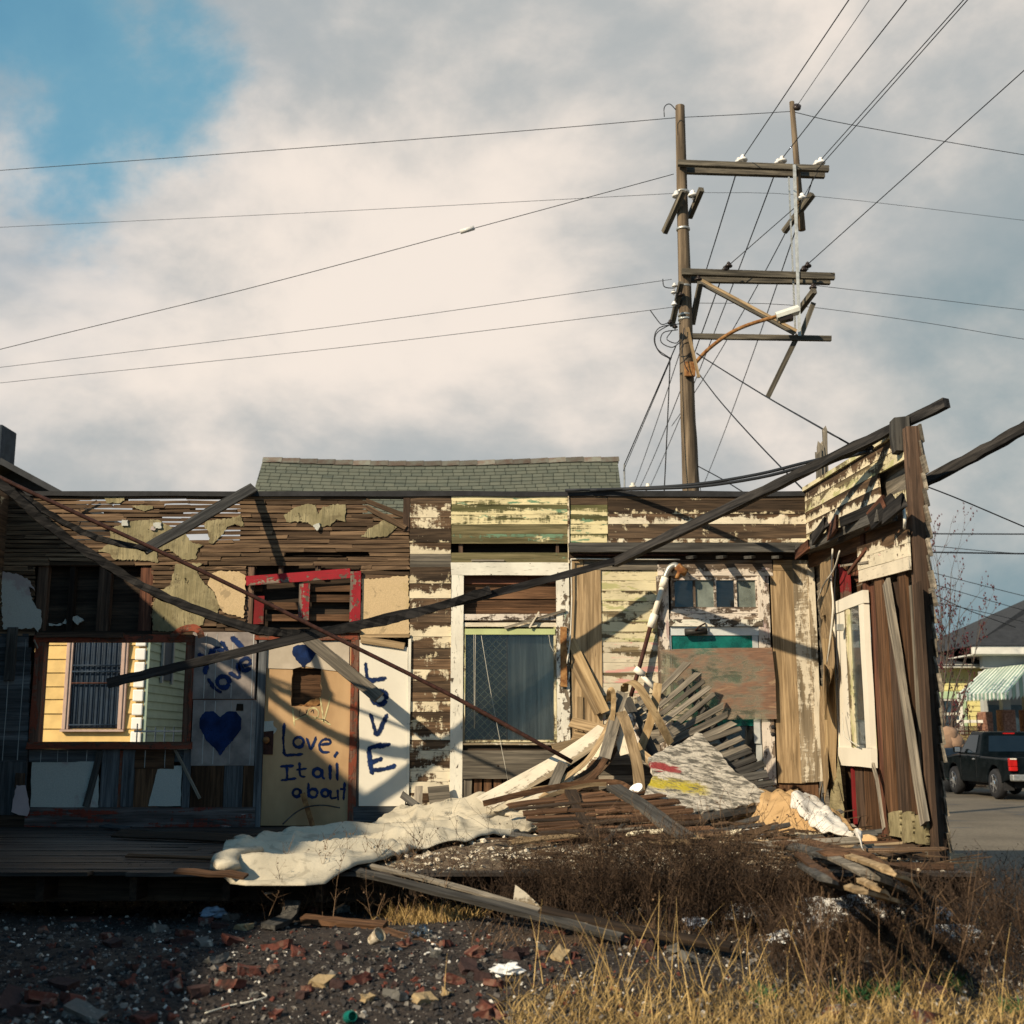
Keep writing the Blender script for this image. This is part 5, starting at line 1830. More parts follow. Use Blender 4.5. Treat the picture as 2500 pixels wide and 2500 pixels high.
def chips(name, label, mat, n, place, smin, smax, flat=.4, cat='rubble'):
    """a scatter of small angular bits, one mesh"""
    vs, fs = [], []
    for _ in range(n):
        p = place()
        if p is None:
            continue
        s = smin + (smax - smin) * RNG.random() ** 2.2
        m = Matrix.Rotation(rr(0, 6.28), 3, 'Z') @ Matrix.Rotation(rr(-.7, .7), 3, 'X') @ Matrix.Rotation(rr(-.7, .7), 3, 'Y')
        k = len(vs)
        a, b, c = s * rr(.6, 1.4), s * rr(.4, .9), s * flat * rr(.5, 1.3)
        for q in ((-a, -b * rr(.4, 1), -c), (a * rr(.5, 1), -b, -c), (a, b * rr(.4, 1), -c), (-a * rr(.5, 1), b, -c), (-a * .6, -b * .7, c), (a * .7, -b * .5, c * rr(.4, 1)), (a * .6, b * .7, c), (-a * .5, b * .6, c * rr(.5, 1))):
            vs.append(p + m @ Vector(q))
        fs += [tuple(k + i for i in f) for f in ((3, 2, 1, 0), (4, 5, 6, 7), (0, 1, 5, 4), (1, 2, 6, 5), (2, 3, 7, 6), (3, 0, 4, 7))]
    o = mesh(name, vs, fs, mat)
    return tag(o, label, cat, kind='stuff')


M['chip'] = patchy('pale plaster chip', (.62, .55, .44), [((.40, .33, .24), .55, .08, 7)], scale=6, bump=.3)


def on_heap():
    x, y = rr(-1.2, 2.9), rr(8.4, 12.2)
    return Vector((x, y, heap(x, y) + .01))


chips('plaster_chips', 'pale plaster chips strewn over the debris heap and floor edge', M['chip'], 650, on_heap, .006, .04)


def on_edge():
    x, y = rr(-.9, 3.0), 8.34 + .13 * int(RNG.random() ** 1.6 * 6) + RNG.gauss(0, .02)
    return Vector((x, y, heap(x, y) + .012)) if noise.noise((x * 2.2, y * 3, 9)) > -.1 else None


chips('paint_flakes', 'cream paint flakes along the broken floor edge', M['chip'], 1100, on_edge, .004, .022, .2)
# splinters
vs, fs = [], []
for _ in range(420):
    x, y = rr(.0, 3.0), rr(8.3, 12.1)
    if x < .6 and y > 9.4:
        x += 1.4
    z = heap(x, y) + rr(.01, .06)
    a = rr(-.6, .6) + (math.pi if RNG.random() < .5 else 0)
    L = rr(.08, .45)
    d = Vector((math.cos(a), math.sin(a) * .8, rr(-.25, .25))) * L
    v_, f_ = sweep_geo([Vector((x, y, z)), Vector((x, y, z)) + d], rect(rr(.008, .03), rr(.005, .012)))
    k = len(vs)
    vs += v_
    fs += [tuple(k + i for i in f) for f in f_]
o = mesh('splinters', vs, fs, M['lath'])
tag(o, 'broken lath splinters lying through the debris heap', 'splinters', kind='stuff')

# dark lath panel lying on the heap
BL, BR, TL, TR = P(1345, 2068, 9.25), P(1800, 2062, 9.3), P(1235, 1962, 10.4), P(1565, 1925, 10.7)
rp = thing('fallen_lath_panel', (BL + BR) / 2, 'dark fallen roof panel of overlapping brown strips with two cross battens', 'panel')
nr = 13
pn = (BR - BL).cross(TL - BL).normalized()
if pn.z < 0:
    pn = -pn
for i in range(nr):
    s = (i + .5) / nr
    a, b = BL.lerp(TL, s), BR.lerp(TR, s)
    bow = pn * (.05 * math.sin(math.pi * s))
    cuts = [0, rr(.25, .45), rr(.55, .8), 1]
    for c0, c1 in zip(cuts[:-1], cuts[1:]):
        if RNG.random() < .08:
            continue
        e0, e1 = rr(-.02, .02), rr(-.02, .02)
        board('strip', M['brown' if RNG.random() < .7 else 'sheath'], rp, a.lerp(b, c0) + bow + pn * rr(0, .02), a.lerp(b, c1 - .008) + bow + pn * rr(0, .03), (TL - BL).length / nr * rr(.85, 1.1), .014, pn + Vector((0, rr(-.15, .15), 0)), seg=3, rag=.03, jy=.006, jz=.004)
board('cross_batten', M['sheath'], rp, P(1392, 1938, 10.55) + pn * .04, P(1446, 2062, 9.35) + pn * .06, .10, .03, pn, seg=4)
board('cross_batten', M['greydark'], rp, P(1500, 1930, 10.6) + pn * .05, P(1672, 2056, 9.2) + pn * .06, .13, .04, pn, seg=5, jy=.01)
sweep('edge_strip', M['brown'], rp, catmull(PP([(1180, 1962, 10.5), (1290, 1935, 10.6), (1400, 1915, 10.7), (1500, 1910, 10.7), (1545, 1930, 10.6)]), 6), rect(.05, .02), up=(0, -1, 0))
sweep('edge_strip', M['tan'], rp, catmull(PP([(1300, 1962, 10.45), (1360, 1936, 10.6), (1440, 1916, 10.7), (1520, 1915, 10.7)]), 6), rect(.035, .015), up=(0, -1, 0))

# fan of lath slats leaning on the storm door
fan = thing('slatted_panel', P(1750, 1990, 11.2), 'fan of grey weathered slats leaning against the storm door', 'panel')
SL_ = [((740, 215), (505, 425)), ((815, 290), (520, 555)), ((870, 350), (500, 640)), ((905, 410), (540, 690)), ((955, 465), (560, 750)), ((1020, 555), (470, 850)), ((1050, 620), (600, 840)), ((1105, 690), (760, 830)), ((1140, 740), (800, 880)), ((1180, 810), (850, 930)), ((1215, 870), (900, 980)), ((1240, 905), (940, 1020)), ((1290, 960), (980, 1065)), ((1320, 1020), (1000, 1110)), ((1365, 1090), (1050, 1160)), ((1400, 1150), (1100, 1215)), ((1450, 1210), (1150, 1260)), ((1520, 1300), (1200, 1310))]
for i, (a, b) in enumerate(SL_):
    s = i / (len(SL_) - 1)
    ya, yb_ = 12.28 - 1.15 * s, 12.08 - 1.15 * s
    a = (a[0] + rr(-14, 14), a[1] + rr(-9, 9))
    b = (b[0] + rr(-40, 20), b[1] + rr(-16, 16))
    pa, pb = P(*cv([a], *Z8)[0], ya + rr(-.05, .05)), P(*cv([b], *Z8)[0], yb_ + rr(-.05, .05))
    board('slat', M['grey' if i < 11 else 'greydark'], fan, pb, pa, rr(.05, .07) if i < 11 else rr(.055, .08), .016, (-.35, -1, .35), seg=4, rag=.03, jy=.004)
for (u0, v0, y0), (u1, v1, y1) in (((1560, 1700, 12.1), (1760, 1960, 11.1)), ((1660, 1660, 12.3), (1850, 1920, 11.35))):
    board('batten', M['greydark'], fan, P(u0, v0, y0 + .06), P(u1, v1, y1 + .06), .07, .03, (-.3, -1, .3), seg=2)
for (a, b) in (((1537, 1735), (1580, 1705)), ((1545, 1748), (1590, 1720)), ((1556, 1760), (1596, 1735)), ((1560, 1772), (1604, 1752)), ((1566, 1785), (1612, 1770))):
    board('slat', M['grey'], fan, P(*a, 11.95), P(*b, 12.0), .05, .014, (-.35, -1, .35), seg=2, rag=.02)
board('batten', M['greydark'], fan, P(1528, 1705, 11.9), P(1600, 1850, 11.5), .10, .03, (-.3, -1, .3), seg=2)

# slab of painted plaster board
def plane_hit(u, v, o, n):
    d = ray(u, v)
    return EYE + d * ((o - EYE).dot(n) / d.dot(n))


a, b, c = P(1700, 1790, 11.5), P(1877, 1954, 10.6), P(1650, 1997, 10.1)
sn = (b - a).cross(c - a).normalized()
if sn.y > 0:
    sn = -sn


def slab_mat():
    m = NT('scraped plaster board with yellow and red paint')
    v = m.coords(rnd=False)
    a1 = m.noise(v, 1.0, 7, .7, (7, 16, 9), .5)
    c1 = m.mix(m.step(a1, .40, .58), (.13, .12, .10), (.60, .54, .45))
    b1 = m.noise(v, 26, 5, .7)
    c1 = m.mix(m.step(b1, .57, .66, 0, .85), c1, (.09, .085, .075))
    gx = m.n('ShaderNodeSeparateXYZ')
    m.l(v, gx.inputs[0])
    yb2 = m.math('ADD', gx.outputs['Y'], m.math('MULTIPLY', m.math('SUBTRACT', a1, .5), .5))
    yel = m.math('MULTIPLY', m.step(m.math('ABSOLUTE', m.math('ADD', yb2, .12)), .03, .13, 1, 0), m.step(gx.outputs['X'], -.05, .10, 1, 0))
    c1 = m.mix(m.math('MULTIPLY', yel, m.step(a1, .34, .5)), c1, (.50, .40, .05))
    dx = m.math('ADD', gx.outputs['X'], .30)
    dy = m.math('SUBTRACT', gx.outputs['Y'], .16)
    rd2 = m.math('ADD', m.math('POWER', dx, 2), m.math('MULTIPLY', m.math('POWER', dy, 2), 3.5))
    red = m.step(m.math('ADD', rd2, m.math('MULTIPLY', m.math('SUBTRACT', a1, .5), .10)), .012, .03, 1, 0)
    c1 = m.mix(red, c1, (.30, .055, .055))
    return m.fin(c1, .95, m.bump(b1, .9, .02, m.bump(a1, .8, .03)), .1)


pts = rough_poly(cv([(800, 765), (850, 775), (910, 860), (960, 890), (1040, 990), (1110, 1080), (1190, 1130), (1340, 1230), (1375, 1300), (1060, 1365), (800, 1390), (640, 1440), (420, 1390), (400, 1250), (470, 1100), (430, 960), (560, 890), (690, 850)], *Z8), 9, 2.2)
o = slab('plaster_slab', slab_mat(), None, [plane_hit(u, v, a, sn) for u, v in pts], sn, .035)
tag(o, 'big scraped plaster slab stained yellow and red propped on the heap', 'slab')
o = board('slab_prop', M['greydark'], None, P(1660, 2006, 10.0), P(1930, 1957, 10.8), .06, .06, (0, -1, .5), seg=5)
tag(o, 'grey batten lying along the foot of the stained plaster slab', 'batten')

# curled veneer strips
def ribbon(label, mat, pts, w, up=(0, -1, .3), t=.006, name='curled_strip', k=6, upf=None):
    o = sweep(name, mat, None, catmull(PP(pts), k), rect(w, t), up=up, upf=upf)
    return tag(o, label, 'strip', None)


ribbon('tan veneer strip arching over the heap in front of the slats', M['veneer'], [(1524, 1690, 11.65), (1526, 1672, 11.6), (1538, 1664, 11.5), (1560, 1678, 11.4), (1585, 1718, 11.33), (1612, 1766, 11.3), (1638, 1816, 11.35)], .085, (.3, -1, .5))
ribbon('tan veneer strip standing upright and bent back beside the slats', M['veneer'], [(1606, 1668, 11.55), (1602, 1700, 11.5), (1592, 1745, 11.45), (1578, 1790, 11.45), (1562, 1832, 11.45)], .08)
ribbon('brown veneer strip twisting down to the white cup', M['tan'], [(1515, 1738, 11.45), (1528, 1765, 11.3), (1543, 1815, 11.2), (1556, 1870, 11.05), (1562, 1935, 10.85)], .10)
ribbon('grey curled strip rising from the heap to the cream siding', M['grey'], [(1520, 1690, 11.6), (1512, 1715, 11.55), (1500, 1760, 11.5), (1488, 1805, 11.4), (1476, 1850, 11.3)], .11)
ribbon('narrow tan strip looped at its top beside the grey curled strip', M['veneer'], [(1486, 1712, 11.7), (1487, 1690, 11.6), (1492, 1682, 11.5), (1498, 1700, 11.5), (1494, 1760, 11.5), (1480, 1830, 11.4), (1474, 1862, 11.3)], .045)
ribbon('wide cream painted sheet sweeping down left of the heap', M['whitewash'], [(1480, 1780, 11.8), (1425, 1822, 11.6), (1350, 1870, 11.4), (1262, 1918, 11.2), (1180, 1962, 11.0)], .20, (-.3, -1, .8))
ribbon('second cream sheet curving under the wide cream sheet', M['creampeel_hi'], [(1492, 1800, 11.6), (1470, 1850, 11.4), (1420, 1900, 11.2), (1350, 1945, 10.95), (1270, 1975, 10.75)], .20, (-.3, -1, .8))
ribbon('thin brown strip following the curve of the cream sheets', M['tan'], [(1500, 1735, 11.6), (1470, 1800, 11.45), (1430, 1860, 11.25), (1370, 1905, 11.1), (1320, 1950, 10.9)], .05, (-.3, -1, .6))
ribbon('brown bent strip along the front of the cream sheets', M['brown'], [(1478, 1852, 11.2), (1448, 1896, 11.1), (1400, 1932, 10.9), (1340, 1962, 10.7)], .06, (-.3, -1, .6))
ribbon('grey crooked slat standing in front of the cream sheets', M['grey'], [(1375, 1862, 11.2), (1362, 1890, 11.1), (1352, 1915, 11.0), (1342, 1938, 10.9)], .09)
ribbon('short tan slat pointing at the red paint stain', M['tan'], [(1560, 1835, 11.25), (1585, 1855, 11.15), (1606, 1876, 11.05)], .09, (0, -1, .8))
ribbon('pale torn veneer scrap curling over the dark panel', M['whitewash'], [(1480, 1908, 10.85), (1492, 1922, 10.7), (1497, 1942, 10.55), (1494, 1964, 10.5)], .07, (.6, -1, .2))
ribbon('grey rolled strip at the left foot of the heap', M['grey'], [(1120, 1972, 11.8), (1160, 1962, 11.6), (1200, 1940, 11.5), (1235, 1930, 11.4)], .10, (0, -.6, 1))
ribbon('white upright scrap in the middle of the heap', M['whitewash'], [(1512, 1760, 11.6), (1520, 1800, 11.5), (1535, 1840, 11.4)], .16)
ribbon('whitish plank leaning behind the brown veneer strip', M['flaky'], [(1530, 1745, 11.7), (1548, 1790, 11.6), (1566, 1840, 11.5)], .12)
for lab, mt, (u0, v0, y0), (u1, v1, y1), w in (
    ('tan board lying level beneath the rusty bar', 'tan', (1394, 1762, 12.3), (1490, 1786, 11.9), .11),
    ('second tan board lying below the level tan board', 'tan', (1396, 1800, 12.3), (1470, 1815, 12.0), .16),
    ('small grey shingle leaning on the peeling board column', 'grey', (1050, 1955, 12.3), (1098, 1950, 12.35), .28),
    ('narrow grey stake beside the small shingle', 'grey', (1020, 1990, 12.2), (1022, 1920, 12.35), .08),
    ('short grey stake tilted at the foot of the white lettered panel', 'greydark', (980, 1938, 12.2), (1014, 1965, 12.1), .07),
    ('brown crumpled board at the foot of the rusty pipe', 'tan', (1352, 1830, 11.9), (1420, 1815, 12.1), .12)):
    o = board('loose_board', M[mt], None, P(u0, v0, y0), P(u1, v1, y1), w, .018, (0, -1, .25), seg=2, rag=.015)
    tag(o, lab, 'board')

# paper cup, can and small litter
def cup(name, label, pos, rot, r0, r1, h, mat, cat):
    m = Matrix.Translation(pos) @ rot.to_4x4()
    o = lathe(name, mat, None, [(r0 * .96, 0), (r0, .004), (r1, h), (r1 * 1.06, h + .004), (r1 * 1.06, h + .012), (r1 * .93, h + .008), (r0 * .9, .01)], m, 20)
    return tag(o, label, cat)


cup('paper_cup', 'white paper cup lying on its side below the brown veneer strip', P(1568, 1952, 10.6), Matrix.Rotation(-.55, 3, 'Y') @ Matrix.Rotation(.5, 3, 'X'), .042, .058, .12, plain('white cup', (.78, .77, .74), .04, 6, .4, .02), 'cup')
cn = thing('drink_can', Rw(2057, 2036, .35), 'blue and white drink can by the corner wall', 'can')
cp_ = G(2057, 2037, FZ + .02)
M['canblue'] = plain('blue can print', (.02, .08, .30), .2, 6, .3, .02, metal=.3)
lathe('can_body', M['canblue'], cn, [(.028, 0), (.034, .008), (.034, .09), (.030, .105)], Matrix.Translation(cp_) @ Matrix.Rotation(.15, 4, 'Y'), 16)
lathe('can_band', M['whitemetal'], cn, [(.0345, .03), (.0348, .032), (.0348, .062), (.0345, .064)], Matrix.Translation(cp_) @ Matrix.Rotation(.15, 4, 'Y'), 16)
lathe('can_top', M['steel'], cn, [(.030, .104), (.026, .110), (.024, .106)], Matrix.Translation(cp_) @ Matrix.Rotation(.15, 4, 'Y'), 16)
cn.location = cp_
MW[cn.name] = Matrix.Translation(cp_)
for ch in cn.children:
    ch.matrix_parent_inverse = MW[cn.name].inverted()

# ------------------------------------------------------------------ blanket over the floor
def interp(tab, u):
    for (a, b), (c, d) in zip(tab[:-1], tab[1:]):
        if u <= c:
            s = max(0, (u - a) / (c - a))
            return b + (d - b) * s
    return tab[-1][1]


def cloth(name, label, mat, top, bot, u0, u1, nu, nv, zf, cat, thick=.012, zb=None, zt=None):
    """cloth laid over the floor: outline from the picture, folds in floor space"""
    zb = FZ if zb is None else zb
    zt = FZ + .06 if zt is None else zt
    vs, fs = [], []
    for j in range(nv + 1):
        t = j / nv
        for i in range(nu + 1):
            u = u0 + (u1 - u0) * i / nu
            a, b = G(u, interp(bot, u), zb), G(u, interp(top, u), zt)
            p = a.lerp(b, t)
            p.x += .02 * noise.noise((p.x * 3, p.y * 3, 5.5))
            e = min(t, 1 - t, i / nu * 3, (1 - i / nu) * 3)
            p.z = zf(p.x, p.y, e, t)
            vs.append(p)
    fs = [(j * (nu + 1) + i, j * (nu + 1) + i + 1, (j + 1) * (nu + 1) + i + 1, (j + 1) * (nu + 1) + i) for j in range(nv) for i in range(nu)]
    c = sum(vs, Vector()) / len(vs)
    o = mesh(name, [q - c for q in vs], fs, mat, None, Matrix.Translation(c), True)
    s = o.modifiers.new('thickness', 'SOLIDIFY')
    s.thickness = thick
    s.offset = 1
    return tag(o, label, cat)


def felt_mat(name, col, col2):
    m = NT(name)
    v = m.coords(rnd=False)
    a = m.noise(v, 3, 5, .6)
    f = m.noise(v, 160, 3, .7)
    wr = m.noise(v, 1.0, 5, .6, (7, 16, 10), 1.2)
    wr2 = m.noise(v, 1.0, 4, .6, (22, 14, 14), .8)
    c = m.mix(m.step(a, .35, .7), col, col2)
    c = m.mix(m.step(f, .5, .75, 0, .3), c, tuple(x * .55 for x in col))
    d = m.noise(v, 11, 6, .7)
    c = m.mix(m.step(d, .63, .72, 0, .5), c, (.16, .14, .10))
    c = m.mix(m.step(wr, .36, .46, .45, 0), c, tuple(x * .5 for x in col))
    return m.fin(c, .97, m.bump(f, .8, .004, m.bump(wr2, .2, .012, m.bump(wr, .3, .02))), .05)


def ridge(n):
    return 1 / (1 + 7 * n * n)


def bl_z(x, y, e, t):
    q = min(1, e * 9)
    warp = .35 * noise.noise((x * .9, y * .9, 2.0))
    r1 = ridge(noise.noise((x * .4 + 3, y * 1.9 + warp, .4)) * 2.4)
    r2 = ridge(noise.noise((x * 1.4 + 1, y * 2.0 + warp * 2, 6.4)) * 2.6)
    soft = noise.noise((x * 2.1, y * 2.4, 9.0))
    base = max(FZ + .015, heap(x, y) + .005)
    lip = .05 * math.exp(-((e - .02) / .03) ** 2)
    r3 = noise.noise((x * 6.5, y * 5.5, 1.0))
    hang = max(0, min(1, (8.34 - y) / .22))
    r4 = ridge(noise.noise((x * 2.6 + warp, y * 3.2, 7.7)) * 3)
    return base + (.10 * r1 + .03 * r2 + .03 * r4 + .03 * soft + .006 * r3 + .01) * q + lip - .10 * hang * hang


cloth('blanket', 'thick cream felt blanket crumpled along the floor in front of the lettered door', felt_mat('cream felt', (.42, .375, .29), (.53, .475, .37)),
      [(516, 2096), (540, 2078), (575, 2054), (600, 2048), (752, 2016), (890, 2011), (960, 1996), (1017, 1984), (1071, 1986), (1107, 2000), (1172, 1990), (1234, 1986), (1285, 1998), (1325, 2032)],
      [(516, 2140), (600, 2150), (745, 2150), (850, 2140), (950, 2124), (1010, 2102), (1120, 2094), (1250, 2080), (1325, 2056)], 518, 1324, 220, 110, bl_z, 'blanket', .006, FZ - .02, FZ + .10)
for lab, pts in (('rolled cream felt fold at the dark left end of the blanket', ((560, 2118, .68), (548, 2096, .72), (575, 2082, .74), (622, 2074, .72), (612, 2056, .70), (590, 2046, .68))),
                 ('looping roll of cream felt at the heap end of the blanket', ((1040, 1992, .76), (1090, 2006, .76), (1130, 2010, .76), (1170, 1998, .80), (1215, 1988, .82), (1270, 1992, .82), (1282, 2008, .78), (1240, 2022, .72)))):
    pth = catmull([G(u, v, z) for u, v, z in pts], 7)
    o = sweep('blanket_fold', bpy.data.materials['cream felt'], None, pth, [(-.075, -.01), (-.06, .018), (0, .032), (.06, .02), (.075, -.01), (0, -.02)], smooth=True, jit=.003, taper=lambda s: .8 + .4 * math.sin(3 * s + 1) ** 2)
    tag(o, lab, 'blanket')


def tp_z(x, y, e, t):
    q = min(1, e * 6)
    w = .5 * noise.noise((x * 2, y * 2, 3.1))
    r1 = ridge(noise.noise((x * 2.6 + 3 + w, y * 2.2, .4)) * 2.4)
    r2 = ridge(noise.noise((x * 6 + w, y * 5 - w, 2.4)) * 2.2)
    hump = .16 * math.exp(-((x - 2.2) / .4) ** 2 - ((y - 10.5) / .8) ** 2)
    s1 = noise.noise((x * 2.4 + w, y * 2.0, .4)) + .7 * ridge(noise.noise((x * 4.5, y * 3.5 + w, 3.4)) * 1.6) - .3 + .3 * noise.noise((x * 12, y * 9, 1.4))
    return max(FZ + .02, heap(x, y) + .015) + (.07 + .075 * s1 + hump) * q + .01


TT = [(1686, 2016), (1760, 2010), (1830, 2004), (1870, 2000), (1910, 1998), (1960, 2008), (2020, 2030), (2090, 2060), (2168, 2082)]
cloth('tan_tarp', 'crumpled tan cloth heaped beside the corner wall', felt_mat('tan cotton', (.42, .27, .13), (.54, .36, .19)), TT,
      [(1686, 2030), (1760, 2052), (1850, 2066), (1960, 2078), (2080, 2090), (2168, 2098)], 1688, 2166, 110, 50, tp_z, 'cloth')
cloth('white_cloth', 'white cloth bunched on top of the tan cloth', felt_mat('white cotton', (.60, .56, .50), (.70, .66, .60)),
      [(1934, 2022), (1970, 2014), (2010, 2018), (2060, 2040), (2112, 2066)], [(1934, 2040), (1980, 2056), (2040, 2064), (2112, 2072)], 1936, 2110, 60, 26, lambda x, y, e, t: tp_z(x, y, .5, t) + .035 + .03 * min(1, e * 5) * (1 + noise.noise((x * 3.6, y * 3, 2))), 'cloth', .012, FZ + .1, FZ + .15)
cloth('white_sheet', 'flat white sheet on the floor between the heap and the tan cloth', bpy.data.materials['white cotton'],
      [(1700, 2040), (1780, 2030), (1860, 2045), (1905, 2062)], [(1700, 2052), (1780, 2064), (1860, 2080), (1905, 2074)], 1702, 1900, 50, 20, lambda x, y, e, t: heap(x, y) + .03 + .03 * noise.noise((x * 4, y * 4, 6)), 'cloth')
cloth('white_rag', 'small white rag peak at the left of the tan cloth', bpy.data.materials['white cotton'],
      [(1830, 2002), (1848, 1996), (1872, 1998), (1890, 2008)], [(1830, 2014), (1850, 2020), (1870, 2020), (1890, 2014)], 1831, 1889, 20, 14, lambda x, y, e, t: FZ + .16 + .14 * min(1, e * 3), 'cloth', .01, FZ + .1, FZ + .12)

# short broken laths through the heap
for i in range(86):
    x, y = rr(-.3, 2.9), rr(9.0, 12.0)
    if i > 56:
        x, y = rr(1.3, 3.0), rr(8.45, 9.8)
    z = heap(x, y) + rr(.03, .14)
    a = rr(-.5, .5) if RNG.random() < .7 else rr(.6, 1.4)
    L = rr(.25, .75) if i <= 56 else rr(.4, 1.0)
    d = Vector((math.cos(a), math.sin(a) * .6, rr(-.15, .3) if i <= 56 else rr(-.08, .06))) * L
    if x + d.x > 2.98:
        x = 2.97 - d.x - rr(0, .3)
    if y + d.y > 12.3:
        y = 12.2 - d.y
    z = heap(x + d.x * .5, y + d.y * .5) + rr(.02, .10) - d.z * .4
    mt = RNG.choice(['lath', 'brown', 'grey', 'tan', 'creampeel', 'greydark'])
    o = board('broken_lath', M[mt], None, Vector((x, y, z)), Vector((x, y, z)) + d, rr(.025, .075), .012, (rr(-.4, .4), -.6, 1), seg=2, rag=.03, jy=.004)
    tag(o, {'lath': 'short brown broken lath lying in the debris heap', 'brown': 'short dark brown broken lath lying in the debris heap', 'grey': 'short grey broken lath lying in the debris heap', 'tan': 'short tan broken lath lying in the debris heap',
            'creampeel': 'short broken lath with cream paint lying in the debris heap', 'greydark': 'short dark grey broken lath lying in the debris heap'}[mt], 'lath', 'broken laths in the debris heap (%s)' % {'creampeel': 'cream', 'greydark': 'dark grey'}.get(mt, mt))

# boards sliding off the floor edge at the right
i = 0
labs = 'thin dark brown board sliding off the right floor edge into the weeds'
LB = {2: 'dark grey board fanning out over the right floor edge', 4: 'light grey thin board sliding off the right floor edge', 6: 'blackened wide board sliding off the right floor edge', 7: 'yellow tan board end among the dark sliding boards',
      8: 'short reddish slat dropping steeply off the right floor edge', 9: 'narrow grey slat hanging low over the blue plastic scrap', 10: 'short yellow tan slat lying in the weeds under the sliding boards', 11: 'stubby tan splinter crossing the short yellow slat'}
for (u0, v0), (um, vm), (u1, v1), mt, w in (
    ((1900, 2056), (2060, 2092), (2260, 2188), 'brown', .09), ((1930, 2064), (2090, 2110), (2290, 2200), 'greydark', .07), ((1960, 2052), (2120, 2096), (2300, 2150), 'brown', .08),
    ((1985, 2072), (2110, 2130), (2240, 2196), 'grey', .06), ((1950, 2085), (2040, 2150), (2160, 2190), 'brown', .05), ((2010, 2070), (2160, 2120), (2270, 2175), 'sheath', .10),
    ((2060, 2085), (2180, 2130), (2270, 2190), 'tan', .05), ((1940, 2060), (1990, 2120), (2050, 2155), 'redstud', .04), ((1955, 2110), (2020, 2150), (2075, 2175), 'greydark', .045), ((2070, 2165), (2120, 2180), (2200, 2205), 'tan', .04), ((2100, 2148), (2150, 2175), (2175, 2205), 'tan', .035)):
    pts = [G(u0, v0, .80 + rr(-.03, .05)), G(um, vm, .80 + rr(-.04, .05)), G(u1, v1, .58 + rr(-.05, .08))]
    o = sweep('sliding_board', M[mt], None, catmull(pts, 6), rect(w, .018), up=(-.2, -.5, 1), jit=.002)
    i += 1
    if i in LB:
        tag(o, LB[i], 'board')
    else:
        tag(o, labs, 'board', 'thin boards sliding off the right floor edge')
for q, lab in ((((2100, 2046), (2160, 2030)), 'curled grey slat by the drink can'), (((2110, 2060), (2190, 2052)), 'brown slat lying before the corner wall planks'), (((2130, 2075), (2230, 2072)), 'flat dark slat at the foot of the corner wall'), (((2085, 2052), (2130, 2066)), 'short grey slat between the drink can and the corner wall')):
    o = board('slat', M['grey' if 'grey' in lab else 'brown'], None, G(*q[0], FZ + .05), G(*q[1], FZ + .06), .07, .015, (0, -.3, 1), seg=3, jz=.01)
    tag(o, lab, 'slat')
# concrete edge at the right
o = slab('concrete_slab', patchy('crumbling concrete', (.26, .22, .15), [((.40, .34, .22), .55, .1, 6), ((.12, .10, .07), .6, .05, 10)], bump=.9), None, [G(u, v, .50) for u, v in rough_poly([(2190, 2080), (2300, 2072), (2400, 2100), (2395, 2118), (2330, 2128), (2240, 2140), (2215, 2120)], 12, 4)], (0, -.2, 1), .10)
tag(o, 'crumbling concrete slab at the foot of the corner wall', 'slab')
cloth('blue_tarp', 'dark blue plastic scrap under the sliding boards', plain('blue plastic', (.06, .09, .14), .3, 4, .35, .2), [(1930, 2150), (1970, 2130), (2010, 2122)], [(1930, 2180), (1970, 2176), (2010, 2140)], 1932, 2008, 24, 12, lambda x, y, e, t: .46 + .06 * noise.noise((x * 5, y * 5, 6)), 'tarp', .01, .45, .5)
# red scrap
o = board('red_scrap', M['redsolid'], None, G(2135, 2128, .60), G(2190, 2140, .56), .16, .015, (.2, -.6, 1), seg=2, rag=.03)
tag(o, 'dull red board scrap on top of the sliding boards', 'board')

# left floor: loose boards
for lab, (u0, v0), (u1, v1), z0, z1, w, mt in (
    ('dark curved board resting on the shaded floor left of the blanket', (285, 2032), (600, 2048), .68, .66, .16, 'sheath'),
    ('thin brown board sticking out over the left end of the blanket', (430, 2122), (600, 2136), .70, .68, .07, 'brown'),
    ('long thin board lying on the shaded floor', (310, 2085), (520, 2092), .655, .655, .05, 'brown'),
    ('short pale slat below the red baseboard', (250, 2014), (312, 2020), .66, .66, .08, 'bluegrey')):
    o = board('floor_slat', M[mt], None, G(u0, v0, z0), G(u1, v1, z1), w, .015, (0, -.3, 1), seg=4, jz=.006)
    tag(o, lab, 'board')
# ------------------------------------------------------------------ utility pole
YQ = 20.0
M['polewood'] = wood('utility pole wood', (.075, .055, .038), (.24, .18, .12), val=.05, grain=.5)
M['armwood'] = wood('crossarm wood', (.05, .045, .038), (.19, .165, .125), val=.2)
M['porcelain'] = plain('white porcelain', (.72, .70, .68), .05, 5, .25, .02)
M['darkporc'] = plain('dark brown porcelain', (.03, .022, .02), .2, 5, .3, .05)
base = P(1700, 1840, YQ)
base.z = -.2
pole = thing('utility_pole', (base.x, YQ, 0), 'tall leaning wooden utility pole with double crossarms and street lamp behind the wall', 'utility pole')
pts = [base, P(1686, 1180, YQ), P(1679, 1000, YQ), P(1672, 700, YQ), P(1666, 500, YQ), P(1660, 259, YQ)]
pp = catmull(pts, 5)
sweep('shaft', M['polewood'], pole, pp, circ(1, 14), smooth=True, taper=lambda s: .155 - .072 * s, jit=0)


def arm(name, mat, a, b, w, h, dy=0.0):
    return sweep(name, mat, pole, [P(a[0], a[1], YQ - .16 + dy), P(b[0], b[1], YQ - .16 + dy)], rect(w, h), up=(0, 0, 1), jit=.004)


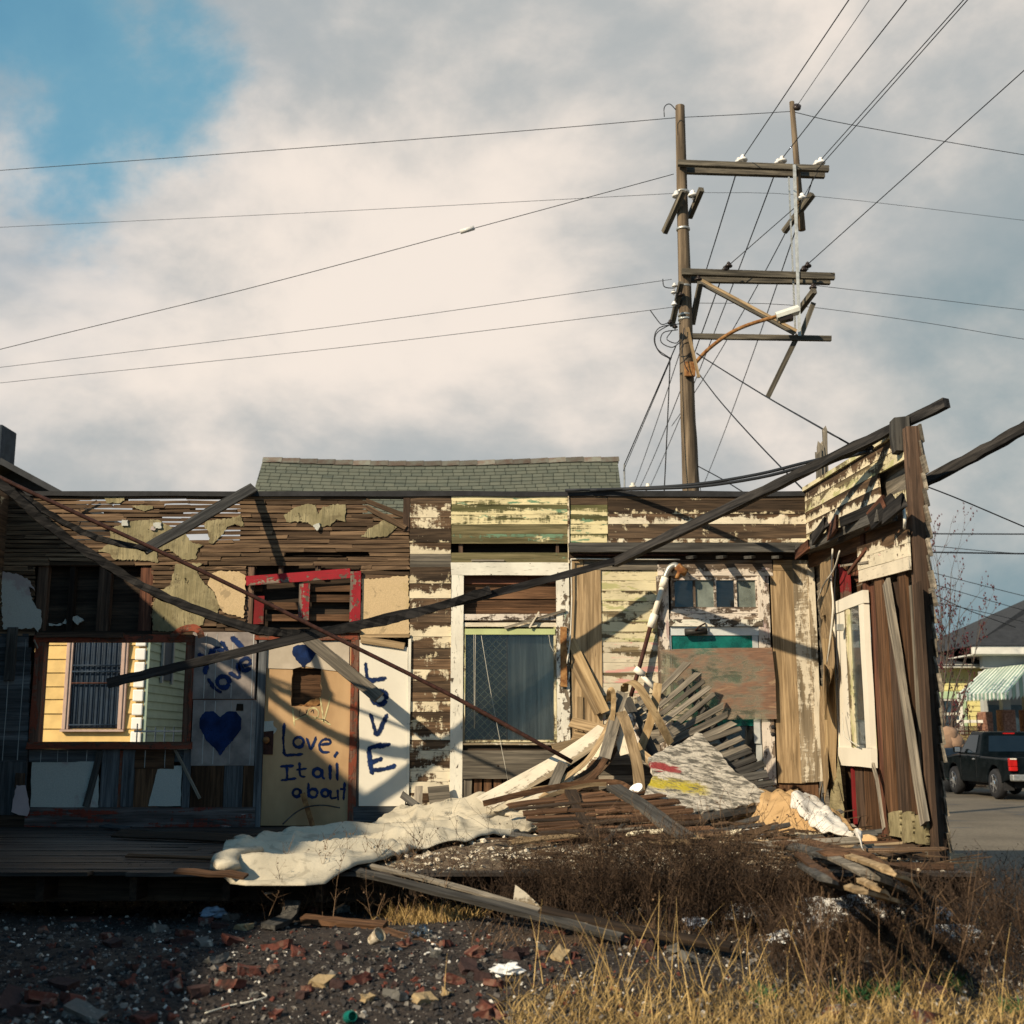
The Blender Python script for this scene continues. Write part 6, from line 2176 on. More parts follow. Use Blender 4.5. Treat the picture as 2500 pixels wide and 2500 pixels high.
arm('crossarm', M['armwood'], (1655, 398), (2023, 413), .09, .10)
arm('crossarm', M['armwood'], (1670, 417), (2013, 428), .09, .10, .32)
arm('crossarm', M['armwood'], (1665, 664), (2037, 676), .09, .11)
arm('crossarm', M['armwood'], (1672, 682), (2026, 688), .09, .10, .32)
arm('crossarm', M['armwood'], (1690, 821), (2029, 827), .08, .085)
arm('brace', M['armwood'], (1706, 690), (1940, 815), .05, .05, -.08)
arm('brace', M['tan'], (1712, 684), (1945, 808), .035, .05, -.02)
# cut-off second pole and its steel strap
sweep('stub_pole', M['polewood'], pole, PP([(1933, 249, YQ - .05), (1945, 400, YQ - .05), (1958, 562, YQ - .05)]), circ(1, 10), smooth=True, taper=lambda s: .045 + .02 * s)
arm('steel_strap', M['steel'], (1939, 402), (1952, 820), .05, .02, -.06)
arm('steel_strap', M['steel'], (1926, 432), (1942, 815), .03, .02, .05)
arm('hanging_board', M['armwood'], (1948, 818), (1874, 970), .085, .06, .02)
arm('hanging_board', M['armwood'], (1986, 740), (1956, 818), .085, .06, .06)
# short slanted arms seen end-on, running along the line
for (a, b) in (((1668, 466), (1622, 568)), ((1713, 462), (1684, 530)), ((1984, 474), (1914, 566)), ((1663, 690), (1640, 795)), ((1710, 690), (1690, 790)), ((1988, 710), (1950, 760))):
    sweep('side_arm', M['armwood'], pole, [P(a[0], a[1], YQ - .35), P(b[0], b[1], YQ + .25)], rect(.085, .095), jit=.004)
arm('pole_batten', M['tan'], (1678, 800), (1706, 922), .05, .04, -.06)


def insul(u, v, mat, s=1.0, dy=-.16):
    p = P(u, v, YQ + dy)
    lathe('insulator', M['porcelain'] if mat else M['darkporc'], pole, [(.015 * s, -.06 * s), (.015 * s, 0), (.075 * s, .0), (.085 * s, .02 * s), (.07 * s, .05 * s), (.035 * s, .065 * s), (.045 * s, .09 * s), (.02 * s, .12 * s)], Matrix.Translation(p), 12)


for u, v in ((1814, 393), (1910, 396), (2004, 400)):
    insul(u, v, 1)
    insul(u - 10, v + 5, 1, .9, .16)
for u, v in ((1652, 481), (1691, 480), (1958, 487)):
    insul(u, v, 1)
for u, v in ((1770, 662), (1779, 652), (1962, 662), (1972, 652), (1705, 685), (1985, 705)):
    insul(u, v, 0, .8)
for u, v in ((1647, 700), (1645, 716), (1662, 722), (1646, 745), (1636, 790), (1648, 800)):
    insul(u, v, (u + v) % 2, .6, -.25)
lathe('pole_insulator', M['darkporc'], pole, [(.02, -.03), (.07, -.02), (.07, .03), (.02, .04)], Matrix.Translation(P(1946, 262, YQ - .1)) @ Matrix.Rotation(1.2, 4, 'X'), 10)
# street lamp on a bent arm
lamp_arm = tube('lamp_arm', M['rust'], pole, PP([(1694, 890, YQ - .2), (1730, 852, YQ - .25), (1780, 815, YQ - .35), (1830, 792, YQ - .45), (1898, 772, YQ - .55)]), .034, 8, 5)
box('lamp_plate', M['rust'], pole, P(1680, 916, YQ - .18) - Vector((.06, .02, .02)), P(1694, 886, YQ - .18) + Vector((.02, .04, .02)), .01)
lh = sweep('lamp_head', plain('pale grey lamp housing', (.50, .50, .46), .08, 5, .4, .05), pole, PP([(1896, 776, YQ - .55), (1920, 768, YQ - .58), (1950, 758, YQ - .6)]), [(-.11, -.04), (.11, -.04), (.12, .02), (.07, .08), (-.07, .08), (-.12, .02)], up=(0, 0, 1))
sweep('lamp_lens', M['darkporc'], pole, PP([(1904, 783, YQ - .56), (1936, 776, YQ - .6)]), [(-.08, -.03), (.08, -.03), (.09, .03), (-.09, .03)], up=(0, 0, 1))
# loose loops of wire on the pole
for k, pts in enumerate((((1662, 790), (1610, 800), (1597, 830), (1610, 860), (1634, 875)), ((1640, 790), (1602, 815), (1604, 850), (1635, 874)), ((1655, 805), (1620, 812), (1614, 835), (1640, 848), (1660, 836)), ((1640, 808), (1628, 828), (1650, 838), (1662, 826)), ((1618, 681), (1622, 700), (1645, 704)), ((1587, 757), (1600, 775), (1615, 792), (1632, 788)), ((1622, 285), (1622, 262), (1635, 254), (1650, 268)), ((1670, 800), (1666, 850), (1672, 890), (1682, 908)))):
    tube('wire_loop', M['cable'], pole, [P(u, v, YQ - .3) for u, v in pts], .009, 5, 5)
for v in (470, 560, 700, 770, 780):
    lathe('band', M['steel'], pole, [(.118, -.02), (.122, -.015), (.122, .015), (.118, .02)], Matrix.Translation(P(1666 + (v - 470) * .02, v, YQ)), 14)

# ------------------------------------------------------------------ wires
def wire(label, group, pts, r=.0075, sag=0.0, k=1):
    pts = PP(pts)
    if sag and len(pts) == 2:
        a, b = pts
        pts = [a.lerp(b, i / 14) + Vector((0, 0, -sag * 4 * (i / 14) * (1 - i / 14))) for i in range(15)]
    o = tube('overhead_wire', M['cable'], None, pts, r * .8, 5, k)
    return tag(o, label, 'wire', group)


gl = 'overhead wires running left from the pole'
ll = 'thin overhead wire crossing the clouds left of the utility pole'
wire(ll, gl, [(-300, 434, 24), (0, 416, 23), (820, 355, 21), (1320, 316, 20.4), (1655, 287, YQ)], .0085, 0, 4)
wire(ll, gl, [(-300, 572, 24), (0, 555, 23), (820, 516, 21), (1650, 472, YQ)], .0055, 0, 4)
wire(ll, gl, [(-300, 934, 24), (0, 897, 23), (820, 797, 21), (1640, 682, YQ)], .0065, 0, 4)
wire(ll, gl, [(-300, 972, 24), (0, 935, 23), (820, 850, 21), (1590, 757, YQ - .2), (1640, 745, YQ - .2)], .0065, 0, 4)
gw = wire('guy wire with a white strain insulator slanting left from the utility pole', None, [(-300, 937, 24), (0, 853, 23), (600, 706, 21.6), (1140, 562, 20.7), (1645, 425, YQ)], .009, 0, 4)
si = tube('strain_insulator', M['porcelain'], gw, PP([(1124, 566, 20.72), (1142, 561, 20.7), (1158, 556, 20.68)]), .045, 8)
gl = 'overhead wires running right from the pole'
ll = 'thin overhead wire running down to the right of the utility pole'
wire('thin overhead wire joining the two pole tops', None, [(1655, 287, YQ), (1800, 280, YQ), (1932, 272, YQ - .05)], .008, 0, 3)
wire(ll, gl, [(1940, 274, YQ), (2080, 305, 20.6), (2500, 378, 22), (2800, 420, 23)], .009, 0, 4)
wire(ll, gl, [(1700, 470, YQ), (1980, 478, 20.2), (2500, 538, 22), (2800, 575, 23)], .005, 0, 4)
wire(ll, gl, [(1990, 697, YQ), (2240, 726, 21), (2500, 757, 22), (2800, 790, 23)], .0065, 0, 4)
wire(ll, gl, [(1700, 740, YQ), (1930, 745, 20.1), (2240, 785, 21), (2500, 828, 22), (2800, 870, 23)], .0065, 0, 4)
gl = 'line wires passing up over the camera side'
ll = 'overhead line wire rising steeply from a crossarm insulator to the top'
for (u0, v0), (u1, v1), r in (((1814, 384), (2072, 0), .009), ((1910, 386), (2213, 0), .009), ((2004, 390), (2352, 0), .008), ((1990, 420), (2362, 0), .008), ((1946, 258), (2122, 0), .006), ((1972, 645), (2500, 172), .008), ((1958, 487), (2005, 405), .006), ((1779, 648), (1960, 490), .008)):
    p0, p1 = (u0, v0, YQ - .16), (u1, v1, 15.0 if v1 < 200 else YQ - .2)
    a, b = P(*p0), P(*p1)
    c = a + (b - a) * (1.7 if v1 < 200 else 1.0)
    o = tube('overhead_wire', M['cable'], None, [a, b, c], r, 5)
    tag(o, ll, 'wire', gl)
gl = 'line wires running away behind the wall'
ll = 'overhead line wire running down behind the wall beside the utility pole'
for (u0, v0), (u1, v1), r in (((1805, 398), (1545, 1193), .012), ((1900, 402), (1585, 1193), .012), ((1995, 405), (1715, 1190), .012), ((1770, 655), (1560, 1195), .012), ((1958, 490), (1640, 1040), .010), ((1650, 845), (1524, 1135), .011), ((1640, 872), (1522, 1150), .007)):
    a, b = P(u0, v0, YQ + .1), P(u1, v1, 44 if v1 > 1150 else 30)
    if v1 in (1135, 1150):
        b = P(u1, v1, 23)
    pts = [a.lerp(b, i / 16) + Vector((0, 0, -.5 * 4 * (i / 16) * (1 - i / 16) * (0 if v1 in (1135, 1150) else .4))) for i in range(17)]
    o = tube('overhead_wire', M['cable'], None, pts, r, 5)
    tag(o, ll, 'wire', gl)
wire('black drop cable hanging straight down beside the utility pole', None, [(1634, 872, YQ - .3), (1635, 900, YQ - .3), (1629, 1040, YQ - .4), (1620, 1230, YQ - .6)], .014, 0, 4)
wire('black service cable slanting from the lamp bracket to the splintered post', None, [(1700, 862, YQ - .2), (1720, 875, 19.6), (1860, 962, 17.5), (2008, 1047, 13.2), (2075, 1085, 13.0), (2130, 1118, 13.0)], .014, 0, 4)
wire('black twisted cable falling from the lamp bracket to the wall top', None, [(1708, 915, YQ - .1), (1760, 982, 18.6), (1850, 1082, 16.4), (1965, 1200, 13.4)], .013, 0, 4)
wire('guy cable low on the utility pole slanting to the wall top', None, [(1704, 1138, YQ), (1760, 1168, 19), (1812, 1200, 18)], .012, 0, 3)
wire('thin guy strand beside the guy cable low on the pole', None, [(1704, 1140, YQ), (1707, 1175, 19.8), (1712, 1205, 19.6)], .008, 0, 3)
gl = 'street wires behind the corner wall'
ll = 'dark street wire behind the open end of the corner wall'
for pts, r in (([(2200, 1303, 30), (2500, 1304, 30), (2800, 1304, 30)], .022), ([(2200, 1347, 30), (2500, 1352, 30), (2800, 1356, 30)], .026), ([(2200, 1325, 30), (2400, 1345, 30), (2500, 1352, 30)], .012),
               ([(2200, 1165, 14), (2330, 1214, 14), (2500, 1286, 14), (2700, 1370, 14)], .011), ([(2230, 1386, 34), (2500, 1455, 34), (2700, 1500, 34)], .013), ([(2230, 1412, 34), (2500, 1490, 34), (2700, 1540, 34)], .013),
               ([(2230, 1424, 36), (2340, 1480, 36), (2480, 1532, 38)], .018), ([(2230, 1460, 36), (2380, 1490, 36), (2500, 1518, 37)], .013)):
    wire(ll, gl, pts, r, 0, 4)

# ------------------------------------------------------------------ pickup truck
def car_paint(name, col):
    m = NT(name)
    v = m.coords(rnd=False)
    a = m.noise(v, 5, 4, .6)
    m.fin(m.mix(m.step(a, .3, .8), col, tuple(x * 1.6 + .004 for x in col)), m.step(a, .3, .8, .10, .2), None, .03)
    m.b.inputs['Coat Weight'].default_value = .0
    return m.m


M['carpaint'] = car_paint('black green car paint', (.002, .004, .0055))
M['tyre'] = plain('tyre rubber', (.018, .018, .02), .3, 20, .8, .3)
M['chrome'] = plain('chrome rim', (.70, .70, .70), .15, 12, .22, .05, metal=.9)
M['taillens'] = plain('red lamp lens', (.45, .012, .010), .2, 8, .2, .02)
M['carglass'] = plain('dark car window', (.006, .009, .012), .2, 3, .06, .0, spec=.6)
TX, TY = 12.02, 29.75
tk = thing('pickup_truck', (TX + .87, TY + 2.3, 0), 'dark pickup truck with chrome wheels parked in the street', 'truck')
WID = 1.72


def arch(yc, r, z0, n=8):
    return [(yc + r * math.cos(math.pi * i / n), z0 + r * math.sin(math.pi * i / n)) for i in range(n + 1)]


prof = [(.10, .52), (.06, 1.02), (1.92, 1.06), (2.0, 1.08), (3.55, 1.10), (4.55, 1.02), (4.78, .90), (4.80, .48)]
low = [(4.55, .42)] + [(a, b) for a, b in arch(3.88, .44, .40)] + [(3.3, .38), (1.6, .38)] + [(a, b) for a, b in arch(1.08, .44, .40)] + [(.45, .46)]
poly = prof + low
k = len(poly)
vs = []
for x, ins in ((0.0, 0), (.06, 0), (WID - .06, 0), (WID, 0)):
    for y, z in poly:
        sc = 0 if .01 < x < WID - .01 else 1
        vs.append((x, y, z - (.03 if sc and z > .9 else 0)))
fs = [tuple(range(k)), tuple(range(4 * k - 1, 3 * k - 1, -1))]
for s in range(3):
    for i in range(k):
        j = (i + 1) % k
        fs.append((s * k + i, (s + 1) * k + i, (s + 1) * k + j, s * k + j))
body = mesh('body', vs, fs, M['carpaint'], tk, Matrix.Translation((TX, TY, -.02)))
# cab
def loft(name, mat, parent, a, b):
    vs = a + b
    n = len(a)
    fs = [tuple(range(n - 1, -1, -1)), tuple(range(n, 2 * n))] + [(i, (i + 1) % n, n + (i + 1) % n, n + i) for i in range(n)]
    return mesh(name, vs, fs, mat, parent, Matrix.Translation((TX, TY, -.02)))


cab = loft('cab', M['carpaint'], tk, [(.03, 1.98, 1.05), (WID - .03, 1.98, 1.05), (WID - .03, 3.60, 1.08), (.03, 3.60, 1.08)], [(.20, 2.10, 1.66), (WID - .20, 2.10, 1.66), (WID - .22, 2.98, 1.68), (.22, 2.98, 1.68)])
bv = cab.modifiers.new('bevel', 'BEVEL'); bv.width = .05; bv.segments = 3
bv = body.modifiers.new('bevel', 'BEVEL'); bv.width = .03; bv.segments = 2
loft('rear_window', M['carglass'], cab, [(.26, 1.985, 1.16), (WID - .26, 1.985, 1.16), (WID - .26, 2.04, 1.16), (.26, 2.04, 1.16)], [(.32, 2.062, 1.56), (WID - .32, 2.062, 1.56), (WID - .32, 2.1, 1.56), (.32, 2.1, 1.56)])
loft('side_window', M['carglass'], cab, [(.035, 2.28, 1.13), (.08, 2.28, 1.13), (.08, 3.36, 1.13), (.035, 3.36, 1.13)], [(.16, 2.32, 1.58), (.2, 2.32, 1.58), (.2, 2.95, 1.58), (.16, 2.95, 1.58)])
loft('windshield', M['carglass'], cab, [(.14, 3.50, 1.14), (WID - .14, 3.50, 1.14), (WID - .14, 3.545, 1.14), (.14, 3.545, 1.14)], [(.28, 3.03, 1.60), (WID - .28, 3.03, 1.60), (WID - .28, 3.06, 1.60), (.28, 3.06, 1.60)])
box('brake_light', M['taillens'], cab, (TX + .7, TY + 2.08, 1.585), (TX + 1.0, TY + 2.12, 1.615))
for x0 in (0, WID - .17):
    tl_ = box('tail_light', M['taillens'], tk, (TX + x0 - .01, TY + .03, .80), (TX + x0 + .18, TY + .14, 1.0), .015)
    box('reverse_lens', M['whitemetal'], tl_, (TX + x0 + .005, TY + .022, .965), (TX + x0 + .165, TY + .05, 1.0), .005)
    box('lower_lens', M['taillens'], tl_, (TX + x0 - .008, TY + .028, .70), (TX + x0 + .178, TY + .13, .796), .01)
box('bumper', M['steel'], tk, (TX - .02, TY - .12, .46), (TX + WID + .02, TY + .08, .62), .03)
box('tailgate', M['carpaint'], tk, (TX + .20, TY + .02, .62), (TX + WID - .20, TY + .07, 1.02), .02)
box('door_line', M['tyre'], tk, (TX - .006, TY + 2.2, .50), (TX + .01, TY + 2.212, 1.06))
box('door_line', M['tyre'], tk, (TX - .006, TY + 3.3, .50), (TX + .01, TY + 3.312, 1.06))
box('door_handle', M['chrome'], tk, (TX - .03, TY + 2.26, .93), (TX + .01, TY + 2.40, .965), .008)
mr = box('mirror', M['carpaint'], tk, (TX - .20, TY + 3.15, 1.10), (TX - .02, TY + 3.28, 1.26), .03)
box('mirror_glass', M['chrome'], mr, (TX - .185, TY + 3.14, 1.12), (TX - .05, TY + 3.152, 1.24), .005)
box('mud_flap', M['tyre'], tk, (TX + .02, TY + .52, .22), (TX + .26, TY + .55, .50))
box('underbody', M['tyre'], tk, (TX + .25, TY + .4, .28), (TX + WID - .25, TY + 4.4, .46))
for yc in (1.08, 3.88):
    for side in (0, 1):
        xo = TX + (-.02 if side == 0 else WID + .02)
        d = 1 if side == 0 else -1
        rot = Matrix.Rotation(math.pi / 2 * d, 4, 'Y')
        mw = Matrix.Translation((xo, TY + yc, .36)) @ rot
        wh = lathe('wheel', M['tyre'], tk, [(.22, .0), (.33, -.0), (.365, .04), (.37, .10), (.365, .18), (.33, .22), (.2, .22)], mw, 26)
        rim = lathe('rim', M['chrome'], wh, [(.06, -.01), (.075, -.012), (.10, .02), (.17, .03), (.205, .008), (.225, -.004), (.225, .05), (.05, .06)], mw, 20)
        for q in range(5):
            a = 2 * math.pi * q / 5 + .3
            m5 = mw @ Matrix.Rotation(a, 4, 'Z') @ Matrix.Translation((.135, 0, .012))
            mesh('spoke', [(-.07, -.028, -.012), (.07, -.022, -.016), (.07, .022, -.016), (-.07, .028, -.012), (-.07, -.035, .03), (.07, -.03, .03), (.07, .03, .03), (-.07, .035, .03)], [(0, 1, 2, 3), (7, 6, 5, 4), (0, 4, 5, 1), (1, 5, 6, 2), (2, 6, 7, 3), (3, 7, 4, 0)], M['chrome'], wh, m5)

# ------------------------------------------------------------------ bare tree by the street
def bare_tree(name, label, targets, base, r0, seed, cat='tree', twig=1.0):
    rn = random.Random(seed)
    root = thing(name, base, label, cat)
    vs, fs, bv, bf = [], [], [], []

    def addt(path, ra, rb_):
        v_, f_ = sweep_geo(path, circ(1, 5), taper=lambda s: ra + (rb_ - ra) * s)
        k = len(vs)
        vs.extend(v_)
        fs.extend(tuple(k + i for i in f) for f in f_)

    def bud(p):
        k = len(bv)
        s = rn.uniform(.012, .03)
        bv.extend([p + Vector((s, 0, 0)), p + Vector((-s * .5, s, 0)), p + Vector((-s * .5, -s, 0)), p + Vector((0, 0, s * 1.6)), p - Vector((0, 0, s * 1.6))])
        bf.extend(tuple(k + i for i in f) for f in ((0, 1, 3), (1, 2, 3), (2, 0, 3), (1, 0, 4), (2, 1, 4), (0, 2, 4)))

    def grow(p, d, L, r, depth):
        n = 5
        path = [p]
        dd = d.copy()
        for i in range(n):
            dd = (dd + Vector((rn.gauss(0, .10), rn.gauss(0, .10), rn.uniform(0, .08)))).normalized()
            path.append(path[-1] + dd * L / n)
        addt(path, r, r * .45)
        if depth <= 1:
            for q in path[1:]:
                for _ in range(1):
                    if rn.random() < .35:
                        bud(q + Vector((rn.gauss(0, .02), rn.gauss(0, .02), rn.gauss(0, .03))))
        if depth > 0:
            for i in range(1, n + 1):
                for _ in range(1):
                    if rn.random() < .5 * twig:
                        ax = Vector((rn.gauss(0, 1), rn.gauss(0, 1), .3)).normalized()
                        nd = (dd + ax * rn.uniform(.35, .75)).normalized()
                        if nd.z < .25:
                            nd.z = .25 + rn.random() * .3
                            nd.normalize()
                        grow(path[i], nd, L * rn.uniform(.30, .52), r * .45, depth - 1)

    for t in targets:
        d = t - base
        path = [base, base + d * .33 + Vector((rn.gauss(0, .06), rn.gauss(0, .06), 0)), base + d * .66 + Vector((rn.gauss(0, .08), rn.gauss(0, .08), 0)), t]
        path = catmull(path, 4)
        addt(path, r0, r0 * .25)
        L = d.length
        for i in range(3, len(path)):
            for _ in range(2):
                if rn.random() < .55 * twig:
                    nd = (d.normalized() + Vector((rn.gauss(0, .4), rn.gauss(0, .4), .1))).normalized()
                    grow(path[i], nd, L * rn.uniform(.12, .26), r0 * .45 * (1 - .6 * i / len(path)), 2)
    mesh('trunk', [v - base for v in vs], fs, plain('brown bark', (.10, .075, .06), .3, 20, .9, .3) if 'brown bark' not in bpy.data.materials else bpy.data.materials['brown bark'], root, Matrix.Translation(base))
    mesh('crown', [v - base for v in bv], bf, plain('dark red buds', (.13, .03, .035), .3, 20, .8, .2) if 'dark red buds' not in bpy.data.materials else bpy.data.materials['dark red buds'], root, Matrix.Translation(base))
    return root


tb = P(2285, 1800, 36.0)
tb.z = 0
bare_tree('bare_tree', 'bare young tree with reddish buds beside the street', [P(u, v, 36 + rr(-.6, .6)) for u, v in ((2289, 1372), (2322, 1400), (2345, 1478), (2396, 1520), (2268, 1480), (2372, 1570), (2255, 1590), (2310, 1520))], tb, .035, 5)
# ------------------------------------------------------------------ rubble on the lot
def GH(u, v, lift=0.0):
    z = .3
    for _ in range(6):
        p = G(u, v, z)
        z = z * .4 + hgt(p.x, p.y) * .6
    p = G(u, v, z)
    p.z = hgt(p.x, p.y) + lift
    return p


M['brick'] = patchy('broken red brick', (.115, .040, .030), [((.15, .080, .058), .52, .08, 8), ((.17, .15, .13), .56, .06, 6), ((.030, .018, .016), .52, .10, 5)], scale=12, bump=.7, fine=60)
M['brickdark'] = patchy('sooty brick', (.048, .028, .026), [((.10, .05, .04), .58, .06, 8), ((.2, .19, .17), .68, .04, 9)], scale=12, bump=.7, fine=60)
M['stone'] = patchy('grey mortar lump', (.12, .115, .105), [((.34, .31, .26), .55, .08, 8), ((.09, .085, .08), .6, .05, 12)], scale=12, bump=.8, fine=60)
M['tanstone'] = patchy('tan mortar lump', (.34, .25, .14), [((.46, .38, .22), .55, .08, 8), ((.2, .07, .04), .64, .05, 7)], scale=12, bump=.8, fine=60)


def brick_mesh(seed, lx, ly, lz):
    rn = random.Random(seed)
    vs, fs, nx_, ny_, nz_ = [], [], 3, 2, 2
    idx = {}

    def vid(i, j, k):
        key = (i, j, k)
        if key not in idx:
            x, y, z = (i / nx_ - .5) * lx, (j / ny_ - .5) * ly, (k / nz_ - .5) * lz
            corner = (i in (0, nx_)) + (j in (0, ny_)) + (k in (0, nz_))
            a = .012 if corner < 3 else .028
            idx[key] = len(vs)
            vs.append((x * (1 - rn.random() * a * 4) + rn.uniform(-a, a) * .5, y * (1 - rn.random() * a * 4) + rn.uniform(-a, a) * .5, z * (1 - rn.random() * a * 3) + rn.uniform(-a, a) * .4))
        return idx[key]

    for i in range(nx_):
        for j in range(ny_):
            fs += [(vid(i, j, 0), vid(i, j + 1, 0), vid(i + 1, j + 1, 0), vid(i + 1, j, 0)), (vid(i, j, nz_), vid(i + 1, j, nz_), vid(i + 1, j + 1, nz_), vid(i, j + 1, nz_))]
        for k in range(nz_):
            fs += [(vid(i, 0, k), vid(i + 1, 0, k), vid(i + 1, 0, k + 1), vid(i, 0, k + 1)), (vid(i, ny_, k), vid(i, ny_, k + 1), vid(i + 1, ny_, k + 1), vid(i + 1, ny_, k))]
    for j in range(ny_):
        for k in range(nz_):
            fs += [(vid(0, j, k), vid(0, j, k + 1), vid(0, j + 1, k + 1), vid(0, j + 1, k)), (vid(nx_, j, k), vid(nx_, j + 1, k), vid(nx_, j + 1, k + 1), vid(nx_, j, k + 1))]
    me = bpy.data.meshes.new('brick_mesh')
    me.from_pydata(vs, [], fs)
    me.update()
    return me


SH = [(.165, .085, .05), (.105, .08, .05), (.075, .06, .045), (.12, .075, .05), (.055, .045, .035)]
BM = {}
for mt in ('brick', 'brickdark', 'stone', 'tanstone'):
    BM[mt] = [brick_mesh(11 + i * 3, *s) for i, s in enumerate(SH)]
    for me in BM[mt]:
        me.materials.append(M[mt])
INFO = {'brick': ('broken red brick lying on the dark cinder ground', 'brick', 'red bricks scattered over the lot'), 'brickdark': ('sooty dark brick half sunk in the cinder ground', 'brick', 'sooty bricks scattered over the lot'),
        'stone': ('grey mortar lump lying on the dark cinder ground', 'stone', 'grey lumps scattered over the lot'), 'tanstone': ('tan mortar lump lying on the dark cinder ground', 'stone', 'tan lumps scattered over the lot')}
NAME = {'brick': 'brick', 'brickdark': 'sooty_brick', 'stone': 'mortar_lump', 'tanstone': 'tan_lump'}


def put_brick(u, v, mt, k, s=1.0):
    p = GH(u, v)
    o = bpy.data.objects.new(NAME[mt], BM[mt][k])
    o.matrix_basis = Matrix.Translation((p.x, p.y, p.z + .010 * s)) @ Matrix.Rotation(rr(0, 6.28), 4, 'Z') @ Matrix.Rotation(rr(-.45, .45), 4, 'X') @ Matrix.Rotation(rr(-.35, .35), 4, 'Y') @ Matrix.Scale(s * .88, 4)
    COL.objects.link(o)
    tag(o, *INFO[mt])


def c5(x, y):
    return x * .3623, 1900 + y * .3623


for x, y, mt, k, s in ((1390, 985, 'brick', 1, 1), (1230, 1110, 'brickdark', 0, 1), (1375, 1130, 'stone', 3, 1.1), (1480, 1010, 'brickdark', 3, 1), (1570, 1110, 'brick', 0, 1), (1870, 1150, 'brick', 0, 1.1), (760, 1130, 'brickdark', 0, 1), (590, 1210, 'brickdark', 2, 1.1),
                       (430, 1410, 'brickdark', 0, 1), (890, 1295, 'brick', 4, 1.1), (1130, 1275, 'brick', 2, 1), (1680, 1320, 'brick', 1, 1.2), (1840, 1310, 'brick', 2, 1.1), (1170, 1425, 'brick', 3, 1.2), (1330, 1455, 'brickdark', 3, 1.2), (1550, 1405, 'brick', 0, 1),
                       (260, 1500, 'brick', 0, 1.05), (330, 1540, 'brick', 2, 1), (490, 1515, 'brick', 3, 1.15), (570, 1610, 'stone', 0, 1.2), (960, 1640, 'brick', 3, 1), (1190, 1340, 'brick', 4, 1.3), (290, 1040, 'brick', 2, 1), (720, 1080, 'brick', 2, 1.1), (1070, 1030, 'stone', 1, 1.1),
                       (1640, 1020, 'tanstone', 3, 1), (1460, 1240, 'stone', 0, .9), (1520, 1300, 'brick', 4, 1), (600, 1270, 'brick', 4, 1), (860, 1400, 'brick', 4, 1.2), (1250, 1060, 'brick', 3, 1), (1560, 950, 'stone', 1, 1), (1800, 890, 'brick', 2, 1), (540, 1560, 'brickdark', 4, 1), (100, 1330, 'brickdark', 2, 1), (160, 1590, 'brickdark', 3, 1.2), (60, 1530, 'brickdark', 0, 1.2)):
    put_brick(*c5(x, y), mt, k, s)


def c6(x, y):
    return 600 + x * .3623, 1900 + y * .3623


for x, y, mt, k, s in ((350, 1190, 'brick', 3, 1), (510, 1395, 'tanstone', 3, 1.1), (620, 1405, 'brickdark', 3, 1), (765, 1375, 'brick', 1, 1.1), (415, 1435, 'brick', 4, 1), (650, 1150, 'brickdark', 2, 1.1), (1345, 1135, 'brick', 2, 1), (1540, 1195, 'brick', 0, 1.1), (1500, 1295, 'brickdark', 0, 1.1), (1410, 1380, 'brick', 3, 1),
                       (1185, 1465, 'brick', 4, .9), (1070, 1130, 'brick', 4, 1.2), (1640, 1600, 'brick', 0, 1.1), (1010, 1480, 'stone', 3, 1), (1830, 1190, 'brickdark', 3, 1), (640, 905, 'stone', 1, 1.1), (450, 905, 'brick', 2, 1), (1280, 1200, 'stone', 4, 1.2), (1600, 1350, 'brickdark', 1, 1), (1680, 1400, 'brick', 0, .8),
                       (820, 1500, 'tanstone', 4, 1), (1350, 1465, 'tanstone', 4, 1), (1200, 1510, 'tanstone', 3, 1), (200, 1610, 'brick', 4, 1), (960, 1290, 'brick', 4, .9), (930, 1340, 'brick', 4, .8), (700, 1240, 'stone', 4, 1), (380, 1480, 'brickdark', 2, 1)):
    put_brick(*c6(x, y), mt, k, s)


def c7(x, y):
    return 1200 + x * .3623, 1900 + y * .3623


for x, y, mt, k, s in ((455, 1215, 'tanstone', 1, 1.1), (920, 1115, 'brick', 2, 1.1), (1015, 1130, 'brick', 1, 1), (440, 1055, 'brick', 3, 1), (670, 1065, 'tanstone', 3, 1), (780, 1085, 'stone', 2, 1), (20, 1600, 'brick', 0, 1.1), (1330, 1230, 'stone', 3, 1.1), (340, 1165, 'stone', 2, 1), (1230, 1165, 'stone', 0, 1), (350, 1200, 'brick', 4, 1), (560, 1210, 'brick', 4, 1), (150, 1210, 'brickdark', 1, 1), (1060, 1150, 'brickdark', 1, 1.1), (860, 1100, 'stone', 2, 1), (2300, 1610, 'brick', 0, 1.0), (2950, 1640, 'brick', 1, 1.3), (2980, 1450, 'brickdark', 3, 1.2)):
    put_brick(*c7(x, y), mt, k, s)
for _ in range(36):
    u = rr(0, 1500)
    v = rr(2235, 2490)
    put_brick(u, v, RNG.choice(['brick', 'brickdark', 'brickdark', 'stone', 'brick']), RNG.choice([2, 4, 4]), rr(.4, .8))


def on_lot(umax=2500, dens=None):
    def f():
        u, v = rr(-60, umax), 2190 + 320 * RNG.random()
        p = GH(u, v, .004)
        if dens and noise.noise((p.x * 1.3, p.y * 1.3, dens)) < rr(-.5, .3):
            return None
        return p
    return f


